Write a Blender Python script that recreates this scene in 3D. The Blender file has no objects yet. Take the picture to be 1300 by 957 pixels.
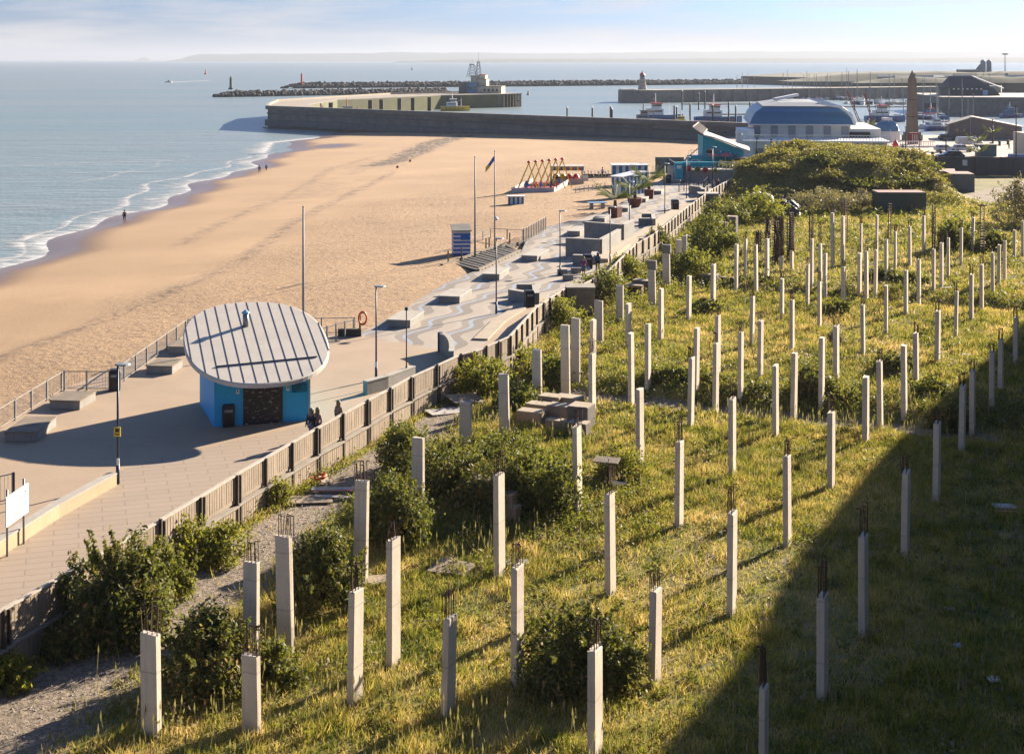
import bpy, bmesh, math, random
import numpy as np
from mathutils import Vector, Matrix, noise
random.seed(7)
RNG = np.random.default_rng(11)
PI = math.pi
S = bpy.context.scene
C = S.collection
# ------------------------------------------------------------------ camera, sky, sun, exposure
EYE = 19.0          # eye above the promenade (m)
FPX = 1800.0        # focal length in photograph pixels
HY = 75.5           # horizon row
cam_d = bpy.data.cameras.new('camera'); cam = bpy.data.objects.new('camera', cam_d); C.objects.link(cam)
cam.location = (0, 0, EYE); cam.rotation_euler = (PI/2, 0, 0)
cam_d.sensor_fit = 'HORIZONTAL'; cam_d.sensor_width = 36; cam_d.lens = FPX/1300*36
cam_d.shift_y = -(478.5-HY)/1300
cam_d.clip_start = 0.5; cam_d.clip_end = 90000
S.camera = cam
SUN_AZ, SUN_EL = math.radians(43), math.radians(20.5)
SUND = Vector((math.sin(SUN_AZ)*math.cos(SUN_EL), math.cos(SUN_AZ)*math.cos(SUN_EL), math.sin(SUN_EL)))
sun_d = bpy.data.lights.new('sun', 'SUN'); sun_d.energy = 5.0; sun_d.angle = math.radians(0.6); sun_d.color = (1, .86, .68)
sun = bpy.data.objects.new('sun', sun_d); C.objects.link(sun); sun.rotation_euler = SUND.to_track_quat('Z', 'Y').to_euler()
W = bpy.data.worlds.new('World'); S.world = W; W.use_nodes = True
wn, wl = W.node_tree.nodes, W.node_tree.links
wn.clear()
sky = wn.new('ShaderNodeTexSky'); sky.sky_type = 'NISHITA'; sky.sun_disc = False
sky.sun_elevation = SUN_EL; sky.sun_rotation = SUN_AZ; sky.altitude = 20; sky.air_density = 1.0; sky.dust_density = 1.2; sky.ozone_density = 2.5
geo = wn.new('ShaderNodeTexCoord')
mp = wn.new('ShaderNodeMapping'); mp.inputs['Scale'].default_value = (1.6, 1.6, 16)
nz = wn.new('ShaderNodeTexNoise'); nz.inputs['Scale'].default_value = 3.2; nz.inputs['Detail'].default_value = 9; nz.inputs['Roughness'].default_value = .62
rp = wn.new('ShaderNodeValToRGB'); rp.color_ramp.elements[0].position = .44; rp.color_ramp.elements[1].position = .60
mx = wn.new('ShaderNodeMix'); mx.data_type = 'RGBA'
hs = wn.new('ShaderNodeHueSaturation'); hs.inputs['Saturation'].default_value = .55
cl = wn.new('ShaderNodeMix'); cl.data_type = 'RGBA'; cl.blend_type = 'MULTIPLY'; cl.inputs[0].default_value = 1
bg = wn.new('ShaderNodeBackground'); wo = wn.new('ShaderNodeOutputWorld')
bg.inputs['Strength'].default_value = 0.084
wl.new(geo.outputs['Generated'], mp.inputs[0]); wl.new(mp.outputs[0], nz.inputs['Vector']); wl.new(nz.outputs[0], rp.inputs[0])
wl.new(sky.outputs[0], hs.inputs['Color']); cl.inputs[7].default_value = (.155, .275, .50, 1); wl.new(hs.outputs[0], cl.inputs[6]); wl.new(cl.outputs[2], mx.inputs[6])
mx.inputs[7].default_value = (2.45, 2.38, 2.45, 1)   # thin cloud bank, low over the horizon
mul = wn.new('ShaderNodeMath'); mul.operation = 'MULTIPLY'; 
sx = wn.new('ShaderNodeSeparateXYZ'); wl.new(geo.outputs['Generated'], sx.inputs[0])
lo = wn.new('ShaderNodeMapRange'); lo.inputs[1].default_value = .0; lo.inputs[2].default_value = .30; lo.inputs[3].default_value = 1; lo.inputs[4].default_value = .08; wl.new(sx.outputs[2], lo.inputs[0])
lo2 = wn.new('ShaderNodeMapRange'); lo2.inputs[1].default_value = .0; lo2.inputs[2].default_value = .028; lo2.inputs[3].default_value = .6; lo2.inputs[4].default_value = .0; wl.new(sx.outputs[2], lo2.inputs[0])
ad = wn.new('ShaderNodeMath'); ad.operation = 'MULTIPLY_ADD'; ad.use_clamp = True; wl.new(rp.outputs[0], ad.inputs[0]); ad.inputs[1].default_value = .7; wl.new(lo2.outputs[0], ad.inputs[2])
wl.new(ad.outputs[0], mul.inputs[0]); wl.new(lo.outputs[0], mul.inputs[1]); wl.new(mul.outputs[0], mx.inputs[0])
wl.new(mx.outputs[2], bg.inputs[0]); wl.new(bg.outputs[0], wo.inputs[0])
S.view_settings.view_transform = 'Standard'; S.view_settings.look = 'None'
S.view_settings.exposure = 1.85; S.view_settings.gamma = 1; S.view_settings.use_curve_mapping = False
S.cycles.max_bounces = 5; S.cycles.diffuse_bounces = 2; S.cycles.glossy_bounces = 2; S.cycles.transmission_bounces = 3
S.cycles.transparent_max_bounces = 6; S.cycles.volume_bounces = 0; S.cycles.caustics_reflective = False; S.cycles.caustics_refractive = False
S.cycles.sample_clamp_indirect = 4

# ------------------------------------------------------------------ helpers
def P(x, y, z=0.0):
    d = (EYE-z)/(y-HY); return Vector(((x-650)*d, FPX*d, z))
def Q(x, y, Y):      # point at depth Y seen at photograph row y
    return Vector(((x-650)*Y/FPX, Y, EYE-(y-HY)*Y/FPX))
def tag(o, label=None, cat=None, group=None, kind=None):
    if label: o['label'] = label
    if cat: o['category'] = cat
    if group: o['group'] = group
    if kind: o['kind'] = kind
    return o
def thing(name, label, cat, loc=(0, 0, 0), rz=0, group=None):
    o = bpy.data.objects.new(name, None); C.objects.link(o); o.empty_display_size = .3
    o.location = loc; o.rotation_euler = (0, 0, rz)
    o['kind'] = 'thing'
    return tag(o, label, cat, group)
def dup(o, loc=None, rz=None, label=None, parent=None, scale=None):
    c = o.copy(); C.objects.link(c)
    if parent is not None:
        c.parent = parent
    if loc is not None: c.location = loc
    if rz is not None: c.rotation_euler = (0, 0, rz)
    if label: c['label'] = label
    if scale is not None: c.scale = scale if hasattr(scale, '__len__') else (scale,)*3
    for ch in list(o.children): dup(ch, parent=c)
    return c
class MB:
    def __init__(s): s.v = []; s.f = []; s.m = []
    def add(s, vs, fs, mi=0):
        b = len(s.v); s.v += [tuple(v) for v in vs]
        for f in fs: s.f.append([b+i for i in f]); s.m.append(mi)
        return s
    def box(s, c, d, rz=0, mi=0, taper=1.0, rx=0, ry=0):
        M = Matrix.Translation(c) @ Matrix.Rotation(rz, 4, 'Z') @ Matrix.Rotation(ry, 4, 'Y') @ Matrix.Rotation(rx, 4, 'X')
        vs = []
        for sz in (-.5, .5):
            t = taper if sz > 0 else 1
            for sx, sy in ((-.5, -.5), (.5, -.5), (.5, .5), (-.5, .5)):
                vs.append(M @ Vector((sx*d[0]*t, sy*d[1]*t, sz*d[2])))
        return s.add(vs, [(3, 2, 1, 0), (4, 5, 6, 7), (0, 1, 5, 4), (1, 2, 6, 5), (2, 3, 7, 6), (3, 0, 4, 7)], mi)
    def bar(s, a, b, w, h, mi=0):      # box between two points
        a, b = Vector(a), Vector(b); t = b-a; L = t.length
        M = Matrix.Translation((a+b)/2) @ t.to_track_quat('X', 'Z').to_matrix().to_4x4()
        vs = [M @ Vector((sx*L/2, sy*w/2, sz*h/2)) for sz in (-1, 1) for sx, sy in ((-1, -1), (1, -1), (1, 1), (-1, 1))]
        return s.add(vs, [(3, 2, 1, 0), (4, 5, 6, 7), (0, 1, 5, 4), (1, 2, 6, 5), (2, 3, 7, 6), (3, 0, 4, 7)], mi)
    def tube(s, a, b, r, r2=None, n=8, mi=0, cap=True):
        a, b = Vector(a), Vector(b); r2 = r if r2 is None else r2
        q = (b-a).to_track_quat('Z', 'X').to_matrix()
        vs = []
        for p, rr in ((a, r), (b, r2)):
            for i in range(n):
                t = 2*PI*i/n; vs.append(p + q @ Vector((rr*math.cos(t), rr*math.sin(t), 0)))
        fs = [(i, (i+1) % n, n+(i+1) % n, n+i) for i in range(n)]
        if cap: fs += [tuple(range(n-1, -1, -1)), tuple(range(n, 2*n))]
        return s.add(vs, fs, mi)
    def path(s, pts, r, n=6, mi=0):
        for a, b in zip(pts[:-1], pts[1:]): s.tube(a, b, r, n=n, mi=mi)
        return s
    def lathe(s, prof, n=16, c=(0, 0, 0), mi=0, sx=1, sy=1):
        vs = []
        for r, z in prof:
            for i in range(n):
                t = 2*PI*i/n; vs.append((c[0]+r*sx*math.cos(t), c[1]+r*sy*math.sin(t), c[2]+z))
        fs = []
        for k in range(len(prof)-1):
            for i in range(n):
                j = (i+1) % n; fs.append((k*n+i, k*n+j, (k+1)*n+j, (k+1)*n+i))
        fs += [tuple(range(n-1, -1, -1)), tuple(range((len(prof)-1)*n, len(prof)*n))]
        return s.add(vs, fs, mi)
    def prism(s, poly, z0, z1, mi=0, top_mi=None):
        n = len(poly); vs = [(p[0], p[1], z0) for p in poly] + [(p[0], p[1], z1) for p in poly]
        fs = [(i, (i+1) % n, n+(i+1) % n, n+i) for i in range(n)] + [tuple(range(n-1, -1, -1))]
        s.add(vs, fs, mi); s.f.append([len(s.v)-n+i for i in range(n)]); s.m.append(mi if top_mi is None else top_mi)
        return s
    def sheet(s, pts, mi=0): return s.add(pts, [tuple(range(len(pts)))], mi)
    def loft(s, rings, mi=0, close=True, caps=True):
        n = len(rings[0]); vs = [p for r in rings for p in r]; fs = []
        for k in range(len(rings)-1):
            for i in range(n if close else n-1):
                j = (i+1) % n; fs.append((k*n+i, k*n+j, (k+1)*n+j, (k+1)*n+i))
        if caps: fs += [tuple(range(n-1, -1, -1)), tuple(range((len(rings)-1)*n, len(rings)*n))]
        return s.add(vs, fs, mi)
    def build(s, name, mats, parent=None, smooth=False, loc=None, rz=0, bevel=0, scale=None):
        me = bpy.data.meshes.new(name); me.from_pydata(s.v, [], s.f)
        if not isinstance(mats, (list, tuple)): mats = [mats]
        for m in mats: me.materials.append(m)
        if any(s.m): me.polygons.foreach_set('material_index', s.m)
        bm = bmesh.new(); bm.from_mesh(me); bmesh.ops.recalc_face_normals(bm, faces=bm.faces)
        if bevel: bmesh.ops.bevel(bm, geom=list(bm.edges), offset=bevel, segments=1, affect='EDGES', clamp_overlap=True)
        bm.to_mesh(me); bm.free()
        if smooth: me.polygons.foreach_set('use_smooth', [True]*len(me.polygons))
        me.update()
        o = bpy.data.objects.new(name, me); C.objects.link(o)
        if parent is not None: o.parent = parent
        if loc is not None: o.location = loc
        if rz: o.rotation_euler = (0, 0, rz)
        return o
def npmesh(name, V, Fc, mat, parent=None, attrs=None, k=4, smooth=False):
    """V (n,3) and Fc (m,k) numpy arrays -> mesh object"""
    me = bpy.data.meshes.new(name); V = np.asarray(V, np.float32); Fc = np.asarray(Fc, np.int32)
    me.vertices.add(len(V)); me.vertices.foreach_set('co', V.ravel())
    me.loops.add(Fc.size); me.loops.foreach_set('vertex_index', Fc.ravel())
    me.polygons.add(len(Fc)); me.polygons.foreach_set('loop_start', np.arange(len(Fc), dtype=np.int32)*k)
    me.polygons.foreach_set('loop_total', np.full(len(Fc), k, np.int32))
    if smooth: me.polygons.foreach_set('use_smooth', np.ones(len(Fc), bool))
    me.update(calc_edges=True)
    for an, av in (attrs or {}).items():
        a = me.attributes.new(an, 'FLOAT', 'POINT'); a.data.foreach_set('value', np.asarray(av, np.float32))
    me.materials.append(mat)
    o = bpy.data.objects.new(name, me); C.objects.link(o)
    if parent is not None: o.parent = parent
    return o
def struct(o): o['kind'] = 'structure'; return o

# ------------------------------------------------------------------ materials
ALB = .74     # sun-bleached paint and stone are darker than they look in low sun
class NT:
    def __init__(s, name):
        s.m = bpy.data.materials.new(name); s.m.use_nodes = True; s.t = s.m.node_tree; s.n = s.t.nodes; s.l = s.t.links
        s.b = s.n['Principled BSDF']; s.out = s.n['Material Output']
    def N(s, t, **kw):
        n = s.n.new(t)
        for k, v in kw.items():
            if k.startswith('i_'): n.inputs[k[2:].replace('_', ' ')].default_value = v
            else: setattr(n, k, v)
        return n
    def L(s, a, b): s.l.new(a, b)
    def coord(s, kind='Object', scale=(1, 1, 1), rz=0):
        c = s.N('ShaderNodeTexCoord'); m = s.N('ShaderNodeMapping'); m.inputs['Scale'].default_value = scale; m.inputs['Rotation'].default_value = (0, 0, rz)
        s.L(c.outputs[kind], m.inputs[0]); return m.outputs[0]
    def pos(s, scale=(1, 1, 1), rz=0):
        c = s.N('ShaderNodeNewGeometry'); m = s.N('ShaderNodeMapping'); m.inputs['Scale'].default_value = scale; m.inputs['Rotation'].default_value = (0, 0, rz)
        s.L(c.outputs['Position'], m.inputs[0]); return m.outputs[0]
    def noise(s, vec, scale, detail=4, rough=.55):
        n = s.N('ShaderNodeTexNoise'); n.inputs['Scale'].default_value = scale; n.inputs['Detail'].default_value = detail; n.inputs['Roughness'].default_value = rough
        s.L(vec, n.inputs['Vector']); return n.outputs[0]
    def ramp(s, f, a, b, ca=(0, 0, 0, 1), cb=(1, 1, 1, 1), more=()):
        r = s.N('ShaderNodeValToRGB'); e = r.color_ramp.elements; e[0].position = a; e[1].position = b; e[0].color = ca; e[1].color = cb
        for p_, c_ in more: x = e.new(p_); x.color = c_
        s.L(f, r.inputs[0]); return r.outputs[0]
    def mix(s, f, a, b, mode='MIX'):
        m = s.N('ShaderNodeMix', data_type='RGBA', blend_type=mode)
        for v, i in ((f, 0), (a, 6), (b, 7)):
            if isinstance(v, (int, float)): m.inputs[i].default_value = v
            elif isinstance(v, tuple): m.inputs[i].default_value = v if len(v) == 4 else v+(1,)
            else: s.L(v, m.inputs[i])
        return m.outputs[2]
    def math(s, op, a, b=0.0, c=0.0):
        m = s.N('ShaderNodeMath', operation=op)
        for i, v in enumerate((a, b, c)):
            if isinstance(v, (int, float)): m.inputs[i].default_value = v
            else: s.L(v, m.inputs[i])
        return m.outputs[0]
    def bump(s, h, strength=.4, dist=.05):
        b = s.N('ShaderNodeBump'); b.inputs['Strength'].default_value = strength; b.inputs['Distance'].default_value = dist
        s.L(h, b.inputs['Height']); s.L(b.outputs[0], s.b.inputs['Normal'])
    def attr(s, name):
        a = s.N('ShaderNodeAttribute', attribute_name=name); return a.outputs['Fac']
    def col(s, c): 
        if isinstance(c, tuple): s.b.inputs['Base Color'].default_value = c if len(c) == 4 else c+(1,)
        else: s.L(c, s.b.inputs['Base Color'])
    def rough(s, r): s.b.inputs['Roughness'].default_value = r
def M(name, c, rough=.75, c2=None, scale=2.0, metal=0, bump=0, bscale=None, fine=.12, spec=None, streak=0):
    """general weathered surface: base colour mottled by two scales of noise, optional vertical streaks"""
    c = tuple(x*ALB for x in c); c2 = c2 and tuple(x*ALB for x in c2)
    t = NT(name); v = t.coord()
    c2 = c2 or tuple(x*.72 for x in c)
    oi = t.N('ShaderNodeObjectInfo')
    av = t.N('ShaderNodeVectorMath', operation='ADD'); t.L(v, av.inputs[0])
    cm = t.N('ShaderNodeCombineXYZ'); mm = t.math('MULTIPLY', oi.outputs['Random'], 57.0); t.L(mm, cm.inputs[0]); t.L(mm, cm.inputs[1]); t.L(cm.outputs[0], av.inputs[1])
    v = av.outputs[0]
    n1 = t.noise(v, scale, 6, .62); k = t.mix(t.ramp(n1, .35, .68), c, c2)
    if fine: k = t.mix(fine*2, k, t.mix(t.noise(v, scale*14, 3), tuple(x*.5 for x in c), tuple(min(1, x*1.6) for x in c)))
    if streak:
        sm = t.N('ShaderNodeMapping'); sm.inputs['Scale'].default_value = (9, 9, .5); t.L(v, sm.inputs[0])
        k = t.mix(t.math('MULTIPLY', t.ramp(t.noise(sm.outputs[0], 1.3, 5, .7), .5, .8), streak), k, tuple(x*.35 for x in c))
    t.col(k); t.rough(rough); t.b.inputs['Metallic'].default_value = metal
    if spec is not None: t.b.inputs['Specular IOR Level'].default_value = spec
    if bump: t.bump(t.noise(v, bscale or scale*6, 5), bump, .03)
    return t.m
def leafmat(name, cols, trans=.35, scale=.5):
    t = NT(name); g = t.N('ShaderNodeNewGeometry'); r = g.outputs['Random Per Island']
    n = t.noise(t.pos(), scale, 3)
    f = t.math('ADD', t.math('MULTIPLY', r, .62), t.math('MULTIPLY', n, .42))
    k = len(cols)
    rr = t.N('ShaderNodeValToRGB'); e = rr.color_ramp.elements
    e[0].position = .15; e[0].color = cols[0]+(1,); e[1].position = .9; e[1].color = cols[-1]+(1,)
    for i in range(1, k-1): x = e.new(.15+.75*i/(k-1)); x.color = cols[i]+(1,)
    t.L(f, rr.inputs[0]); t.col(rr.outputs[0]); t.rough(.55)
    t.b.inputs['Specular IOR Level'].default_value = .14
    tr = t.N('ShaderNodeBsdfTranslucent'); tc = t.mix(.5, rr.outputs[0], (.35, .38, .03)); t.L(tc, tr.inputs[0])
    ms = t.N('ShaderNodeMixShader'); ms.inputs[0].default_value = trans
    t.L(t.b.outputs[0], ms.inputs[1]); t.L(tr.outputs[0], ms.inputs[2]); t.L(ms.outputs[0], t.out.inputs[0])
    return t.m
m_conc = M('concrete', (.34, .32, .29), .85, (.22, .205, .18), 1.2, bump=.25, streak=.5)
m_conc_light = M('pale_concrete', (.50, .46, .40), .85, (.38, .34, .29), 1.0, bump=.2, streak=.35)
m_conc_dark = M('dark_concrete', (.23, .22, .20), .9, (.13, .125, .115), .8, bump=.3, streak=.6)
m_rust = M('rusty_steel', (.12, .055, .03), .8, (.06, .03, .02), 6)
m_steel = M('galvanised_steel', (.33, .34, .35), .5, metal=.5)
m_navy = M('navy_paint', (.012, .03, .09), .45)
m_black = M('black_plastic', (.012, .012, .013), .5)
m_white = M('white_paint', (.98, .97, .95), .5, (.80, .79, .76), 1.5)
m_grey = M('grey_paint', (.3, .32, .34), .6)
m_wood = M('weathered_timber', (.30, .24, .17), .85, (.17, .135, .10), 1.6, bump=.3, streak=.5)
m_darkwood = M('dark_timber', (.06, .05, .042), .9)
m_bluepaint = M('cyan_paint', (.016, .52, 1.0), .6, (.013, .46, .92), .8, fine=.05)
m_turq = M('turquoise_paint', (.0, .46, .56), .6, (.0, .38, .48), .8, fine=.05)
m_redp = M('red_paint', (.72, .04, .04), .5)
m_orange = M('orange_plastic', (.75, .12, .02), .5)
m_yellow = M('yellow_paint', (.98, .66, .04), .5)
m_royal = M('blue_paint', (.03, .18, .58), .5)
m_ltblue = M('light_blue_paint', (.25, .5, .75), .5)
m_stone = M('harbour_stone', (.30, .265, .225), .9, (.15, .14, .125), .25, bump=.4, streak=.4)
m_terra = M('terracotta', (.20, .055, .035), .8)
m_glass = M('dark_glass', (.02, .03, .04), .08, spec=.8)
m_zinc = M('zinc_roof', (.74, .67, .57), .6, (.62, .56, .48), .7)
m_skin = M('skin', (.45, .25, .17), .6)
m_hair = M('fair_hair', (.35, .25, .13), .7)
m_hairdark = M('dark_hair', (.03, .02, .015), .7)
m_rubber = M('rubber', (.02, .02, .02), .8)
lm_dark = leafmat('bush_leaves', [(.014, .026, .010), (.035, .052, .018), (.065, .085, .028), (.12, .125, .04), (.20, .16, .05), (.52, .27, .10)], .32)  # brightest tones paint sun sparkle as well as rusty leaf tips
lm_olive = leafmat('olive_leaves', [(.035, .048, .014), (.09, .10, .025), (.16, .155, .04), (.26, .20, .07)], .38)
lm_yel = leafmat('yellowing_leaves', [(.06, .08, .014), (.15, .16, .025), (.27, .24, .04), (.34, .24, .07)], .42)
lm_dry = leafmat('dry_seedheads', [(.16, .11, .075), (.26, .185, .13), (.36, .27, .2)], .3)
lm_palm = leafmat('palm_leaves', [(.03, .06, .012), (.08, .12, .03), (.18, .19, .05)], .3)
lm_brown = leafmat('autumn_leaves', [(.09, .075, .028), (.20, .155, .045), (.32, .23, .07), (.45, .31, .12)], .38)
m_stem = M('woody_stem', (.10, .07, .045), .9)
# ================================================================== THE SETTING
SEA = -4.0
GC, GS = math.cos(math.radians(25)), math.sin(math.radians(25))
def gridq(x, y): return x*GS+y*GC
def gridp(x, y): return x*GC-y*GS
EDGE = [(-29, 8), (-26.4, 72.5), (-25.9, 81.3), (-23.1, 81.3), (-22.5, 97.5), (-10.6, 98), (-8.8, 105.4), (-5.8, 120), (-2.7, 129.3), (.9, 140), (-.7, 145), (1.5, 149), (4, 161), (5.6, 161), (12, 177.7), (16.3, 196), (23.7, 224), (29, 246), (50, 352)]
FEN = [(-29, 8), (-16.7, 46.3), (-13.8, 55.2), (-12, 61.3), (-9.6, 69), (-5.8, 80.1), (-3.2, 86.3), (-2.4, 87.2), (-1.7, 88.6), (-.2, 91.9), (1.7, 102.7), (4.3, 111.9), (5.6, 113.1), (8.2, 120.7), (12, 138), (14.6, 146), (20.9, 171), (27.9, 197), (38.7, 232), (41, 248)]
FEN[0] = (-27.5, 8)
FEN_Y = np.array([p[1] for p in FEN]); FEN_X = np.array([p[0] for p in FEN])
EDGE_S = [e for e in EDGE]
eY = np.array([8, 72.5, 81.3, 97.5, 98.2, 105.4, 120, 129.3, 140, 149, 161, 177.7, 196, 224, 246, 352, 420]); eX = np.array([-29, -26.4, -25.9, -22.5, -10.6, -8.8, -5.8, -2.7, .9, 1.5, 4, 12, 16.3, 23.7, 29, 50, 60])
def fnoise(X, Y, sc, seed=0, octv=3):
    """cheap value noise on arrays, 0..1"""
    out = np.zeros_like(X, dtype=float); amp = 1; tot = 0
    for o in range(octv):
        x = X*sc*2**o+seed*17.3+o*5.1; y = Y*sc*2**o+seed*9.7+o*3.3
        xi = np.floor(x).astype(int); yi = np.floor(y).astype(int); fx = x-xi; fy = y-yi
        fx = fx*fx*(3-2*fx); fy = fy*fy*(3-2*fy)
        def h(a, b): 
            v = np.sin(a*127.1+b*311.7+seed*7.7)*43758.5453; return v-np.floor(v)
        out += amp*((h(xi, yi)*(1-fx)+h(xi+1, yi)*fx)*(1-fy)+(h(xi, yi+1)*(1-fx)+h(xi+1, yi+1)*fx)*fy); tot += amp; amp *= .5
    return out/tot
def site_z(X, Y):
    q = gridq(X, Y)
    z = -1.2+.22*(fnoise(X, Y, .25, 3)-.5)-.75*np.exp(-((q-81.3)/2.6)**4)-.55*np.exp(-((q-122.5)/2.2)**4)*(X > 14)
    # mound of earth at the far end
    mx_, my_ = (X-50)/17.0, (Y-219)/17.0
    z = z+6.6*np.exp(-(mx_**2+my_**2)**1.5)*(.85+.3*fnoise(X, Y, .12, 5))*np.clip((67.5-X)/5, 0, 1)
    return z
def sz(x, y): return float(site_z(np.array([float(x)]), np.array([float(y)]))[0])
def G(x, y):   # site ground point seen at photo pixel
    p = P(x, y, -1.2); z = sz(p.x, p.y); return P(x, y, z)
def gridmesh(name, xs, ys, zf, mat, attrs=None, smooth=True):
    X, Y = np.meshgrid(xs, ys); Z = zf(X, Y); n, m = X.shape
    V = np.stack([X.ravel(), Y.ravel(), Z.ravel()], 1)
    i = np.arange(n*m).reshape(n, m)
    F_ = np.stack([i[:-1, :-1].ravel(), i[:-1, 1:].ravel(), i[1:, 1:].ravel(), i[1:, :-1].ravel()], 1)
    at = {k: f(X, Y).ravel() for k, f in (attrs or {}).items()}
    return npmesh(name, V, F_, mat, None, at, 4, smooth)
def segdist(X, Y, pts):
    d = np.full(X.shape, 1e9)
    for (x0, y0), (x1, y1) in zip(pts[:-1], pts[1:]):
        L2 = (x1-x0)**2+(y1-y0)**2; t = np.clip(((X-x0)*(x1-x0)+(Y-y0)*(y1-y0))/L2, 0, 1)
        d = np.minimum(d, np.hypot(X-x0-t*(x1-x0), Y-y0-t*(y1-y0)))
    return d
# ---- sea: one sheet to the horizon
t = NT('sea_water')
pv = t.pos((1, 1, 1), math.radians(-8))
sm1 = t.N('ShaderNodeMapping'); sm1.inputs['Scale'].default_value = (.07, .30, 1); t.L(pv, sm1.inputs[0])
sm2 = t.N('ShaderNodeMapping'); sm2.inputs['Scale'].default_value = (.012, .055, 1); t.L(pv, sm2.inputs[0])
n1 = t.noise(sm1.outputs[0], 1.6, 5, .6); n2 = t.noise(sm2.outputs[0], 1.0, 4, .6); n3 = t.noise(pv, 1.3, 3, .6)
h = t.math('ADD', t.math('MULTIPLY', n1, .55), t.math('ADD', t.math('MULTIPLY', n2, .9), t.math('MULTIPLY', n3, .12)))
t.bump(h, .8, 1.5)
sm3 = t.N('ShaderNodeMapping'); sm3.inputs['Scale'].default_value = (.0016, .011, 1); t.L(pv, sm3.inputs[0])
cc = t.mix(t.ramp(t.noise(sm3.outputs[0], 1.0, 4, .6), .38, .66), (.175, .24, .24), (.245, .262, .245))
t.col(cc); t.rough(.32); t.b.inputs['Specular IOR Level'].default_value = .42
m_sea = t.m
far = 42000
xs = np.array([-far, -9000, -3000, -1200, -600, -300, -150, -60, 0, 60, 150, 300, 600, 1200, 3000, 9000, far], float)
ys = np.array([-2000, -200, 0, 100, 250, 450, 700, 1100, 1800, 3000, 6000, 12000, 24000, far], float)
struct(gridmesh('sea', xs, ys, lambda X, Y: X*0+SEA, m_sea, smooth=False))
# ---- beach
def shore_x(Y): return -57+1.6*np.sin(Y*.09)+1.1*np.sin(Y*.23+1)+3.5*np.exp(-((Y-385)/20)**2)*-1
def beach_z(X, Y):
    A = np.interp(Y, [0, 200, 330, 480], [3.72, 3.6, 2.55, 2.4])
    u = (X-shore_x(Y))/np.interp(Y, [0, 100, 330], [42, 46, 95])
    z = SEA+A*np.where(u > 0, np.clip(u, 0, 1)**.75, u*1.4)
    z = z+.10*(fnoise(X, Y, .35, 1)-.5)*np.clip(u*2, 0, 1)+.12*np.sin(X*.5+.12*Y)*np.clip(u, 0, 1)*.2
    ex = np.interp(Y, eY, eX)
    z = np.where(X > ex-1.0, np.minimum(z, -.16), z)
    return np.where((X > ex+1.6) & (Y < 250), -3.2, z)
KELP1 = [P(590, 172, -2.3), P(560, 178, -2.5), P(535, 186, -2.4), P(505, 200, -2.4), P(478, 208, -2.4)]
KELP2 = [P(470, 200, -2.9), P(420, 214, -3), P(395, 232, -2.8), P(350, 255, -2.7), P(310, 272, -2.7), P(230, 310, -2.6)]
KELP3 = [P(500, 218, -2.2), P(460, 238, -2.2), P(420, 258, -2.1), P(370, 285, -2), P(300, 335, -1.8), P(235, 362, -1.7), P(180, 385, -1.6), P(60, 425, -1.5), P(-60, 470, -1.5)]
k2 = lambda L: [(p.x, p.y) for p in L]
t = NT('beach_sand'); p0 = t.pos()
vor = t.N('ShaderNodeTexVoronoi'); vor.inputs['Scale'].default_value = 1.5; t.L(p0, vor.inputs['Vector'])
nf = t.noise(p0, 2.2, 5, .7); nc = t.noise(p0, .05, 5, .6)
sand = t.mix(t.ramp(nc, .35, .65), (.333, .214, .112), (.384, .246, .131))
upper = t.attr('upper'); wet = t.attr('wet'); kelp = t.attr('kelp')
peb = t.math('MULTIPLY', t.ramp(t.noise(p0, 1.1, 6, .75), .52, .62), t.math('MULTIPLY', upper, .55))
sand = t.mix(peb, sand, (.141, .090, .051))
lightp = t.math('MULTIPLY', t.ramp(t.noise(p0, 3.1, 4, .8), .6, .68), t.math('MULTIPLY', upper, .5))
sand = t.mix(lightp, sand, (.448, .320, .192))
rk = t.ramp(t.noise(t.pos((.5, .28, 1), math.radians(-18)), 1.5, 7, .75), .42, .57)
kelpm = t.math('MULTIPLY', kelp, rk)
sand = t.mix(t.math('MINIMUM', t.math('MULTIPLY', kelpm, 1.25), .92), sand, (.05, .032, .02))
sand = t.mix(t.math('MULTIPLY', wet, .72), sand, (.128, .074, .042))
t.col(sand)
rr = t.N('ShaderNodeMapRange'); rr.inputs[3].default_value = .92; rr.inputs[4].default_value = .28; t.L(wet, rr.inputs[0]); t.L(rr.outputs[0], t.b.inputs['Roughness'])
hb = t.math('ADD', t.math('MULTIPLY', t.noise(p0, 1.7, 5, .7), t.math('ADD', t.math('MULTIPLY', upper, 1.6), .22)), t.math('MULTIPLY', nf, .2))
t.bump(t.math('MULTIPLY', hb, t.math('SUBTRACT', 1, wet)), .55, .22)
m_sand = t.m
def a_upper(X, Y):
    return np.clip((beach_z(X, Y)+2.0+.5*(fnoise(X, Y, .05, 2)-.5))*2.2, 0, 1)
def a_wet(X, Y):
    w = np.clip(1-(X-shore_x(Y)-2-3*fnoise(X, Y, .08, 4))/4.5, 0, 1)
    pool = np.clip(1-np.hypot((X+47)/9.0, (Y-368)/13.0), 0, 1)*1.6   # tidal runnel by the pier
    return np.clip(np.maximum(w, pool), 0, 1)
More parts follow.
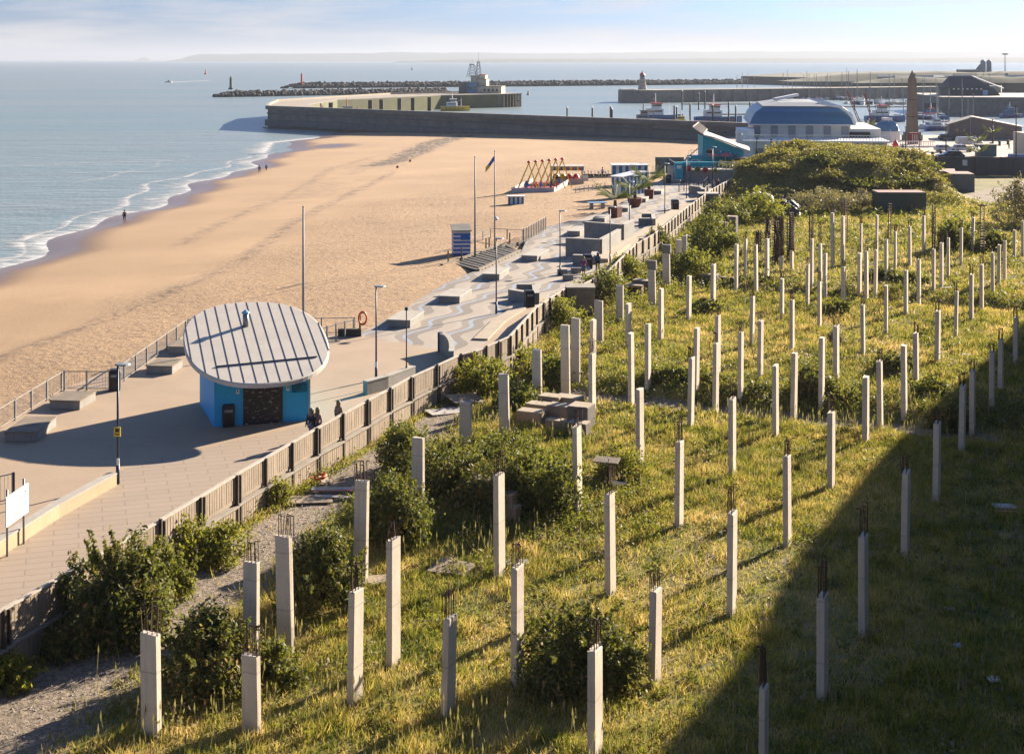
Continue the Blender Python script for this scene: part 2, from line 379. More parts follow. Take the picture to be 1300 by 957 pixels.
def a_kelp(X, Y):
    a = 2.2*np.clip(1-segdist(X, Y, k2(KELP1))/(2.4+4.5*fnoise(X, Y, .06, 9)), 0, 1)
    b = .40*np.clip(1.1-segdist(X, Y, k2(KELP2))/1.6, 0, 1)
    c = .55*np.clip(1.1-segdist(X, Y, k2(KELP3))/(.8+.9*fnoise(X, Y, .1, 8)), 0, 1)
    e = .25*np.clip(1-segdist(X, Y, [(p.x-2, p.y-3) for p in KELP1]+[(-30, 260), (-36, 210)])/9, 0, 1)*(fnoise(X, Y, .15, 6) > .55)
    return np.maximum(np.maximum(a, b), np.maximum(c, e))
xs = np.arange(-80, 66, .9); ys = np.concatenate([np.arange(6, 260, 1.0), np.arange(260, 452, 1.6)])
struct(gridmesh('beach', xs, ys, beach_z, m_sand, {'upper': a_upper, 'wet': a_wet, 'kelp': a_kelp}))
# ---- surf: broken white water along the shore
t = NT('foam'); p0 = t.pos((.35, 1, 1), math.radians(10)); e = t.attr('edge')
n = t.noise(p0, .9, 6, .7); a = t.ramp(t.math('ADD', t.math('MULTIPLY', t.math('SUBTRACT', n, .5), 1.9), t.math('MULTIPLY', e, .46)), -.0, .50)
t.col((.55, .55, .54)); t.rough(.6); t.L(a, t.b.inputs['Alpha']); m_foam = t.m
def ribbon(name, pts, w, z, prof=((0, -.4), (.2, 1), (.55, .55), (1, -.5))):
    pts = [Vector((p[0], p[1], 0)) for p in pts]; fine = []
    for a_, b_ in zip(pts[:-1], pts[1:]):
        k = max(1, int((b_-a_).length/1.5)); fine += [a_.lerp(b_, i/k) for i in range(k)]
    fine.append(pts[-1]); V = []; E = []
    for i, p in enumerate(fine):
        d = (fine[min(i+1, len(fine)-1)]-fine[max(i-1, 0)]).normalized(); nrm = Vector((-d.y, d.x, 0))
        ww = w*(.6+.9*float(fnoise(np.array([p.x]), np.array([p.y]), .09, 12)[0]))
        taper = min(1, i/6, (len(fine)-1-i)/6)
        for u, ev in prof: V.append((p.x+nrm.x*u*ww, p.y+nrm.y*u*ww, z)); E.append(ev*taper-.3*(1-taper))
    k = len(prof); F_ = [(i*k+j, i*k+j+1, (i+1)*k+j+1, (i+1)*k+j) for i in range(len(fine)-1) for j in range(k-1)]
    return struct(npmesh(name, V, F_, m_foam, None, {'edge': E}))
sh = [(float(shore_x(np.array([y]))[0]), y) for y in np.arange(60, 352, 3.0)]
ribbon('surf', [(x+.7, y) for x, y in sh], 4.6, SEA+.03, ((-.15, -.3), (.05, 1.0), (.35, .55), (1.3, -.35)))
ribbon('surf', [(x-5-2.5*math.sin(y*.03), y) for x, y in sh if 150 < y < 345], 2.4, SEA+.035, ((-.3, -.5), (.0, .75), (.5, .1), (1, -.6)))
ribbon('surf', [(x-15+7*math.sin(y*.017), y) for x, y in sh if 255 < y < 330], 1.6, SEA+.04, ((-.3, -.6), (.0, .5), (.5, .0), (1, -.7)))
ribbon('surf', [(-95, 282), (-84, 288), (-74, 289), (-66, 292)], 1.8, SEA+.045, ((-.3, -.5), (.0, .9), (.5, .1), (1, -.6)))
ribbon('surf', [(-110, 300), (-98, 312), (-84, 318), (-70, 322)], 1.6, SEA+.05, ((-.3, -.5), (.0, .7), (.5, .1), (1, -.6)))
ribbon('surf', [(-60, 340), (-63, 365), (-66, 390), (-58, 410), (-50, 425)], 6.0, SEA+.05, ((-.3, -.4), (.0, 1), (.5, .3), (1, -.4)))
ribbon('surf', [(-84, 462), (-70, 450), (-60, 445), (-48, 440)], 4.0, SEA+.06, ((-.3, -.5), (.0, .7), (.5, .1), (1, -.6)))
# ---- building site ground (grass, gravel strip, sunken dirt paths, track)
t = NT('site_earth'); p0 = t.pos(); gv = t.attr('gravel')
na = t.noise(p0, .22, 5, .6); nb = t.noise(p0, 3.5, 5, .7)
gr = t.mix(t.ramp(na, .38, .62), (.13, .135, .03), (.30, .225, .08)); gr = t.mix(t.ramp(nb, .45, .72), gr, (.075, .075, .025))
ga = t.mix(t.ramp(t.noise(p0, 5.5, 6, .8), .42, .62), (.125, .095, .068), (.33, .265, .195))
edge_ = t.ramp(t.math('ADD', gv, t.math('MULTIPLY', t.math('SUBTRACT', t.noise(p0, .7, 5, .65), .5), .9)), .42, .58)
t.col(t.mix(edge_, gr, ga)); t.rough(.95); t.bump(t.noise(p0, 4.5, 5, .75), .8, .12); m_earth = t.m
TRACK = [(69, 204), (74, 213), (84, 226), (96, 243)]
def a_gravel(X, Y):
    q = gridq(X, Y); fx = np.interp(Y, FEN_Y, FEN_X)
    a = np.clip(1.35-np.abs(q-81.2)/1.9, 0, 1)*(X > -3)*(X < 27)
    b = np.clip(1.1-np.abs(q-122.3)/1.6, 0, 1)*(X > 16)*(X < 60)*.8
    c = np.clip(1.5-(X-fx-1.2)/np.interp(Y, [30, 45, 60, 75, 90], [4.4, 3.7, 3.0, 2.8, .7]), 0, 1)*(Y < 92)*np.clip((X-fx-.3), 0, 1)
    d = np.clip(1.4-segdist(X, Y, TRACK)/5.0, 0, 1)
    pz = .42*np.clip((fnoise(X, Y, .16, 61, 3)-.64)*9, 0, 1)*(Y < 190)
    e2 = .75*np.clip(1-np.hypot(X-21.5, (Y-59)*.45)/4.0, 0, 1)*fnoise(X, Y, .6, 2)*1.6
    return np.maximum(np.maximum(np.maximum(a, b), np.maximum(c, d)), np.maximum(e2, pz))
xs = np.arange(-30, 130, .75); ys = np.concatenate([np.arange(6, 120, .75), np.arange(120, 252, 1.1)])
struct(gridmesh('site_ground', xs, ys, lambda X, Y: np.where(X < np.interp(Y, FEN_Y, FEN_X)-.9, -3.6, site_z(X, Y)), m_earth, {'gravel': a_gravel}))
# ---- promenade slab
t = NT('promenade_paving'); p0 = t.pos(); u = t.attr('across'); v = t.attr('along'); zone = t.attr('zone'); seaw = t.attr('seaward')
n = t.noise(p0, .35, 5, .6)
tan = t.mix(t.ramp(n, .3, .7), (.320, .230, .150), (.384, .275, .182))
grit = t.noise(p0, 5, 4, .7); tan = t.mix(.22, tan, t.mix(grit, (.128, .096, .064), (.416, .352, .269)))
br = t.N('ShaderNodeTexBrick'); br.inputs['Scale'].default_value = 1.0; br.inputs['Mortar Size'].default_value = .035; br.inputs['Brick Width'].default_value = 1.9; br.inputs['Row Height'].default_value = .62
br.inputs['Color1'].default_value = (0.264, 0.211, 0.165, 1); br.inputs['Color2'].default_value = (0.297, 0.238, 0.185, 1); br.inputs['Mortar'].default_value = (0.178, 0.139, 0.109, 1)
t.L(t.pos((1, 1, 1), math.radians(-17)), br.inputs['Vector'])
road = t.mix(.35, br.outputs[0], tan)
wv = t.math('ADD', t.math('MULTIPLY', t.math('SINE', t.math('MULTIPLY', v, 1.05)), .42), t.math('MULTIPLY', t.math('SINE', t.math('ADD', t.math('MULTIPLY', v, .37), 1.0)), .35))
uu = t.math('ADD', u, wv)
band = t.math('FRACT', t.math('MULTIPLY', uu, .34))
wave = t.ramp(band, 0, .98, (0.341, 0.285, 0.223, 1), (0.341, 0.285, 0.223, 1), ((.20, (0.341, 0.285, 0.223, 1)), (.23, (0.167, 0.140, 0.112, 1)), (.46, (0.167, 0.140, 0.112, 1)), (.48, (0.248, 0.310, 0.409, 1)), (.56, (0.248, 0.310, 0.409, 1)), (.58, (0.223, 0.186, 0.149, 1)), (.74, (0.223, 0.186, 0.149, 1)), (.77, (0.384, 0.335, 0.273, 1))))
for nm in ():
    pass
wave = t.mix(.25, wave, t.mix(grit, (.10, .085, .07), (.40, .35, .30)))
base = t.mix(t.ramp(zone, .30, .32), road, tan)
base = t.mix(t.ramp(zone, .63, .66), base, wave)
st = t.ramp(t.noise(p0, .16, 4, .6), .55, .7); base = t.mix(t.math('MULTIPLY', st, .22), base, (.2, .155, .11))
ex = t.ramp(t.noise(p0, 1.6, 4, .7), .4, .6)
base = t.mix(t.math('MULTIPLY', seaw, ex), base, (.19, .165, .145))
t.col(base); t.rough(.78); t.bump(t.noise(p0, 6, 3), .25, .02); m_prom = t.m
FV = [Vector((a, b, 0)) for a, b in FEN]
cum = [0]
for a, b in zip(FV[:-1], FV[1:]): cum.append(cum[-1]+(b-a).length)
def inpoly(X, Y, poly):
    c = np.zeros(X.shape, bool); n_ = len(poly); j = n_-1
    for i in range(n_):
        xi, yi = poly[i]; xj, yj = poly[j]
        if yi != yj: c ^= ((yi > Y) != (yj > Y)) & (X < (xj-xi)*(Y-yi)/(yj-yi)+xi)
        j = i
    return c
def edge_x(Y): return np.interp(Y, eY, eX)
# paving as rows between the sea edge and the site fence
rowsY = np.unique(np.concatenate([np.arange(8, 254, 1.0), eY[eY < 250], [97.9, 98.2], FEN_Y[FEN_Y < 250]]))
NU = 26; V = []; at = {'across': [], 'along': [], 'zone': [], 'seaward': []}
for y in rowsY:
    x0 = float(np.interp(y, eY, eX)); x1 = float(np.interp(y, FEN_Y, FEN_X)); x1 = x1 if y < 246 else 70
    al = float(np.interp(y, FEN_Y, cum))
    for k in range(NU):
        x = x0+(x1-x0)*k/(NU-1); V.append((x, y, 0)); at['across'].append((x1-x)); at['along'].append(al)
        # road strip inside the low terrace wall, plain terrace, patterned esplanade
        if y < 66: zn = .1 if x > float(np.interp(y, [40, 54.3, 63.6], [-22.5, -19.6, -17.9])) else .5
        elif y < 76.5: zn = .1 if x > -17.9+(y-63.6)*.9-2 else .5
        else: zn = .5
        lim = 97+(x+9)*-.9
        if y > lim and (x1-x) > 2.4: zn = .9
        at['zone'].append(zn)
        at['seaward'].append(max(0, 1-abs(x-x0-.1)/1.2) if y > 98.5 else 0)
V = np.array(V); i = np.arange(len(V)).reshape(-1, NU)
F_ = np.stack([i[:-1, :-1].ravel(), i[:-1, 1:].ravel(), i[1:, 1:].ravel(), i[1:, :-1].ravel()], 1)
struct(npmesh('promenade', V, F_, m_prom, None, at))
# its retaining walls down to beach and site
mb = MB()
for L, dz in ((EDGE[:-1], -.004), (FEN, -.004)):
    for a, b in zip(L[:-1], L[1:]): mb.sheet([(a[0], a[1], -2.6), (b[0], b[1], -2.6), (b[0], b[1], dz), (a[0], a[1], dz)])
mb.build('promenade_retaining_wall', m_conc)['kind'] = 'structure'
# ---- harbour quay (one level with the promenade)
m_quay = M('quay_paving', (.50, .41, .33), .8, (.42, .34, .27), .12, fine=.1)
mb = MB(); mb.prism([(29, 249.5), (41.2, 249.5), (41.2, 249.0), (440, 249.0), (440, 352), (230, 356), (78, 356), (60, 344), (50, 352)], -6, -.004)
struct(mb.build('quay', m_quay))
# ---- chalk cliff behind and beside the viewpoint (out of frame, its shadow falls on the site)
m_cliff = M('chalk_cliff', (.6, .57, .5), .9, (.4, .37, .3), .3, bump=.4)
k = 18.5/math.tan(SUN_EL); ox, oy = k*math.sin(SUN_AZ), k*math.cos(SUN_AZ)
shp = [(7.3, 47), (11, 56.5), (17.3, 69.4), (24.2, 82.0), (30.2, 92.3), (39.3, 108.9), (48, 125)]
crest = [(-60, -30), (-2, -3), (8, 6), (16, 24), (26, 52), (34, 70)]+[(x+ox, y+oy) for x, y in shp]+[(115, 225)]
mb = MB(); mb.prism([(x, y) for x, y in crest]+[(300, 225), (300, -60), (-60, -60)], -3, 17.3)
struct(mb.build('cliff', m_cliff))
# ---- distant land across the bay, and the reclaimed port land
def ridge(name, xs, base, top, Y, col, depth=900, seed=0):
    """a low range of hills: crest line + falling ground either side"""
    n_ = 160; X = np.linspace(xs[0], xs[1], n_); rows = []
    prof = np.interp(X, np.linspace(xs[0], xs[1], len(top)), top)
    hgt = prof*(.82+.36*fnoise(X, X*0+seed, 1/700., seed, 4)); hgt[0] = hgt[-1] = 0
    for u, f in ((-1, 0), (-.7, .35), (-.3, .8), (0, 1), (.5, .7), (1, 0)):
        rows.append(np.stack([X, np.full(n_, Y+u*depth), base+hgt*f*(.9+.2*fnoise(X, X*0+u*9, 1/250., seed+1, 3))], 1))
    V = np.concatenate(rows); i = np.arange(len(V)).reshape(len(rows), n_)
    F_ = np.stack([i[:-1, :-1].ravel(), i[:-1, 1:].ravel(), i[1:, 1:].ravel(), i[1:, :-1].ravel()], 1)
    return struct(npmesh(name, V, F_, M(name+'_land', col, .95, tuple(c*.6 for c in col), .004, fine=0), smooth=True))
D1 = 15000; D2 = 9500
ridge('distant_hills', (-406/1800*D1, 900/1800*D1), SEA, [75, 88, 96, 90, 104, 110, 104, 112, 118], D1, (.07, .10, .06), 1200, 2)
ridge('distant_hills', (-150/1800*D2, 900/1800*D2), SEA, [10, 22, 24, 26, 30, 27, 32, 40, 36], D2, (.05, .07, .04), 300, 5)
ridge('distant_hills', (-475/1800*20000, -458/1800*20000), SEA, [0, 40, 55, 20, 0], 20000, (.08, .1, .07), 300, 6)
m_port = M('port_ground', (.07, .075, .05), .95, (.045, .05, .035), .02)
mb = MB(); mb.prism([(215, 1330), (250, 1240), (330, 1020), (420, 960), (900, 960), (900, 1900), (500, 1900), (300, 1600)], -6, 3.2)
struct(mb.build('port_land', m_port))
ridge('wooded_bank', (205, 420), 2.5, [0, 3, 5, 6, 6, 7, 6, 7, 7, 6], 1075, (.035, .05, .025), 25, 11)
ridge('wooded_bank', (240, 420), 2.5, [0, 3, 4, 3, 5, 4, 5, 4, 4], 1000, (.05, .055, .03), 14, 12)
def rockbank(name, a, b, w, h, n, seed, mat):
    """rubble mound breakwater: a low core covered in individual angular boulders"""
    r = np.random.default_rng(seed); a = np.array(a, float); b = np.array(b, float); d = b-a; L = np.linalg.norm(d); d /= L; nn = np.array([-d[1], d[0]])
    ico = bmesh.new(); bmesh.ops.create_icosphere(ico, subdivisions=1, radius=1); ico.verts.ensure_lookup_table()
    iv = np.array([v.co[:] for v in ico.verts]); fi = np.array([[v.index for v in f.verts] for f in ico.faces]); ico.free()
    V = []; F_ = []
    tt = np.linspace(0, L, 60)
    prof = [(-w, SEA-1), (-w*.35, SEA+h-.6), (w*.35, SEA+h-.6), (w, SEA-1)]
    for k, tv in enumerate(tt):
        for u, z in prof:
            f = min(1, (tv+2)/14); V.append([a[0]+d[0]*tv+nn[0]*u*f, a[1]+d[1]*tv+nn[1]*u*f, SEA-1+(z-SEA+1)*f])
    for k in range(59):
        for j in range(3): F_.append([k*4+j, k*4+j+1, (k+1)*4+j+1]); F_.append([k*4+j, (k+1)*4+j+1, (k+1)*4+j])
    for k in range(n):
        tv = r.random()*(L+6)-6; u = (r.random()*2-1)*w*.8; f = min(1, (tv+8)/16)
        if abs(u) > w*f: continue
        z = SEA+(h*f)*(1-abs(u)/w)**.8+r.random()*.8-.4
        s = (.6+r.random()*1.0)*np.array([1, .75+r.random()*.5, .6+r.random()*.5])
        vv = iv*s*(1+.35*(r.random(iv.shape)-.5)); th = r.random()*6.28; c_, s_ = math.cos(th), math.sin(th)
        vv = np.stack([vv[:, 0]*c_-vv[:, 1]*s_, vv[:, 0]*s_+vv[:, 1]*c_, vv[:, 2]], 1)+[a[0]+d[0]*tv+nn[0]*u, a[1]+d[1]*tv+nn[1]*u, z]
        b0 = len(V); V += vv.tolist(); F_ += (fi+b0).tolist()
    return npmesh(name, np.array(V), np.array(F_), mat, None, None, 3)
m_rock = M('breakwater_rock', (.075, .07, .066), .9, (.035, .035, .036), .3)
tag(rockbank('breakwater', (-177, 862), (-45, 965), 5.5, 2.9, 1400, 1, m_rock), 'dark rock breakwater with the green beacon on its tip', 'breakwater')
tag(rockbank('breakwater', (-176, 1119), (330, 1365), 8, 4.0, 4200, 2, m_rock), 'long rock breakwater with the red beacon on its tip', 'breakwater')
# ---- air
mh = bpy.data.materials.new('haze_air'); mh.use_nodes = True; nt = mh.node_tree; nt.nodes.clear()
vo = nt.nodes.new('ShaderNodeVolumePrincipled'); vo.inputs['Color'].default_value = (.46, .51, .60, 1); vo.inputs['Density'].default_value = 0.85e-4; vo.inputs['Anisotropy'].default_value = .2
ou = nt.nodes.new('ShaderNodeOutputMaterial'); nt.links.new(vo.outputs[0], ou.inputs['Volume'])
mb = MB(); mb.box((0, 20000, 97), (86000, 46000, 214)); hz = mb.build('haze', mh); hz['kind'] = 'stuff'
# ================================================================== CONCRETE COLUMNS OF THE ABANDONED BUILD
PIL = """352 374.6 679.5 832;308 330 713 828;307 332 830 925;440 461 748 890;447.5 467.5 609 740;489.5 509 683.5 842;522 539.5 555 666;558.5 578.5 781.5 905;626 642 601.5 729;648 665.5 717 868;179 205.5 803 935;727 740 540 653;767.5 782.5 625 754;745 766 821 960;822 839.5 746 866;855.7 868 559 669;807 818 492 590;922 935.5 649 780;924 935 505 605.5;963 975 869 1010;994 1005 577 691;1049.6 1060 521.5 619.5;1036 1052 754 885;1089.5 1103 677.5 805;1143 1155 598 706;1183.7 1194 536 634.6;1003 1011.8 447 543.7;1038.6 1047 428 528;1057 1065.8 412.7 487.7;1094 1103.7 477 561;1113 1122 457.5 543.7;1143.7 1152.3 438 536;1159 1167 422 494.6;1186 1194 394 460;1216.4 1225.8 489 573.7;1230 1238.6 470.5 534.5;1255 1263.4 447 520;1266 1274.4 431 495;1285.5 1293 402 463.5;1002 1009 380 445;1022.4 1028 335.4 389.6;1028 1033 303 366;1037.4 1043.4 357 416;1039 1044 309 358;1044.5 1050 322 379;1054 1060 270 340;1067 1073 274 338;1067.4 1074.5 338 384;1088 1094 320.6 370;1091 1095 284 332;1097 1103 319 377;1092.3 1099 386 451;1108.5 1114 317 381.5;1111 1115 273 330;1122 1127.6 362 424;1122.5 1127.5 304 356;1134.5 1138.5 294 344.6;1147 1153 343 399;1152.5 1157.5 287 337;1163.5 1169.5 329 384;1170.5 1175 273.5 321.5;1182.5 1187.6 316 386;1192.5 1198 308 365.4;1201.5 1206 302 354;1210.5 1216 369 428;1218 1222.4 289 336.5;1230 1236 348 406.5;1232.3 1236.8 276 319;1243.5 1249 335 395;1258 1262.8 319.7 388;1265.5 1270.8 311 363;1273 1277.7 305.4 358.5;1285.5 1289.7 292 331;1296 1301 280 325;712 724.7 413 498;724.6 737 403.4 497;748 757 405 470;747 757 448 526;754.5 766.4 381 434;781.6 792 362 410;793.5 802 385 441;797 806 422.5 508;823 833 331 388;841 851.4 311 367;818 827 411 508;835 843 366 431.6;858 867.5 304 345;866 873 299.5 347;870.5 878 350 406;879 887.7 415.6 512;872 881.5 453.5 541;901.5 909 335 392.6;907 915 400 475;904 912.5 434.6 532;932 938 310 373;944 949 303.4 367;951 958 376 438.5;936 944 421 519;961 969 405.7 481;957 963 310 369.6;970.5 977 303 368.5;980 989 463 554;989.5 994.5 324 344.6;989.5 995.7 353 405;1002.5 1008 318 343;633.5 648 475 553.6;675.7 689 443.6 514;582.7 599 509.6 566;916 923 293 315;884.5 887.5 312 327"""
NOREBAR = {6, 16, 75, 74, 76, 78, 79, 80, 82, 83, 84, 85, 86, 87, 88, 89, 29, 53, 54, 105, 106, 107, 81, 101, 27, 26, 31}
TALLBAR = {41: 1.8, 43: 2, 46: 2.0, 49: 2, 61: 3.6, 53: 1.0, 3: .9, 12: 1.3, 17: .95, 7: .9, 8: .95, 2: .95, 22: 1.1, 23: 1.0, 19: 1.1, 15: .9, 0: .75, 1: .8, 10: .85, 13: .9, 109: 2.2, 108: 1.6, 62: 1.2}
CAGE = {102, 104, 98999}
ORD = 'zeroth first second third fourth fifth sixth seventh eighth ninth tenth eleventh twelfth thirteenth fourteenth fifteenth sixteenth seventeenth eighteenth nineteenth twentieth twenty-first twenty-second twenty-third twenty-fourth'.split()
t = NT('column_concrete'); v = t.coord(); oi = t.N('ShaderNodeObjectInfo'); av = t.N('ShaderNodeVectorMath', operation='ADD'); t.L(v, av.inputs[0]); cm = t.N('ShaderNodeCombineXYZ'); r9 = t.math('MULTIPLY', oi.outputs['Random'], 91.0)
for q_ in (0, 1, 2): t.L(r9, cm.inputs[q_])
t.L(cm.outputs[0], av.inputs[1]); va = av.outputs[0]
def sc_(x, y, z): m_ = t.N('ShaderNodeMapping'); m_.inputs['Scale'].default_value = (x, y, z); t.L(va, m_.inputs[0]); return m_.outputs[0]
k_ = t.mix(t.ramp(t.noise(va, .9, 6, .65), .3, .7), (.66, .57, .455), (.50, .43, .345))
k_ = t.mix(t.math('MULTIPLY', t.ramp(t.noise(sc_(7, 7, .35), 1.4, 5, .7), .54, .80), .6), k_, (.24, .20, .16))          # rain streaks
k_ = t.mix(t.math('MULTIPLY', t.ramp(t.noise(sc_(9, 9, .5), 1.0, 4, .7), .62, .74), .55), k_, (.30, .15, .07))           # rust runs
sz_ = t.N('ShaderNodeSeparateXYZ'); t.L(v, sz_.inputs[0]); lift = t.math('FRACT', t.math('ADD', t.math('MULTIPLY', sz_.outputs[2], .52), oi.outputs['Random']))
k_ = t.mix(t.math('MULTIPLY', t.ramp(lift, .0, .03, (1, 1, 1, 1), (0, 0, 0, 1)), .6), k_, (.16, .14, .12))               # pour joints
k_ = t.mix(t.math('MULTIPLY', t.ramp(t.noise(va, 9, 4, .8), .60, .68), .4), k_, (.25, .22, .19))                         # pitting
k_ = t.mix(t.math('MULTIPLY', t.ramp(t.math('ADD', sz_.outputs[2], t.math('MULTIPLY', t.noise(va, 3, 3), .6)), .25, .7, (1, 1, 1, 1), (0, 0, 0, 1)), .5), k_, (.15, .14, .08))
k_ = t.mix(t.math('MULTIPLY', oi.outputs['Random'], .30), k_, (.36, .32, .27)); t.col(k_); t.rough(.88); t.bump(t.noise(va, 7, 5, .7), .35, .03); m_col = t.m
cols = []
for i, s_ in enumerate(PIL.split(';')):
    a, b, tp, y = map(float, s_.split())
    Y = FPX*20.2/(y-HY); hgt = (y-tp)*Y/FPX
    q = gridq(((a+b)/2-650)*Y/FPX, Y)
    if hgt > 4.15 and (74 < q < 84 or 117 < q < 124): Y = FPX*(EYE-2.55)/(tp-HY)
    X = ((a+b)/2-650)*Y/FPX; w = (b-a)*Y/FPX
    ztop = EYE-(tp-HY)*Y/FPX
    az = math.atan2(X, Y); A = X*GC-Y*GS < -24.6 and w > .505
    w1, w2 = (.58, .24) if A else (.22, .6)
    k = w/(w1*math.cos(math.radians(25)-az)+w2*abs(math.sin(math.radians(25)-az))); k = min(1.25, max(.8, k))
    cols.append(dict(i=i, X=X, Y=Y, zt=ztop, w1=w1*k, w2=w2*k, p=gridp(X, Y), q=gridq(X, Y), wide=A))
rows = [('row beside the boundary fence', -99, -36.2), ('second row in from the fence', -36.2, -31.2), ('third row in from the fence', -31.2, -26.3),
        ('fourth row in from the fence', -26.3, -21.6), ('fifth row in from the fence', -21.6, -16.8), ('sixth row in from the fence', -16.8, -12.2), ('seventh row, deepest in the cliff shadow', -12.2, 0)]
rr_ = random.Random(5)
def rebar_mesh(w1, w2, zt, hgt, bars, r=.022):
    mb = MB()
    for (u, v) in bars:
        x, y = u*(w1-.08), v*(w2-.08); h_ = hgt*rr_.uniform(.82, 1.05); dx, dy = rr_.uniform(-.05, .05), rr_.uniform(-.05, .05)
        top = (x+dx, y+dy, zt+h_); mb.tube((x, y, zt-.02), top, r, n=4)
        if rr_.random() < .6: mb.tube(top, (x+dx+rr_.choice((-.16, .16)), y+dy+rr_.uniform(-.1, .1), zt+h_-.02), r, n=4)
    return mb
for nm, lo, hi in rows:
    g_ = sorted([c for c in cols if lo <= c['p'] < hi], key=lambda c: c['q'])
    for k, c in enumerate(g_):
        zg = sz(c['X'], c['Y']); i = c['i']; bare = i in NOREBAR; cage = i in CAGE
        look = 'broad grey' if c['wide'] else 'slim'
        extra = 'with no steel showing' if bare else ('under a tall rusty reinforcement cage' if cage else ('with a splintered board stuck on its rebar' if i == 12 else 'topped with rusty rebar'))
        lab = f"{look} concrete column {extra}, {ORD[k+1]} along the {nm}"
        if len(lab.split()) > 16: lab = f"{look} concrete column, {ORD[k+1]} along the {nm}"
        if len(g_) == 1: pass
        th = thing('concrete_column', lab, 'column', (c['X'], c['Y'], zg), -math.radians(24)+rr_.gauss(0, .02), 'unfinished concrete columns standing in the overgrown plot')
        zt = c['zt']-zg; w1, w2 = c['w1'], c['w2']
        mb = MB(); mb.box((0, 0, (zt-.7)/2), (w1, w2, zt+.7))
        sh_ = mb.build('shaft', m_col, th, bevel=.018)
        bmm = bmesh.new(); bmm.from_mesh(sh_.data)
        for vv in bmm.verts:          # broken, uneven casting at the head
            if vv.co.z > zt-.1: vv.co.z += rr_.uniform(-.07, .03); vv.co.x *= rr_.uniform(.93, 1.0); vv.co.y *= rr_.uniform(.93, 1.0)
        bmm.to_mesh(sh_.data); bmm.free()
        if i not in (99999,):
            lx = rr_.gauss(0, .009), rr_.gauss(0, .009); sh_.rotation_euler = (lx[0], lx[1], 0)
        if not bare and not cage:
            hb_ = TALLBAR.get(i, rr_.uniform(.5, .8))
            far_ = c['Y'] > 110; n_ = 3 if far_ else 4
            bars = [(.5 if j % 2 else -.5, (j//2)/(n_-1)-.5) for j in range(2*n_)] if not c['wide'] else [((j//2)/(n_-1)-.5, .5 if j % 2 else -.5) for j in range(2*n_)]
            rebar_mesh(w1, w2, zt, hb_, bars, .017 if not far_ else .022).build('rebar', m_rust, th)
        if cage:
            mb = MB()
            for u in (-.5, 0, .5):
                for v in (-.5, 0, .5): mb.tube((u*w1*1.2, v*w2, zt-.05), (u*w1*1.2+rr_.uniform(-.1, .1), v*w2+rr_.uniform(-.1, .1), zt+3.9+rr_.uniform(-.5, .4)), .035, n=5)
            for z in np.arange(.3, 3.6, .22): mb.box((0, 0, zt+z), (w1*1.35, w2*1.1, .04))
            mb.build('rebar_cage', m_rust, th)
        if i in (82, 83):
            mb = MB(); mb.box((0, 0, zt-.35), (w1+.12, w2+.12, .75)); mb.build('capping_block', m_stone, th, bevel=.03)
for (x, yt, yb, dx, lab) in ((1029.5, 273, 312, .35, 'behind the paired columns'), (1185.5, 260, 318, .3, 'beside the leafy bush'), (1247, 261, 312, .42, 'with a crossbar on top'), (1129.5, 258, 300, .3, 'in front of the green container'), (1074, 254, 300, .3, 'beside the dry pink bush')):
    g_ = G(x, yb+10); t_ = Q(x, yt, g_.y); th = thing('steel_cage', f'rusty open reinforcement cage standing alone {lab}', 'steel cage', g_, -.4, 'rusty reinforcement cages')
    h_ = t_.z-g_.z; mb = MB()
    for u in (-.5, .5):
        for v in (-.5, .5): mb.tube((u*dx, v*dx, -.2), (u*dx*.9, v*dx*.9, h_), .035, n=5)
    mb.build('upright_bars', m_rust, th)
    mb = MB()
    for z in np.arange(.2, h_, .28): mb.box((0, 0, z), (dx+.06, dx+.06, .03))
    if x == 1247: mb.box((0, 0, h_), (1.0, .1, .1))
    mb.build('hoop_frame', m_rust, th)
for k, (x, yt, yb, w_) in enumerate(((963, 292, 316, .5), (974, 276, 316, .7), (986, 275, 325, .9), (1003, 277, 328, .8), (961, 294, 318, .5), (986, 300, 332, .6))):
    g_ = G(x+.5, yb+4); h_ = (yb-yt)*g_.y/FPX+.3
    th = thing('steel_cage', ('short', 'middling', 'thick', 'dense', 'low', 'squat')[k]+' rusty column cage in the dark cluster before the tarpaulin, '+('first', 'third', 'fourth', 'last', 'second', 'fifth')[k]+' along', 'steel cage', g_, -.4, 'rusty cages in the dark cluster')
    mb = MB()
    for j in range(9): mb.tube((rr_.uniform(-.5, .5)*w_, rr_.uniform(-.5, .5)*w_, -.2), (rr_.uniform(-.5, .5)*w_, rr_.uniform(-.5, .5)*w_, h_*rr_.uniform(.8, 1.05)), .05, n=5)
    mb.build('upright_bars', m_rust, th)
    mb = MB()
    for z in np.arange(.2, h_*.9, .3): mb.box((0, 0, z), (w_, w_, .05))
    mb.build('hoop_frame', m_rust, th)
# splintered board caught on a column
c12 = next(c for c in cols if c['i'] == 12); p_ = Vector((c12['X'], c12['Y'], c12['zt']))
mb = MB(); mb.box((-.15, -.1, 1.25), (.95, .55, .05), -.3, rx=.12); tag(mb.build('timber_board', m_wood, loc=p_), 'splintered timber board balanced on rusty rebar of a column', 'board')
mb = MB(); mb.box((.3, 0, .35), (.5, .3, .05), .4, rx=-.5, ry=.25); tag(mb.build('timber_board', m_white, loc=p_), 'small pale board wedged beside the column top, under the splintered board', 'board')
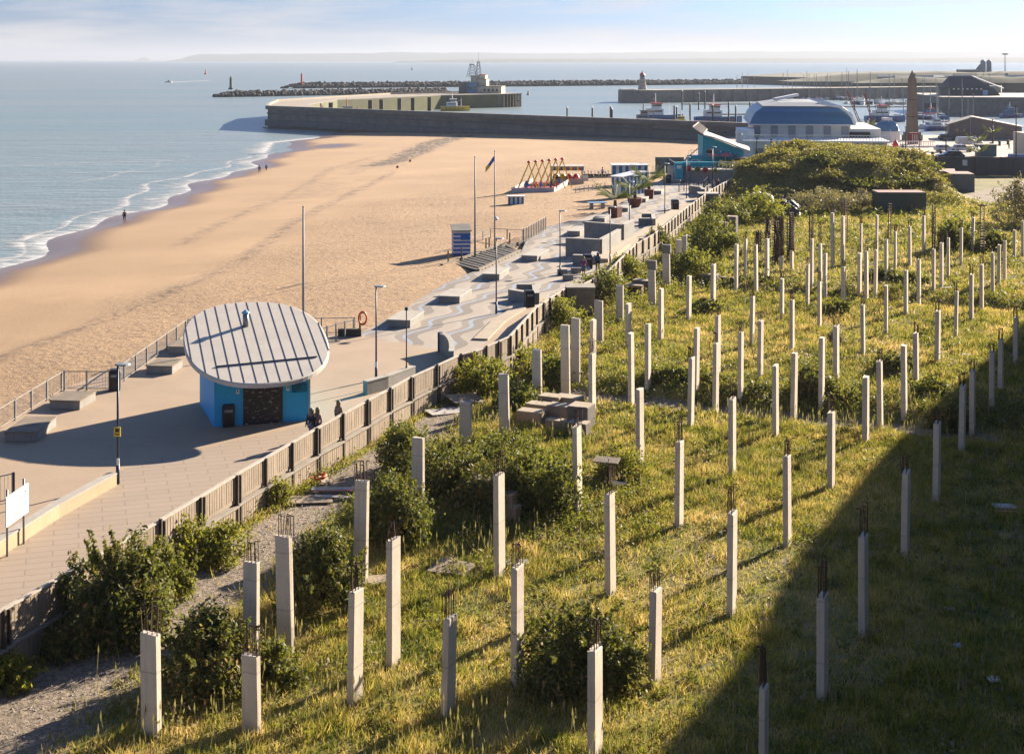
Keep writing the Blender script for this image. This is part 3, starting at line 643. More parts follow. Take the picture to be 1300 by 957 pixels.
# ================================================================== FENCE BETWEEN THE SITE AND THE PROMENADE
m_panel = M('panel_boards', (.46, .36, .26), .85, (.24, .185, .135), .8, bump=.35, bscale=14, streak=.75)
m_rail = M('pale_rail', (.62, .55, .46), .8, (.42, .36, .29), 2.5)
m_rail2 = M('stained_rail', (.40, .35, .29), .85, (.22, .19, .15), 1.5, streak=.4)
m_postd = M('fence_post', (.10, .072, .05), .85, (.04, .03, .025), 3)
def boundary(pts, label, top=1.02, low=-1.25, bay=3.1, seed=1, wear=True):
    o = Vector((pts[0][0], pts[0][1], 0)); th = thing('boundary_fence', label, 'fence', o)
    r = random.Random(seed); pn = MB(); ra = MB(); lo = MB(); posts = 0
    for a, b in zip(pts[:-1], pts[1:]):
        a, b = Vector((a[0], a[1], 0))-o, Vector((b[0], b[1], 0))-o; L = (b-a).length; d = (b-a).normalized(); nn = Vector((d.y, -d.x, 0))
        n_ = max(1, round(L/bay)); 
        for k in range(n_):
            p, q = a+d*L*k/n_, a+d*L*(k+1)/n_
            pn.bar(p+Vector((0, 0, (top-.15)/2))+nn*.03, q+Vector((0, 0, (top-.15)/2))+nn*.03, .05, top+.15)
            nb_ = int((q-p).length/.2)
            for j in range(nb_):                       # the boards stand a few mm proud of each other
                c = p.lerp(q, (j+.5)/nb_)+nn*(.056+r.random()*.014); pn.bar(c+d*-.088+Vector((0, 0, .47)), c+d*.088+Vector((0, 0, .47)), .014, top-.1-r.random()*.03)
            dz = r.uniform(-.05, .04)
            pn.bar(p+Vector((0, 0, -.75+dz))+nn*.1, q+Vector((0, 0, -.75+dz))+nn*.1, .06, .95)
            for j in range(nb_):
                c = p.lerp(q, (j+.5)/nb_)+nn*(.136+r.random()*.012); pn.bar(c+d*-.085+Vector((0, 0, -.76)), c+d*.085+Vector((0, 0, -.76)), .012, .93)
            ra.bar(p+Vector((0, 0, top+r.uniform(-.02, .02)))+nn*.02, q+Vector((0, 0, top+r.uniform(-.02, .02)))+nn*.02, .16, .07)
            z0, z1 = -.24+r.uniform(-.08, .05), -.24+r.uniform(-.08, .05)
            lo.bar(p+Vector((0, 0, z0))+nn*.14, q+Vector((0, 0, z1))+nn*.14, .22, .09)
            if posts < 96:
                pm = MB(); tt = r.uniform(0, .12)
                pm.box(p+nn*.13+Vector((0, 0, (top+tt+low-.4)/2)), (.09, .14, top+tt-low+.4), math.atan2(d.y, d.x)); posts += 1
                if r.random() < .55: pm.box(p+nn*.13+d*.28+Vector((0, 0, (top+low-.5)/2)), (.07, .12, top-low+.4), math.atan2(d.y, d.x))
                pm.build('post', m_postd, th)
    pn.build('panel_boards', m_panel, th); ra.build('top_rail', m_rail, th); lo.build('lower_rail', m_rail2, th)
    return th
boundary([(-27.5, 14)]+FEN[1:7], 'weathered board fence with dark posts curving past the kiosk', seed=3)
boundary(FEN[6:12], 'pale board fence running beside the wavy paving as far as the square block', seed=4, bay=2.1)
boundary(FEN[12:], 'long pale fence climbing from the square block towards the turquoise cafe', seed=5, bay=2.6)
a, b = Vector((4.3, 111.9, 0)), Vector((5.6, 113.1, 0))
th = thing('block_wall', 'square dark board-faced block stepping out of the fence', 'wall', (4.95, 112.3, 0), .0)
mb = MB(); mb.box((.45, -.1, -.1), (2.2, 1.9, 2.3)); mb.build('body', m_wood, th); mb = MB(); mb.box((.45, -.1, 1.08), (2.3, 2.0, .08)); mb.build('coping', m_rail2, th)
p = P(893, 246, .9); th = thing('block_wall', 'square concrete block in the fence below the cafe people', 'wall', (p.x+.6, p.y, 0))
mb = MB(); mb.box((0, 0, -.15), (2.6, 2.4, 2.2)); mb.build('body', m_conc_dark, th); mb = MB(); mb.box((0, 0, .98), (2.7, 2.5, .1)); mb.build('coping', m_conc_light, th)
# ================================================================== BEACH RAILINGS
def railing(pts, label, z=0, h=1.1, bay=2.2, mesh=True, mat=None, name='railing', rails=(1.0,)):
    mat = mat or m_steel; o = Vector((pts[0][0], pts[0][1], z)); th = thing(name, label, 'railing', o)
    rl = MB(); wm = MB(); k_ = 0
    for a, b in zip(pts[:-1], pts[1:]):
        a, b = Vector((a[0], a[1], a[2] if len(a) > 2 else z))-o, Vector((b[0], b[1], b[2] if len(b) > 2 else z))-o; d = (b-a); L = d.length; d.normalize(); n_ = max(1, round(L/bay))
        for f in rails: rl.bar(a+Vector((0, 0, h*f)), b+Vector((0, 0, h*f)), .07, .05)
        if mesh:
            rl.bar(a+Vector((0, 0, .12)), b+Vector((0, 0, .12)), .04, .04)
            m_ = int(L/.16)
            for j in range(m_): c = a.lerp(b, (j+.5)/m_); wm.bar(c+Vector((0, 0, .12)), c+Vector((0, 0, h)), .012, .012)
        for k in range(n_+1):
            if k == n_ and b is not None and pts[-1][:2] != (b.x+o.x, b.y+o.y) and k_ > 0 and False: continue
            c = a.lerp(b, k/n_)
            if k == 0 and a.length > .01: continue
            pm = MB(); pm.box(c+Vector((0, 0, h/2+.02)), (.09, .09, h+.04), math.atan2(d.y, d.x)); pm.build('post', mat, th)
    rl.build('top_rail', m_rail2 if mesh else mat, th)
    if mesh: wm.build('bars', m_grey, th)
    return th
railing([(-28.3, 20), (-26.3, 72.5), (-25.8, 81.2)], 'grey bar railing above the beach beside the two slab benches')
railing([(-25.7, 81.4), (-23.1, 81.4)], 'short railing panel across the jog beside the post bin', bay=1.3)
railing([(-23.0, 81.5), (-22.4, 97.3)], 'bar railing running from the post bin to behind the oval kiosk roof')
railing([(-22.3, 97.6), (-10.9, 98.2)], 'dark railing crossing behind the kiosk to the orange lifebuoy', mesh=False, rails=(1.0, .1))
railing([(-13.6, 93.4), (-12.4, 95), (-10.9, 97.6)], 'short row of railing posts slanting beside the ramp by the kiosk', mesh=False, bay=.95, rails=(.95,))
a_, b_ = P(665, 308), P(693, 292)
railing([(a_.x, a_.y), (b_.x, b_.y)], 'white-grey barred railing down the boat ramp to the sand', h=1.45, bay=1.3)
a_, b_ = P(585, 306), P(623, 296); c_ = P(664, 303)
railing([(a_.x-1, a_.y-3, -1), (b_.x, b_.y, -.6)], 'light metal handrail on the beach behind the striped hut', mesh=False, bay=2, rails=(1, .55))
railing([(b_.x+.1, b_.y, -.6), (c_.x, c_.y, -.2)], 'thin wire railing on the beach between the hut and the boat ramp', mesh=False, bay=3, rails=(1,))
a_, b_ = P(0, 640), P(17, 636)
railing([(a_.x-6, a_.y-6), (b_.x, b_.y)], 'dark-framed railing end at the edge of view beside the white sign', mat=m_navy, bay=2.4, h=1.2)
# ================================================================== THE KIOSK
KX, KY = -13.05, 74.0; KR = math.atan2(.295, .955)
k_th = thing('beach_kiosk', 'blue kiosk with an oval pale metal roof and scruffy black shutter', 'kiosk', (KX, KY, 0), KR)
def roof_z(u, v): return 3.85+(v-2.6)*.25
wl_ = [(-2.45, 0), (2.45, 0), (2.55, 5.2), (1.2, 6.6), (-1.2, 6.6), (-2.75, 5.2)]
mb = MB(); n_ = len(wl_)
vs = [(x, y, -.02) for x, y in wl_]+[(x, y, roof_z(x, y)-.18) for x, y in wl_]
mb.add(vs, [(i, (i+1) % n_, n_+(i+1) % n_, n_+i) for i in range(n_)]); mb.build('walls', m_bluepaint, k_th)
mb = MB(); mb.box((2.47, -.02, 1.35), (.10, .14, 2.7)); mb.build('corner_trim', M('pale_blue_trim', (.45, .65, .75), .6), k_th)
def ell(sc, dz, n=64): return [Vector((3.95*sc*math.cos(2*PI*i/n)*(1+.0*i), 2.6+5.25*sc*math.sin(2*PI*i/n), 0)) for i in range(n)]
def squircle(sc, n=72):
    r_ = []
    for i in range(n):
        c, s_ = math.cos(2*PI*i/n), math.sin(2*PI*i/n); e_ = 2/2.35
        r_.append((3.8*sc*math.copysign(abs(c)**e_, c), 2.5+5.0*sc*math.copysign(abs(s_)**e_, s_)))
    return r_
rg = squircle(1.0); r2 = squircle(.985)
mb = MB(); n_ = len(rg)
vs = [(x, y, roof_z(x, y)-.16) for x, y in rg]+[(x, y, roof_z(x, y)+.03) for x, y in rg]+[(x, y, roof_z(x, y)+.06) for x, y in r2]
fs = [(i, (i+1) % n_, n_+(i+1) % n_, n_+i) for i in range(n_)]+[(n_+i, n_+(i+1) % n_, 2*n_+(i+1) % n_, 2*n_+i) for i in range(n_)]+[tuple(range(n_-1, -1, -1)), tuple(range(2*n_, 3*n_))]
mb.add(vs, fs); rf = mb.build('roof', m_zinc, k_th)
m_seam = M('dark_seam', (.045, .055, .085), .5)
mb = MB()
for k in range(-6, 7):
    x = k*.6+.05; e_ = 1-abs(x/3.8)**2.35
    if e_ <= 0: continue
    hh = 5.0*e_**(1/2.35)*.975; mb.bar((x, 2.5-hh, roof_z(x, 2.5-hh)+.066), (x, 2.5+hh, roof_z(x, 2.5+hh)+.066), .035, .022)
mb.bar((-2.4, -.35, roof_z(0, -.35)+.10), (2.9, .05, roof_z(0, .05)+.10), .07, .05)
mb.build('seam_ribs', m_seam, rf)
mb = MB(); v0 = roof_z(-.35, 4.3); mb.tube((-.35, 4.3, v0), (-.35, 4.3, v0+.75), .16, n=12); mb.build('vent_pipe', m_steel, k_th, True)
mb = MB(); mb.lathe([(.24, 0), (.22, .06), (.03, .2)], 12, (-.35, 4.3, v0+.76)); mb.build('vent_cap', m_ltblue, k_th)
t = NT('scuffed_shutter'); n = t.noise(t.coord('Object', (1.5, 1, 5)), 2.2, 6, .75); t.col(t.mix(t.ramp(n, .575, .62), (.012, .012, .014), (.42, .40, .38))); t.rough(.5); m_shut = t.m
mb = MB(); mb.box((.05, -.03, 1.15), (2.05, .06, 2.3)); sh_ = mb.build('shutter_door', m_shut, k_th)
mb = MB()
for z in np.arange(.1, 2.25, .18): mb.box((.05, -.075, z), (2.0, .02, .02))
mb.build('slat_lines', m_black, sh_)
for x in (-1.25, 1.35):
    mb = MB(); mb.box((x, -.015, 1.75), (.16, .03, .22)); mb.box((x, -.035, 1.78), (.06, .01, .1), mi=1); mb.build('notice_plate', [m_white, m_navy], k_th)
mb = MB(); mb.box((-2.1, -.012, 2.5), (.3, .02, .12)); mb.build('wall_light', m_grey, k_th)
t = NT('wall_scrape'); n = t.noise(t.coord('Object', (1, 1, 3)), 2.4, 5, .8); t.col((.02, .05, .09)); t.L(t.ramp(n, .55, .6), t.b.inputs['Alpha']); 
mb = MB(); mb.box((1.95, -.006, 1.75), (.8, .012, .5)); mb.build('wall_scrape', t.m, k_th)
# ================================================================== PROMENADE FURNITURE
def bin_(p, label, h=1.15, w=.55, name='litter_bin', rz=.2):
    th = thing(name, label, 'litter bin', p, rz)
    mb = MB(); mb.box((0, 0, h*.42), (w, w, h*.84), taper=1.04); mb.build('body', m_black, th, bevel=.02)
    mb = MB(); mb.box((0, 0, h*.92), (w*1.12, w*1.12, h*.16), taper=.8); mb.build('lid', m_black, th, bevel=.02)
    mb = MB(); mb.box((0, -w/2-.012, h*.72), (w*.7, .02, h*.12)); mb.build('opening', m_grey, th)
    return th
bin_(P(289.5, 540.5), 'black litter bin standing against the blue kiosk wall', 1.15, .6, rz=KR)
bin_(P(146, 495), 'black litter bin beside the navy lamp post by the railing', 1.2, .6)
bin_(P(672, 389), 'black litter bin beside the low seat wall at the wavy paving', 1.25, .7)
bin_(P(746, 341), 'black litter bin behind the woman in the purple top', 1.3, .75)
bin_(P(857, 266), 'black litter bin beside the low seat wall below the cafe', 1.25, .8)
bin_(P(847, 232), 'grey-blue litter bin near the turquoise cafe corner', 1.2, 1.0)
mb = MB(); p = P(559, 446); mb.box((0, 0, .62), (.34, .34, 1.24)); tag(mb.build('information_pillar', m_navy, loc=p, bevel=.02), 'dark pillar at the end of the curved low wall', 'pillar')
def slab_seat(x0, y0, x1, y1, wd, h, label, name='concrete_bench', wood=False):
    a, b = P(x0, y0), P(x1, y1); c = (a+b)/2; d = b-a; rz = math.atan2(d.y, d.x)
    th = thing(name, label, 'seat', c, rz, 'concrete seats along the promenade')
    L = d.length; mb = MB(); mb.box((0, 0, h/2-.03), (L, wd, h-.06)); mb.build('base', m_conc, th, bevel=.02)
    mb = MB(); mb.box((0, 0, h-.03), (L+.06, wd+.06, .08)); mb.build('top', m_conc_light if not wood else m_wood, th, bevel=.015)
    return th
slab_seat(26, 561, 52, 541, 1.6, .5, 'slab seat with dark marks on top, lowest by the beach railing', wood=True)
slab_seat(82, 520, 103, 508, 1.7, .5, 'slab seat beside the railing jog and the post bin', wood=True)
slab_seat(202, 475, 216, 466, 1.6, .5, 'slab seat tucked beside the kiosk roof edge', wood=True)
slab_seat(228, 450, 240, 441, 1.5, .5, 'slab seat partly hidden behind the kiosk roof', wood=True)
slab_seat(506, 416, 524, 404, 1.7, .55, 'pale block seat nearest the lifebuoy on the esplanade')
slab_seat(570, 385, 586, 375, 1.7, .55, 'pale block seat second along the sand-side edge of wavy paving')
slab_seat(623, 356, 636, 347, 1.5, .55, 'pale block seat third along, below the boardwalk')
slab_seat(672, 332, 688, 323, 1.5, .55, 'pale block seat fourth along, beside the boat ramp')
slab_seat(728, 300, 738, 294, 1.4, .55, 'block seat in front of the big sunken walls')
slab_seat(760, 283, 768, 278, 1.4, .55, 'block seat before the first potted palm')
slab_seat(791, 269, 795, 266, 1.2, .5, 'small block seat right beside the first potted palm')
slab_seat(814, 257, 818, 254, 1.2, .5, 'small block seat between the first and second palms')
slab_seat(834, 247, 838, 244, 1.2, .5, 'small block seat beside the third potted palm')
slab_seat(858, 233, 866, 230, 1.4, .5, 'small block seat near the cafe bin')
def lowwall(pts, h, w, label, name='low_wall', mat=None, cope=True, h2=None):
    P0 = Vector(pts[0]); o = Vector((P0.x, P0.y, 0)); th = thing(name, label, 'wall', o)
    mb = MB(); cp = MB(); n_ = len(pts)
    for k, (a, b) in enumerate(zip(pts[:-1], pts[1:])):
        a, b = Vector((a[0], a[1], 0))-o, Vector((b[0], b[1], 0))-o; d = (b-a).normalized(); nn = Vector((-d.y, d.x, 0))*w/2
        ha = h+((h2 or h)-h)*k/(n_-1); hb = h+((h2 or h)-h)*(k+1)/(n_-1)
        a = a-d*.02; b = b+d*.02
        up = Vector((0, 0, 1))
        mb.add([a-nn, b-nn, b+nn, a+nn, a-nn+up*ha, b-nn+up*hb, b+nn+up*hb, a+nn+up*ha], [(3, 2, 1, 0), (4, 5, 6, 7), (0, 1, 5, 4), (1, 2, 6, 5), (2, 3, 7, 6), (3, 0, 4, 7)])
        if cope:
            n2 = nn*1.12; e = up*.07
            cp.add([a-n2+up*ha, b-n2+up*hb, b+n2+up*hb, a+n2+up*ha, a-n2+up*ha+e, b-n2+up*hb+e, b+n2+up*hb+e, a+n2+up*ha+e], [(3, 2, 1, 0), (4, 5, 6, 7), (0, 1, 5, 4), (1, 2, 6, 5), (2, 3, 7, 6), (3, 0, 4, 7)])
    mb.build('body', mat or m_conc, th)
    if cope: cp.build('coping', m_conc_light, th)
    return th
w2 = lambda x, y: tuple(P(x, y)[:2])
lowwall([w2(464, 501), w2(490, 494), w2(524, 481)], .72, .35, 'wedge-shaped grey wall beside the thin lamp and board fence')
cv = []
for k in range(9):
    f = k/8; cv.append((P(560, 447).x+ (FEN[6][0]-.5-P(560, 447).x)*math.sin(f*PI/2), P(560, 447).y+(FEN[6][1]+.2-P(560, 447).y)*(1-math.cos(f*PI/2))))
lowwall(cv, 1.15, .3, 'curved concrete wall sweeping from the dark pillar to the fence')
lowwall([w2(648, 380), w2(672, 384)], .75, .5, 'low seat wall beside the black bin at the wavy paving'); lowwall([w2(656, 374), w2(679, 374), w2(681, 386)], .8, .45, 'angled low wall just behind the seat wall and black bin')
lowwall([w2(719, 325), w2(762, 327), w2(786, 313)], 1.7, .4, 'tall grey wall of the sunken entrance, sand-side face in shade', name='sunken_entrance_wall', mat=m_conc)
lowwall([w2(743, 305), w2(790, 309), w2(803, 303)], 1.9, .4, 'second tall grey wall, rear of the sunken entrance', name='sunken_entrance_wall', mat=m_conc)
lowwall([w2(728, 335), w2(754, 336), w2(755, 331)], .8, .5, 'low wall seat behind the woman in purple')
lowwall([w2(811, 286), w2(826, 286)], .75, .5, 'low wall seat with dark face beside the last lamps'); lowwall([w2(815, 281), w2(829, 281), w2(830, 288)], .85, .4, 'low angled wall behind the dark-faced seat')
lowwall([w2(876, 245), w2(890, 247), w2(893, 250)], 1.0, .4, 'low wall corner below the standing group near the cafe')
lowwall([tuple(P(-60, 742)[:2]), w2(0, 703), w2(70, 657), w2(143, 616)], .58, .38, 'sunlit low terrace wall running up towards the lamp with yellow sign', h2=.5, cope=True, mat=M('sun_tinted_terrace_stone', (.52, .40, .25), .85, (.42, .31, .19), 1.5, streak=.3))  # warm sunlight on the wall face is put into the stone colour
m_path = M('raised_kerb', (.50, .41, .30), .85, (.40, .32, .23), .8)
def kerb(pts, w, h, name='kerb'):
    mb = MB()
    for a, b in zip(pts[:-1], pts[1:]): mb.bar(Vector((a[0], a[1], h/2+.004)), Vector((b[0], b[1], h/2+.004)), w, h)
    struct(mb.build(name, m_path))
kerb([w2(685, 397), w2(710, 385), w2(728, 365)], 1.2, .12, 'raised_kerb'); kerb([w2(610, 432), w2(634, 408), w2(660, 392)], 1.0, .12, 'raised_kerb')
kerb([w2(760, 333), w2(790, 312), w2(820, 300)], 1.8, .35, 'raised_kerb'); kerb([w2(805, 306), w2(832, 287), w2(860, 268)], 1.6, .15, 'raised_kerb')
for k, (x, y) in enumerate(((709, 349), (726, 347), (716, 356))):
    mb = MB(); mb.box((0, 0, .25), (.9, .35, .5)); tag(mb.build('concrete_block', m_conc, loc=P(x+5, y), bevel=.03), ('low concrete block at the foot of the slender lamp', 'low concrete block nearest the woman in purple', 'low concrete block at the end of the raised kerb')[k], 'concrete block')
# boardwalk on the sand and its striped hut
a_, b_, c_ = P(610, 344, -.1), P(662, 318, -.1), P(588, 313, -.7)
th = thing('timber_boardwalk', 'brown slatted timber steps on the sand behind the block seats', 'boardwalk', a_, 0)
B0 = [P(607, 345, -.05), P(660, 320, -.05), P(632, 312, -.35), P(575, 336, -.6)]; B0 = [b-a_ for b in B0]
mb = MB()
for k in range(13):
    f = (k+.5)/13; mb.bar(B0[0].lerp(B0[1], f)+Vector((0, 0, .05+.02*(k % 2))), B0[3].lerp(B0[2], f)+Vector((0, 0, .05)), .55, .12)
mb.build('treads', m_darkwood, th)
mb = MB(); mb.bar(B0[0]+Vector((0, 0, .1)), B0[1]+Vector((0, 0, .1)), .28, .3); mb.bar(B0[3]+Vector((-1, -1.5, .1)), B0[2]+Vector((1, 1, .1)), .28, .35); mb.build('side_beams', m_wood, th)
for k, (x, y) in enumerate(((569, 330), (586, 326), (617, 313), (621, 312), (647, 306))):
    pm = MB(); pm.box(P(x, y+6, -.6)-a_+Vector((0, 0, .6)), (.14, .14, 1.5)); pm.build('post', m_wood, th)
hp = P(586.5, 327, -.75)
th = thing('lifeguard_hut', 'blue and white striped lifeguard hut with grey flat roof on the sand', 'hut', hp, .12)
mb = MB(); hw, hd, hh = 1.7, 2.4, 2.35
for k in range(12): mb.box((0, hd/2-.02, .25+hh*(k+.5)/12), (hw+(0 if k % 2 else .02), hd, hh/12), mi=k % 2)
mb.build('striped_walls', [m_royal, m_white], th)
mb = MB(); mb.add([(-hw/2-.12, -.25, 2.62), (hw/2+.12, -.25, 2.62), (hw/2+.12, hd+.2, 2.95), (-hw/2-.12, hd+.2, 2.95), (-hw/2-.12, -.25, 2.72), (hw/2+.12, -.25, 2.72), (hw/2+.12, hd+.2, 3.05), (-hw/2-.12, hd+.2, 3.05)], [(3, 2, 1, 0), (4, 5, 6, 7), (0, 1, 5, 4), (1, 2, 6, 5), (2, 3, 7, 6), (3, 0, 4, 7)]); mb.build('roof', m_conc_dark, th)
mb = MB(); mb.box((.32, -.05, 2.05), (.9, .05, .6)); mb.build('hatch', m_royal, th); mb = MB(); mb.box((0, hd/2, .12), (hw-.1, hd-.1, .28)); mb.build('plinth', m_darkwood, th)
# lamps
def lamp(x, yt, yb, label, style='flat', r=.055, extra=None):
    p = P(x, yb); h_ = (yb-yt)*p.y/FPX; th = thing('street_lamp', label, 'lamp post', p, 0, 'lamp posts along the promenade')
    mb = MB(); mb.tube((0, 0, 0), (0, 0, h_), r, r*.8, 10); mb.tube((0, 0, 0), (0, 0, .9), r*1.5, r*1.4, 10); mb.build('pole', m_navy if style != 'thin' else m_darkwood, th, True)
    mb = MB()
    if style == 'flat': mb.lathe([(.02, .10), (.32, .06), (.36, 0), (.05, -.05)], 14, (.22, 0, h_)); mb.bar((0, 0, h_-.02), (.3, 0, h_), .05, .05)
    else: mb.tube((0, 0, h_-.04), (0, 0, h_+.14), .12, .09, 8)
    mb.build('lamp_head', m_grey if style == 'flat' else m_black, th)
    return th, h_
th, h_ = lamp(149.5, 463, 614, 'navy lamp post carrying a small yellow sign', r=.06)
mb = MB(); mb.box((.0, -.09, 2.35), (.30, .04, .42)); mb.box((0, -.118, 2.42), (.16, .01, .16), mi=1); mb.box((0, -.118, 2.24), (.2, .01, .05), mi=1); mb.build('yellow_sign', [m_yellow, m_black], th)
mb = MB(); mb.box((.03, -.08, 1.0), (.12, .05, .3)); mb.build('access_door', m_white, th)
th, h_ = lamp(477.5, 364, 482, 'navy lamp post with flat head before the wedge-shaped wall'); mb = MB(); mb.tube((0, 0, .75), (0, 0, 1.05), .085, n=10); mb.build('white_band', m_white, th)
lamp(516, 393, 484, 'thin dark lamp post with small black head behind the board fence', 'thin', .04)
lamp(630, 303, 398.5, 'navy lamp post in the middle of the wavy paving'); lamp(711, 268, 350, 'navy lamp post near the sunken entrance walls')
lamp(774.5, 263, 335, 'navy lamp post beside the first potted palm'); lamp(799, 231, 293, 'navy lamp post between first and second potted palms')
lamp(844, 208, 271, 'grey lamp post beside the third potted palm'); lamp(871.5, 200, 252, 'navy lamp post before the cafe terrace ramp'); lamp(904.5, 187, 247, 'thick navy lamp post rising in front of the cafe', r=.09)
# flagpoles
def pole(x, yt, yb, z, label, r=.075):
    p = P(x, yb, z); h_ = (yb-yt)*p.y/FPX; th = thing('flagpole', label, 'flagpole', p)
    mb = MB(); mb.tube((0, 0, 0), (0, 0, h_), r, r*.55, 10); mb.build('pole', m_grey, th, True); mb = MB(); mb.lathe([(.02, 0), (.09, .06), (.02, .14)], 8, (0, 0, h_)); mb.build('finial', m_grey, th); return th, h_
pole(385, 264, 437, 0, 'bare tall flagpole rising behind the kiosk roof', .10); pole(603, 200, 328, -.5, 'bare grey flagpole beside the striped hut', .1)
th, h_ = pole(628, 193, 318, -.3, 'grey flagpole flying a blue and yellow flag')
mb = MB(); fl = []
for i in range(9):
    for j in range(5): fl.append((-.05-i*.11, .06*math.sin(i*.9), h_-.4-i*.15-j*.13+.03*math.sin(i)))
mb.v = fl
for i in range(8):
    for j in range(4): mb.f.append([i*5+j, (i+1)*5+j, (i+1)*5+j+1, i*5+j+1]); mb.m.append(0 if i+j*.8 < 5.6 else 1)
fo = mb.build('flag', [m_royal, m_yellow], th); md = fo.modifiers.new('s', 'SOLIDIFY'); md.thickness = .015
mb = MB(); mb.lathe([(.05, -.2), (.26, 0), (.05, .2)], 10, (.15, 0, 3.2)); mb.build('round_sign', m_white, th)
# lifebuoy stand
p = P(460.5, 427); th = thing('lifebuoy_stand', 'orange lifebuoy on a post at the end of the railing', 'lifebuoy', p)
mb = MB(); mb.box((-.2, .1, .7), (.12, .12, 1.5)); mb.box((-.9, .1, .25), (1.6, .35, .5)); mb.build('post', m_darkwood, th)
mb = MB(); rg = []
for i in range(20):
    A = 2*PI*i/20; rg.append([Vector(((.36+.085*math.cos(2*PI*j/8))*math.cos(A)*.75, .085*math.sin(2*PI*j/8)-.05, 1.25+(.42+.085*math.cos(2*PI*j/8))*math.sin(A))) for j in range(8)])
rg.append(rg[0]); mb.loft(rg, caps=False); mb.build('ring', m_orange, th, True)
p = P(391, 618, -1.2); mb = MB(); rg = []
for i in range(20):
    A = 2*PI*i/20; rg.append([Vector(((.36+.08*math.cos(2*PI*j/8))*math.cos(A), (.36+.08*math.cos(2*PI*j/8))*math.sin(A), .1+.08*math.sin(2*PI*j/8)+.1*math.cos(A))) for j in range(8)])
p = G(404, 612); rg.append(rg[0]); mb.loft(rg, caps=False); tag(mb.build('lifebuoy', m_orange, loc=p+Vector((0, 0, .12)), smooth=True), 'faded orange lifebuoy lying on gravel under the fence', 'lifebuoy')
# white sign
p1, p2 = P(9, 706), P(30, 690)
th = thing('notice_board', 'white notice board with small coloured marks on two steel posts', 'sign', p1, math.atan2(p2.y-p1.y, p2.x-p1.x)); L = (p2-p1).length
for x in (0, L): mb = MB(); mb.tube((x, 0, 0), (x, 0, 2.55), .045, n=8); mb.build('post', m_steel, th, True)
mb = MB(); mb.box((L/2, -.07, 1.75), (L+.5, .04, 1.15)); bd = mb.build('board', m_white, th)
mb = MB(); mb.box((-.05+L*.2, -.095, 1.75), (.05, .01, .42), mi=0); mb.box((L*.72, -.095, 1.72), (.035, .01, .32), mi=0); mb.lathe([(.1, -.005), (.1, .005)], 12, (0, 0, 0), mi=1)
for k in range(len(mb.v)-24, len(mb.v)): v = mb.v[k]; mb.v[k] = (L*.98+v[0], -.095+v[2], 1.62+v[1])
mb.box((L*.42, -.095, 1.62), (.1, .01, .07), mi=1); mb.box((L*.55, -.095, 1.42), (.55, .01, .12), mi=2); mb.box((L*.1, -.095, 1.28), (.5, .01, .05), mi=2); mb.box((L*.97, -.095, 2.08), (.12, .01, .07), mi=3)
mb.build('printed_marks', [m_grey, m_ltblue, M('pink_print', (.75, .5, .48), .6), m_redp], bd)
# ================================================================== BEACH KIOSKS, RIDES, CAFE
def gable(mb, w, d, z0, z1, o=(0, 0), mi=0): pass
def stripes_box(mb, c, d, n, rz=0, axis=0, mis=(0, 1)):
    """box whose walls are upright boards of two alternating paints"""
    R = Matrix.Rotation(rz, 3, 'Z')
    for k in range(n):
        off = Vector(((k+.5)/n-.5, 0, 0))*d[0]; mb.box(Vector(c)+R @ off, (d[0]/n, d[1]+(.02 if k % 2 else 0), d[2]), rz, mis[k % 2])
    m_ = max(2, round(d[1]/(d[0]/n)))
    for s in (-1, 1):
        for k in range(m_):
            off = Vector((s*(d[0]/2+.005), ((k+.5)/m_-.5)*d[1], 0)); mb.box(Vector(c)+R @ off, (.03, d[1]/m_, d[2]+.004), rz, mis[k % 2])
m_deep = M('teal_blue_paint', (.012, .24, .44), .6)
def kiosk(p, w, d, h, rz, label, n=7, roofz=.25):
    th = thing('beach_kiosk', label, 'kiosk', p, rz); mb = MB(); stripes_box(mb, (0, d/2, h/2), (w, d, h), n); mb.build('striped_walls', [m_deep, m_white], th)
    mb = MB(); mb.add([(-w/2-.2, -.3, h+.02), (w/2+.2, -.3, h+.02), (w/2+.2, d+.3, h+roofz), (-w/2-.2, d+.3, h+roofz), (-w/2-.2, -.3, h+.16), (w/2+.2, -.3, h+.16), (w/2+.2, d+.3, h+roofz+.14), (-w/2-.2, d+.3, h+roofz+.14)], [(3, 2, 1, 0), (4, 5, 6, 7), (0, 1, 5, 4), (1, 2, 6, 5), (2, 3, 7, 6), (3, 0, 4, 7)]); mb.build('roof', m_white, th)
    return th
p = P(784, 249, -.1); kiosk(p, 2.0, 5.0, 2.6, -.75, 'blue and white striped beach kiosk with sloping white roof, nearer the palms', 5, .5)
p = P(800, 232, -.1); kiosk(p, 5.4, 2.2, 2.6, .02, 'long blue and white striped beach kiosk behind the sloping one', 11, .1)
p = P(655, 261, -.9); kiosk(p, 2.1, 1.0, 1.15, .0, 'low blue and white striped box alone on the sand', 7, 0)
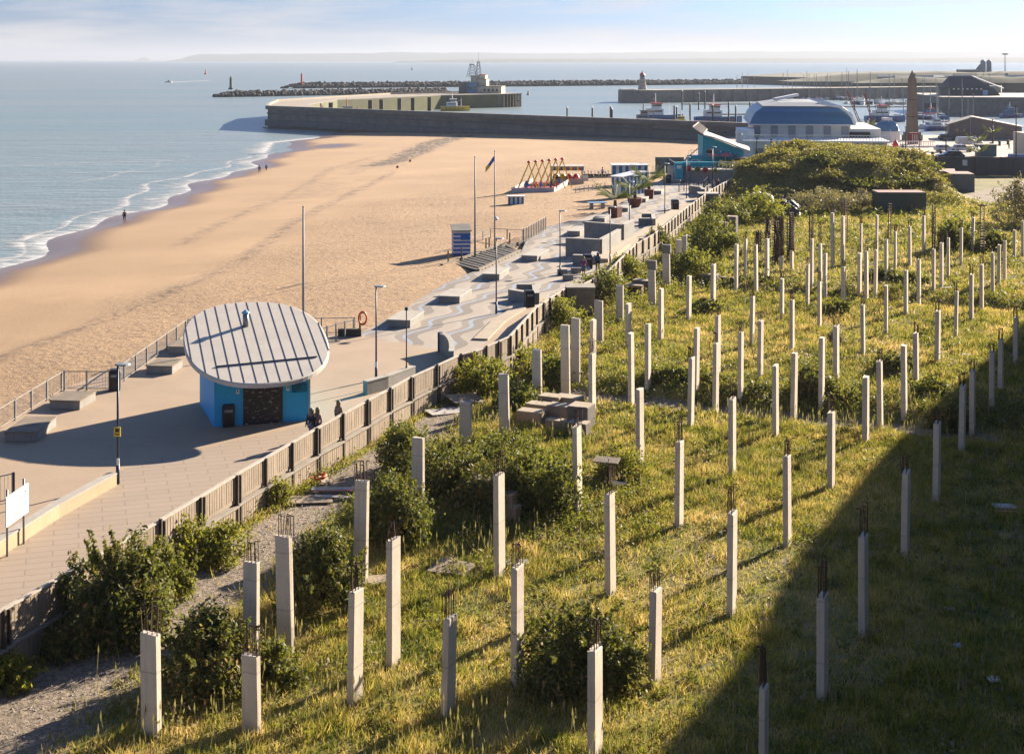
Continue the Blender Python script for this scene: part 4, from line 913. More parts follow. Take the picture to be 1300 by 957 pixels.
# palms in pots
def frond(L, droop, w, seg=7):
    V = []; F_ = []
    for i in range(seg+1):
        f = i/seg; x = L*f*(1-.25*f*droop); z = L*(.75*f-1.05*droop*f*f); ww = w*math.sin(PI*(.12+.85*f))
        V += [(x, -ww, z-.12*ww), (x, 0, z+.1*ww), (x, ww, z-.12*ww)]
    for i in range(seg):
        for j in (0, 1): F_.append((i*3+j, i*3+j+1, (i+1)*3+j+1, (i+1)*3+j))
    return V, F_
def palm_crown(mb, z, L, n, seed):
    r = random.Random(seed)
    for k in range(n):
        a = k*2.4+r.random()*.4; dr = r.uniform(-.25, .65); V, F_ = frond(L*r.uniform(.8, 1.1), dr, .16)
        # leaflets: each frond is split into narrow strips
        for s in range(14):
            f = .15+.85*s/14
            for sd in (-1, 1):
                x = L*f*(1-.25*f*dr); zz = L*(.75*f-1.05*dr*f*f); ll = .34*math.sin(PI*(.1+.85*f))+.08
                q = [(x, 0, zz), (x+.10, 0, zz+.02), (x+.28, sd*ll, zz-.12-ll*.25)]
                mb.add([(vx*math.cos(a)-vy*math.sin(a), vx*math.sin(a)+vy*math.cos(a), vz+z) for vx, vy, vz in q], [(0, 1, 2)])
        mb.add([(vx*math.cos(a)-vy*.12*math.sin(a), vx*math.sin(a)+vy*.12*math.cos(a), vz+z) for vx, vy, vz in V], F_)
def potted(x, yb, hh, label, seed, round_=False):
    p = P(x, yb); th = thing('potted_palm', label, 'potted palm', p, seed)
    mb = MB()
    if round_: mb.lathe([(.55, 0), (.95, .75), (1.0, 1.15), (.86, 1.2), (.8, 1.12)], 14)
    else: mb.box((0, 0, .62), (1.15, 1.15, 1.25), taper=1.12)
    mb.build('pot', m_terra, th); mb = MB(); mb.lathe([(.2, 1.1), (.24, 1.4), (.18, 1.5+hh)], 8); mb.build('trunk', m_stem, th)
    mb = MB(); palm_crown(mb, 1.6+hh, 2.6, 32, seed); mb.build('fronds', lm_palm, th)
# the leaf materials are made before the planting
potted(781, 276, .55, 'potted palm in square brown pot beside the striped kiosks, closest to the sunken walls', 1)
potted(806, 263, .5, 'shorter potted palm in a round terracotta pot between two lamp posts', 2, True)
potted(824, 252, .8, 'tallest potted palm, last of three towards the cafe', 3)
# ping-pong style blue table on the sand
p = P(758, 265, -.4); th = thing('beach_table', 'blue-topped table standing on the sand beside the first palm', 'table', p, .15)
mb = MB(); mb.box((0, 0, .8), (2.4, 1.3, .08)); mb.build('tabletop', m_ltblue, th)
for s in (-1, 1): mb = MB(); mb.box((s*.75, 0, .38), (.35, .9, .76)); mb.build('leg', m_conc_light, th)
# bungee trampolines
p = P(652, 248, -1.2); rz = .0
th = thing('trampoline_ride', 'bungee trampoline ride with yellow frames and red mats inside a white barrier', 'fairground ride', p, rz)
W_, D_ = 6.0, 10.5
corner = [Vector((-.3, 0, 0)), Vector((6.0, .2, 0)), P(726, 234, -1.2)-p, P(676, 235, -1.2)-p]
mb = MB()
for a, b in ((0, 1), (1, 2), (3, 0)): mb.bar(corner[a]+Vector((0, 0, .55)), corner[b]+Vector((0, 0, .55)), .08, 1.1)
mb.build('white_barrier', M('barrier_board', (.66, .60, .58), .6, (.58, .52, .52), 2), th)
mb = MB(); mb.sheet([c+Vector((0, 0, .5)) for c in (corner[0]*.97, corner[1]*.96, corner[2]*.97, corner[3]*.98)]); mb.build('red_mat', M('red_mat', (.42, .03, .04), .7, (.3, .02, .05), 3), th)
for k in range(6):
    f = k/5; c = Vector((1.1+3.9*f*1.35, 2.0+7.0*f, 0)); mb = MB(); ap = c+Vector((1.2, 0, 4.6))
    for dx, dy in ((-.6, -1.2), (2.6, -1.2), (-.6, 1.2), (2.6, 1.2)): mb.tube(c+Vector((dx, dy, .4)), ap+Vector((0, dy*.4, 0)), .07, n=6)
    fr_ = mb.build('yellow_frame', m_yellow, th); mb = MB(); mb.lathe([(.1, -.2), (.34, 0), (.1, .22)], 8, ap+Vector((0, 0, .15))); mb.build('red_cap', m_redp, fr_)
rr2 = random.Random(4)
for k in range(7):
    c = Vector((.6+rr2.random()*5.5+k*.4, 1.0+rr2.random()*7, .6)); mb = MB(); mb.tube(c, c+Vector((.2, .1, 1.2)), .16, n=6); mb.tube(c+Vector((0, 0, .9)), c+Vector((.5, 0, .7)), .12, n=6)
    mb.build('harness_seat', (m_royal, m_redp, m_navy)[k % 3], th)
# stall with a striped valance
p = P(700, 236, -1.1); th = thing('ride_stall', 'open stall with red, blue and yellow striped valance', 'stall', p, .0)
for x, y in ((0, 0), (5, 0), (0, 3.5), (5, 3.5)): mb = MB(); mb.tube((x, y, 0), (x, y, 3), .07, n=6); mb.build('post', m_wood, th)
mb = MB(); mb.box((2.5, 1.75, 3.05), (5.5, 4, .12)); mb.build('canopy', m_conc_light, th)
mb = MB()
for k in range(14): mb.box((-.05+5.2*(k+.5)/14, -.22, 2.72), (5.2/14, .05, .6), mi=k % 3)
mb.build('striped_valance', [m_redp, m_deep, m_yellow], th)
mb = MB(); mb.box((2.5, .4, .55), (5.4, .08, 1.0)); mb.build('front_board', M('stall_board', (.62, .52, .52), .6), th)
for k, (x, m_) in enumerate(((.8, m_black), (1.9, m_yellow), (2.9, m_redp), (4.0, m_redp))): mb = MB(); mb.lathe([(.1, 0), (.5, .3), (.6, .8), (.3, 1.3), (.05, 1.4)], 10, (x, 1.8, .4)); mb.build('ride_car', m_, th)
p = P(738, 231, -1.0); mb = MB(); mb.box((0, 0, .5), (2.6, .1, 1.0), .5); tag(mb.build('barrier_board', m_white, loc=p), 'short white barrier board beside the striped stall', 'barrier')
# row of karts / folded chairs on a dark mat
p = P(742, 226, -.9); mb = MB(); mb.box((4.3, .4, .12), (9.4, 1.8, .22)); tag(mb.build('parking_mat', m_darkwood, loc=p), 'dark low platform carrying the row of pedal carts', 'platform')
kc = None
for k in range(7):
    q_ = p+Vector((.4+k*1.15, .3, .235)); lab = f'pedal cart on the dark platform, {ORD[k+1]} from the stall end'
    if kc is None:
        kc = thing('pedal_cart', lab, 'pedal cart', q_, .5, 'pedal carts parked on the beach platform')
        mb = MB()
        for x in (-.35, .35):
            for y in (-.25, .25): mb.tube((x, y-.05, .2), (x, y+.05, .2), .2, n=10)
        mb.build('wheels', m_rubber, kc); mb = MB(); mb.bar((-.5, 0, .3), (.5, 0, .3), .12, .08); mb.bar((.35, 0, .3), (.25, 0, .9), .05, .05); mb.bar((.25, -.25, .9), (.25, .25, .9), .05, .05); mb.build('frame', M('cart_maroon', (.2, .02, .04), .5), kc)
        mb = MB(); mb.box((-.25, 0, .5), (.4, .4, .08)); mb.box((-.45, 0, .72), (.08, .4, .4)); mb.build('seat', m_white, kc)
    else: dup(kc, q_, .5+rr2.uniform(-.3, .3), lab)
p = P(797, 215, -1.1)
for k in range(3):
    th = thing('pedal_boat', ('dark pedalo beached furthest from the cafe', 'middle pedalo of three behind the long striped kiosk', 'pedalo closest to the cafe of the beached three')[k], 'pedalo', p+Vector((k*1.25-1.2, 0, 0)), 1.2, 'pedalos beached behind the long kiosk')
    mb = MB(); mb.loft([[Vector((x, y*w, z)) for y, z in ((-.5, .5), (-.4, 0), (.4, 0), (.5, .5))] for x, w in ((-1.3, .5), (-.6, 1), (.6, 1), (1.4, .3))]); mb.build('hull', m_black, th); mb = MB(); mb.box((0, 0, .7), (.5, .7, .5), ry=.2); mb.build('seat', m_white, th)
# beached rubble / crowd control bars
railing([tuple(P(731, 247, -.7)[:2]), tuple(P(768, 240, -.6)[:2])], 'thin wire fence on the sand between the ride and striped kiosks', z=-.7, h=1.0, bay=1.3, mesh=False, rails=(1, .5))
# ---- turquoise cafe
cp = P(905, 223); CR = math.radians(-20)
cafe = thing('seafront_cafe', 'turquoise two-storey cafe with a sweeping pale curved roof and pergola', 'cafe', P(893, 226), 0)
def cz(x, y, Y): return Q(x, y, Y)-cafe.location
Yf = cafe.location.y; 
prof = [(893, 171, 0), (906, 174, 0), (925, 181, 0), (942, 188, 0), (951, 191, 0)]   # roof curve seen in photo
def roofpt(x, y, dy): v = Q(x, y, Yf+2); v = v-cafe.location; return Vector((v.x, v.y+dy, v.z))
mb = MB(); front = [Vector((0.0, 0, 0)), Vector((7.4, 1.0, 0)), Vector((7.9, 1.2, 0))]
zt_ = [roofpt(x, y, 0).z for x, y, _ in prof]; xt_ = [roofpt(x, y, 0).x for x, y, _ in prof]
base_x = [x-.1 for x in xt_]; base_x[-1] -= .8; n_ = len(prof)
vs = [(base_x[i], 2.0, 0) for i in range(n_)]+[(base_x[i], 2.0, zt_[i]-.25) for i in range(n_)]+[(base_x[i], 8, 0) for i in range(n_)]+[(base_x[i], 8, zt_[i]-.25) for i in range(n_)]
fs = [(i, i+1, n_+i+1, n_+i) for i in range(n_-1)]+[(2*n_+i, 3*n_+i, 3*n_+i+1, 2*n_+i+1) for i in range(n_-1)]+[(0, n_, 3*n_, 2*n_), (n_-1, 3*n_-1, 4*n_-1, 2*n_-1)]
mb.add(vs, fs); mb.build('walls', m_turq, cafe)
m_cream = M('cream_roofing', (.60, .54, .46), .7, (.52, .46, .39), .8)
rings = []
for dy, dz, ex_ in ((1.2, 0, .0), (3, .2, .3), (5.2, .4, .5), (7.2, .5, .3), (8.6, .5, -.4)):
    rings.append([Vector((xt_[i]+(ex_ if i == n_-1 else 0), dy, zt_[i]+dz)) for i in range(n_)]+[Vector((xt_[i]+(ex_ if i == n_-1 else 0), dy, zt_[i]+dz-.22)) for i in reversed(range(n_))])
mb = MB(); mb.loft(rings); mb.build('curved_roof', m_cream, cafe)
mb = MB()      # slatted pergola that rises beyond the roof's seaward edge
z0 = zt_[0]; x0 = xt_[0]
for k in range(7):
    f = k/6; a = Vector((x0-.1+f*1.5, 1.4+f*6.5, z0+.1+f*.45)); b = a+Vector((-1.3+f*.3, 3.0, 1.0)); mb.bar(a, b, .10, .12)
for f in (0, 1): mb.bar(Vector((x0-.1-1.3*f, 1.4+3.0*f, z0+.1+1.0*f)), Vector((x0+1.4-1.0*f, 7.9+3.0*f, z0+.55+1.0*f)), .16, .22)
mb.build('pergola', m_cream, cafe)
mb = MB(); mb.box((-1.0, 3.2, 3.1), (2.2, 2.6, .5)); mb.box((-1.9, 3.2, 1.6), (.3, 2.6, 3.2)); mb.build('balcony', m_turq, cafe)
mb = MB()
for k in range(6): mb.bar((-2.1+k*.42, 1.9, 3.35), (-2.1+k*.42, 1.9, 4.3), .04, .04)
mb.bar((-2.1, 1.9, 4.3), (0, 1.9, 4.3), .05, .05); mb.build('balcony_rail', m_white, cafe)
for (x, z, w_, h_, m_) in ((-1.0, 1.5, .9, 2.2, m_black), (1.2, 4.1, .9, .6, m_glass), (2.6, 1.1, .9, 1.9, m_black), (4.6, 1.3, .8, .9, m_glass)):
    mb = MB(); mb.box((x, 1.93, z), (w_, .1, h_)); o_ = mb.build('window', m_, cafe); mb = MB(); mb.box((x, 1.88, z+h_/2+.05), (w_+.16, .08, .08)); mb.box((x, 1.88, z-h_/2-.05), (w_+.16, .08, .08)); mb.build('frame', m_white, o_)
mb = MB(); mb.box((6.3, 1.9, 1.6), (1.9, .2, 2.6)); sf = mb.build('shop_front', m_black, cafe)
mb = MB(); rr3 = random.Random(8)
for k in range(16): mb.box((5.5+rr3.random()*1.6, 1.72, .4+rr3.random()*2.3), (.25, .06, .3), mi=k % 4)
mb.build('hanging_goods', [m_redp, m_ltblue, m_white, m_orange], sf); mb = MB(); mb.box((6.3, 1.6, 3.05), (2.1, .7, .25)); mb.build('awning', M('awning_cloth', (.55, .36, .3), .8), sf)
mb = MB(); mb.box((2.2, .6, .95), (4.0, 1.6, 1.9)); mb.box((3.9, -.2, .5), (.5, .4, 1.0)); mb.build('terrace_block', m_turq, cafe)
for k in range(10): mb = MB(); mb.sheet([(0.9+k*.5, 1.6, 4.75-.12*k), (1.15+k*.5, 1.6, 4.72-.12*k), (1.02+k*.5, 1.58, 4.3-.12*k)]); mb.build('bunting_flag', (m_redp, m_white, m_royal)[k % 3], cafe).modifiers.new('s', 'SOLIDIFY').thickness = .02
for k, (x, lab) in enumerate(((1.6, 'pink-red parasol over the turquoise terrace, nearer the sea'), (3.6, 'larger pink-red parasol over the turquoise terrace, nearer the shop front'))):
    th = thing('cafe_parasol', lab, 'parasol', cafe.location+Vector((x, .6, 1.905)), 0, 'parasols on the cafe terrace'); mb = MB(); mb.tube((0, 0, 0), (0, 0, 2.1), .04, n=6); mb.build('pole', m_white, th)
    mb = MB(); mb.lathe([(1.15+.3*k, 1.55), (.6, 1.9), (.04, 2.15)], 8); mb.build('canopy', M('parasol_pink', (.65, .10, .12), .8, (.75, .4, .38), 3), th)
# lower terrace with blue gateway wing
lw = thing('cafe_terrace', 'turquoise terrace wing with white balustrade and hanging baskets', 'terrace', P(858, 232), 0)
mb = MB(); mb.box((.5, .6, 1.5), (1.2, 1.2, 3.0)); mb.box((3.2, 1.2, 2.75), (6.0, .8, .7)); mb.build('gateway', m_turq, lw)
mb = MB(); mb.box((1.75, 1.2, 1.2), (1.3, .5, 2.4)); mb.build('panel_door', m_grey, lw); mb = MB(); mb.box((4.5, 5.5, .95), (9.5, 8.0, 1.9)); mb.build('terrace_deck', m_conc_light, lw)
mb = MB()
for k in range(16): mb.bar((.3+k*.6, 1.8, 1.9), (.3+k*.6, 1.8, 3.0), .18, .1)
mb.bar((0, 1.8, 3.0), (9.6, 1.8, 3.0), .12, .1); mb.bar((0, 1.8, 3.0), (0, 9, 3.0), .1, .1); mb.build('balustrade', m_white, lw)
for k, x in enumerate((2.0, 3.4, 4.6, 6.2)):
    mb = MB(); mb.lathe([(.05, -.25), (.4, 0), (.5, .25), (.2, .5)], 9, (x, .45, 2.0-.12*k)); mb.build('hanging_basket', (m_redp, lm_yel, m_redp, lm_yel)[k], lw)
mb = MB(); mb.box((.5, -.03, 2.4), (.7, .04, .5)); mb.box((2.0, .76, 2.85), (.7, .04, .4)); mb.build('menu_sign', m_white, lw)
railing([tuple(P(862, 244)[:2]), tuple(P(893, 240)[:2]), tuple(P(900, 232)[:2])], 'dark bar railing around the cafe ramp', bay=1.2, mesh=False, h=1.1, rails=(1, .3), mat=m_navy)
mb = MB(); mb.box((0, 0, 1.1), (5, .5, 2.6)); tag(mb.build('sea_wall', m_conc_dark, loc=P(850, 217, -.6)), 'short dark sea wall end between the sand and the cafe terrace', 'wall')
# ---- cars
def car(p, rz, label, paint, L=4.4, Wd=1.8, H=1.5, van=False):
    th = thing('parked_car', label, 'van' if van else 'car', p, rz, 'vehicles parked on the quay')
    if van: pr = [(-.5, .35), (-.5, .62), (-.47, .97), (.20, 1.0), (.33, .62), (.48, .52), (.5, .3), (.45, .2), (-.45, .2)]
    else: pr = [(-.5, .35), (-.49, .60), (-.42, .68), (-.34, .96), (.05, 1.0), (.20, .66), (.44, .56), (.5, .42), (.49, .22), (-.47, .2)]
    rings = []
    for y, s in ((-.5, .93), (-.42, 1), (.42, 1), (.5, .93)): rings.append([Vector((x*L*(s if abs(x) > .4 else 1), y*Wd*(1 if z < .66 else .86), .12+(z*H-.12)*(1 if s == 1 or z > .3 else 1))) for x, z in pr])
    mb = MB(); mb.loft(rings); mb.build('body', paint, th, bevel=.03)
    mb = MB(); y_ = Wd*.43+.012
    for s in (-1, 1):
        for (xa, xb, xc, xd) in (((-.32, -.12, -.13, -.37),) if van else ((-.32, -.14, -.13, -.38),))+((( -.10, .12, .17, -.10)) if False else ((-.10, .03, .15, -.11),)):
            mb.add([(xd*L, s*(y_+.02), H*.68), (xc*L, s*(y_+.02), H*.68), (xb*L, s*(y_-.02), H*.93), (xa*L, s*(y_-.02), H*.93)], [(0, 1, 2, 3)])
    fx = .205 if not van else .335
    mb.add([(fx*L+.02, -y_*.9, H*.68), (fx*L+.02, y_*.9, H*.68), ((fx-.13)*L+.03, y_*.8, H*.955), ((fx-.13)*L+.03, -y_*.8, H*.955)], [(0, 1, 2, 3)])
    mb.add([(-.43*L-.03, -y_*.85, H*.70), (-.43*L-.03, y_*.85, H*.70), (-.36*L-.02, y_*.75, H*.94), (-.36*L-.02, -y_*.75, H*.94)], [(0, 1, 2, 3)])
    mb.build('window', m_glass, th)
    for x in (-.31, .31):
        for s in (-1, 1):
            mb = MB(); mb.tube((x*L, s*(Wd/2-.18), .32), (x*L, s*(Wd/2+.01), .32), .33, n=14); wh = mb.build('wheel', m_rubber, th); mb = MB(); mb.tube((x*L, s*(Wd/2), .32), (x*L, s*(Wd/2+.02), .32), .19, n=10); mb.build('rim', m_steel, wh)
    for s in (-1, 1):
        mb = MB(); mb.box((L*.482, s*Wd*.36, H*.42), (.12, .3, .14)); mb.build('headlight', m_white, th); mb = MB(); mb.box((-L*.49, s*Wd*.38, H*.5), (.08, .22, .2)); mb.build('tail_light', m_redp, th)
    return th
m_cw = M('white_car_paint', (.72, .72, .73), .25, fine=0); m_cs = M('silver_car_paint', (.45, .46, .48), .28, fine=0); m_cb = M('dark_blue_car_paint', (.02, .035, .07), .22, fine=0)
car(P(907, 221), .1, 'silver hatchback parked beside the turquoise cafe', m_cs, L=4.6)
car(P(1200, 193), .0, 'white estate car parked near the tall dark post on the quay', m_cw, L=4.4)
car(P(1222, 193), .0, 'white hatchback parked between the estate car and the van', m_cw, L=4.2, H=1.55)
car(P(1230, 186), .05, 'large white van with dark windscreen parked before the gabled shed', m_cw, L=5.6, H=2.1, Wd=2.0, van=True)
car(P(1206, 203), PI, 'dark blue car parked against the far fence', m_cb, L=5.2, H=1.75, Wd=1.95)
car(P(1204, 178), .1, 'dark car parked in the shade at the water edge', m_cb, L=4.6)
# ---- containers and far fence
m_cgreen = M('green_container_paint', (.06, .13, .10), .6, (.09, .10, .07), .5, streak=.5); m_cblue = M('grey_container_paint', (.22, .26, .27), .6, (.16, .19, .2), .5, streak=.5); m_pinkroof = M('faded_pink_roof', (.42, .20, .15), .7, (.34, .25, .2), .8)
def container(p, L, D, H, rz, label, paint):
    th = thing('shipping_container', label, 'shipping container', p, rz); mb = MB(); mb.box((0, D/2, H/2-.1), (L, D, H+.1)); n_ = int(L/.28)
    for k in range(n_): mb.box((-L/2+.14+k*L/n_, -.03, H/2), (.13, .06, H-.35))
    for k in range(int(D/.28)): mb.box((L/2+.02, .14+k*.28, H/2), (.06, .13, H-.35)); mb.box((-L/2-.02, .14+k*.28, H/2), (.06, .13, H-.35))
    mb.build('corrugated_body', paint, th); mb = MB(); mb.box((0, D/2, H+.03), (L+.06, D+.06, .09)); mb.build('roof', m_pinkroof, th)
    mb = MB(); mb.box((0, -.04, H-.08), (L+.1, .09, .16)); mb.box((0, -.04, .05), (L+.1, .09, .16)); mb.box((-L/2, -.04, H/2), (.14, .1, H)); mb.box((L/2, -.04, H/2), (.14, .1, H)); mb.build('frame', paint, th)
    return th
g = P(1145, 270, -1.2); container(g, 6.2, 3.4, 2.6, -.02, 'dark green shipping container with pinkish roof below the mound', m_cgreen)
g = P(1199, 240, -1.2); container(g, 3.2, 5.5, 2.7, -.28, 'grey-green shipping container with pink roof, nearer the mound', m_cblue)
g = P(1222, 244, -1.2); container(g, 3.4, 5.0, 2.7, -.12, 'grey-green shipping container with orange-pink roof, nearer the track', m_cblue)
m_ff = M('grey_hoarding', (.15, .145, .14), .85, (.10, .10, .10), .4, streak=.5)
a, b = P(1090, 222, -1.2), P(1420, 224, -1.2); th = thing('site_hoarding', 'long dark grey panel fence closing the far end of the plot', 'fence', a); d = b-a; n_ = 20
for k in range(n_):
    mb = MB(); mb.bar(d*(k/n_)+Vector((0, (k % 2)*.06, 1.6)), d*((k+1)/n_)+Vector((0, (k % 2)*.06, 1.6)), .08, 3.2); mb.build('panel', m_ff, th)
    mb = MB(); mb.box(d*(k/n_)+Vector((0, -.08, 1.62)), (.16, .16, 3.3)); mb.build('post', m_rust if k in (6, 9) else m_ff, th)
mb = MB(); mb.box(d*.41+Vector((0, -.09, 2.2)), (1.0, .04, 1.0)); mb.build('notice', m_white, th)
# ---- tarpaulin heaps, blocks, boards lying on the site
def heap(x, y, w, h, label, mat, seed, name='tarpaulin_heap', cat='tarpaulin'):
    g = G(x, y); m = g.y/FPX; r = np.random.default_rng(seed); n = 14; xs_ = np.linspace(-1, 1, n); X, Y = np.meshgrid(xs_, xs_); Z = np.clip(1-(np.abs(X)**3+np.abs(Y)**3), 0, 1)**.5*(.35+.9*fnoise(X, Y, 3.2, seed)); V = np.stack([X.ravel()*w*m/2, Y.ravel()*w*m/3, Z.ravel()*h*m-.15], 1)
    i = np.arange(n*n).reshape(n, n); F_ = np.stack([i[:-1, :-1].ravel(), i[:-1, 1:].ravel(), i[1:, 1:].ravel(), i[1:, :-1].ravel()], 1); o = npmesh(name, V, F_, mat); o.location = g; tag(o, label, cat)
m_tarp = M('black_tarpaulin', (.012, .012, .015), .55)
heap(996, 274, 42, 26, 'crumpled black tarpaulin heap behind the rusty cages', m_tarp, 3); heap(963, 256, 40, 16, 'flat black sheeting draped on the slope above the tarpaulin heap', m_tarp, 4)
m_block = M('brown_blockwork', (.40, .29, .20), .9, (.25, .18, .125), .9, bump=.35)
m_blockg = M('grey_blockwork', (.20, .175, .155), .9, (.13, .11, .10), .9, bump=.35)
def block(x, y, w, d, h, label, mat=None, rz=-.43, z=0, hollow=False, grp='masonry blocks left on the plot'):
    g = G(x, y); th = thing('masonry_block', label, 'masonry block', g+Vector((0, 0, z)), rz, grp); mb = MB(); mat = mat or m_block
    if hollow:
        for s in (-1, 1): mb.box((s*(w/2-.1), 0, h/2), (.2, d, h))
        mb.box((0, 0, h-.1), (w, d, .2)); mb.box((0, d/2-.08, h/2), (w-.38, .15, h-.2))
    else: mb.box((0, 0, h/2-.05), (w, d, h+.1))
    mb.build('body', mat, th, bevel=.03); mb = MB(); mb.box((0, 0, h+.005), (w*.96, d*.96, .03)); mb.build('tan_top', m_path, th)  # thin tan slab over the block body
block(675, 538, 1.5, .9, .75, 'low brown block before the stacked ones, beside the broad column'); block(686, 530, 1.5, .9, .8, 'brown block resting behind the lowest block of the pile', m_block)
block(700, 524, 1.3, .9, 1.0, 'tallest back block of the pile by the gravel'); block(712, 534, 1.4, .9, .9, 'brown block in the middle of the pile'); block(722, 524, 1.5, 1.0, .95, 'brown block at the back end of the pile'); block(708, 543, 1.3, .6, .45, 'sunken block edge in the weeds before the pile')
block(738, 545, 1.2, 1.2, 1.35, 'dark grey stacked block behind the slim column', m_blockg); block(735, 552, 1.1, .8, .7, 'dark grey block tilted beside the stacked one', m_blockg)
block(614, 648, 1.0, .9, 1.5, 'brown block half hidden in the dark thicket', m_blockg); block(645, 660, .7, .7, 1.2, 'stepped brown block at the edge of the thicket'); block(652, 664, .5, .6, .75, 'lower step of the brown stepped block')
block(806, 376, 1.6, 1.2, 1.0, 'hollow masonry block beside the capped columns', None, hollow=True); block(815, 373, 1.5, 1.0, 1.2, 'grey masonry block behind the hollow one', m_blockg)
block(822, 322, 1.6, 1.2, 1.6, 'hollow pale block standing against the fence bend', None, hollow=True); block(812, 326, 1.2, 1.0, 1.2, 'brown block stacked beside the hollow pale block')
block(901, 362, 1.6, .8, 1.0, 'grey block stub behind the slim column, fourth row', m_blockg); block(921, 360, 1.6, .6, .6, 'flat block lying beside the grey stub', m_blockg)
block(929, 304, 1.2, 1.0, 2.6, 'upright dark masonry stub near the fence head', m_blockg); block(918, 310, .8, .8, 2.4, 'rusty brown stub beside the upright dark stub')
def board(x, y, w, d, label, mat, rz=0, tilt=.03, z=.05, name='timber_sheet', cat='sheet'):
    mb = MB(); mb.box((0, 0, 0), (w, d, .05), rz, rx=tilt, ry=tilt*.6); return tag(mb.build(name, mat, loc=G(x, y)+Vector((0, 0, z+.04))), label, cat)
m_ply = M('worn_plywood', (.42, .33, .24), .8, (.3, .23, .17), 1.5); m_plyw = M('weathered_white_board', (.55, .52, .50), .7, (.35, .3, .27), 2)
board(395, 636, 1.9, 1.0, 'worn brown plywood sheet lying on gravel by the fence', m_ply, .2, .05); board(427, 626, 2.3, .45, 'whitish board with a red edge above the plywood sheet', m_plyw, .05, .03, .16)
board(430, 634, 2.2, .3, 'narrow bluish board overlapping the plywood sheet', m_plyw, .0, .03, .1); board(412, 614, .5, .5, 'small pale board fragment beside the fallen lifebuoy', m_ply, .6, .4, .15)
mb = MB(); mb.box((0, 0, 0), (2.0, .05, .02), .05); tag(mb.build('red_strip', m_redp, loc=G(427, 628)+Vector((0, -.1, .24))), 'thin red strip lying along the whitish board', 'strip')
board(576, 722, 1.5, 1.1, 'buckled plywood sheet lying in the grass', m_ply, -.35, .10); board(560, 724, .9, .9, 'smaller broken sheet under the buckled plywood', m_ply, -.2, .02); board(657, 716, .9, .5, 'white scrap board between two slim columns', m_plyw, .1, .02); board(487, 738, 1.3, .9, 'brown flat board in the grass beside the broad column', m_ply, .3, .02)
board(590, 512, 2.0, 1.5, 'large grey-brown sheet leaning near the fence corner', m_ply, .5, .12, .25); board(566, 524, 2.2, 1.1, 'white-edged battered sheet lying by the fence corner', m_plyw, .5, .06)
board(1275, 645, 1.0, .55, 'pale blue-grey board dumped in the cliff shadow', m_plyw, .1, .08); board(1279, 652, .9, .2, 'red-edged strip lying against the pale board', m_redp, -.1, .05, name='red_strip', cat='strip')
board(1228, 303, 3.2, 1.6, 'flat concrete slab in the grass before the track', m_conc_light, .05, 0); board(1195, 366, 1.8, .9, 'small pale slab at the foot of a far column', m_conc_light, .1, 0); board(1062, 353, 3.2, .4, 'fallen grey beam lying between far columns', m_conc, .05, 0, name='fallen_beam', cat='beam')
board(1237, 314, .8, .6, 'scrap of white sheet', m_plyw, .3, 0, label) if False else None
board(1248, 300, .6, .4, 'tiny orange scrap beside the flat slab', m_orange, .3, .1); board(1261, 865, .45, .3, 'white litter scrap at the bottom edge of the plot', m_white, .3, .1, name='litter_scrap', cat='litter'); board(1218, 822, .35, .25, 'light blue litter scrap deep in cliff shadow', m_ltblue, .5, .1, name='litter_scrap', cat='litter'); board(1205, 775, .3, .25, 'grey-white litter scrap in cliff shadow', m_plyw, .5, .1, name='litter_scrap', cat='litter'); board(1227, 452, .5, .4, 'bluish litter scrap near the shaded columns', m_ltblue, .5, .1, name='litter_scrap', cat='litter')
# ================================================================== HARBOUR
outer = [(62, 343), (-82, 476), (-88.5, 515), (-93, 562), (-58, 672), (-26, 704), (-9, 707), (2, 696)]
inner = [(1, 685), (-7, 677), (-33, 657), (-72, 583), (-75, 522), (-66, 484), (70, 356)]
pier = thing('harbour_pier', 'long dark stone pier with a bend around the inner harbour', 'pier', (-10, 420, 0)); O = pier.location
mb = MB(); mb.prism([(x-O.x, y-O.y) for x, y in outer+inner], -9, 2.3); mb.build('stone_body', m_stone, pier)
mb = MB(); m_deck = M('pier_deck', (.40, .34, .27), .85, (.32, .27, .21), .2); mb.prism([((x-O.x), y-O.y) for x, y in outer+inner], 2.304, 2.36); mb.build('deck', m_deck, pier)
def para(L, t, z0, z1, mat, name, par, off=0):
    mb = MB(); c = Vector((par.location.x, par.location.y, 0))
    for a, b in zip(L[:-1], L[1:]):
        a, b = Vector((a[0], a[1], (z0+z1)/2))-c, Vector((b[0], b[1], (z0+z1)/2))-c; d = (b-a).normalized(); nn = Vector((-d.y, d.x, 0)); mb.bar(a-d*.02-nn*(t/2-off), b+d*.3-nn*(t/2-off), t, z1-z0)
    return mb.build(name, mat, par)
para(outer[:2], 1.6, 2.2, 3.45, m_stone, 'parapet', pier, .75); para(outer[1:7], 1.0, 2.2, 3.1, m_deck, 'parapet', pier, .5)
mb = MB(); 
a, b = Vector((62, 343, 0))-O, Vector((-82, 476, 0))-O; d = (b-a).normalized(); nn = Vector((-d.y, d.x, 0))
for z, w_ in ((-3.8, 2.2), (-1.2, 1.2), (1.9, .45)): mb.bar(a+nn*w_/2+Vector((0, 0, z-1)), b+nn*w_/2+Vector((0, 0, z-1)), w_, 2.0 if z < 1 else .45)
mb.build('battered_courses', m_conc_dark, pier)
m_green = M('weed_stained_stone', (.16, .17, .06), .9, (.10, .085, .06), .12, streak=.5)
mb = MB()
for a, b in zip(inner[1:5], inner[2:6]):
    a, b = Vector((a[0], a[1], -1.4))-O, Vector((b[0], b[1], -1.4))-O; mb.bar(a, b, .5, 7)
mb.build('weedy_face', m_green, pier)
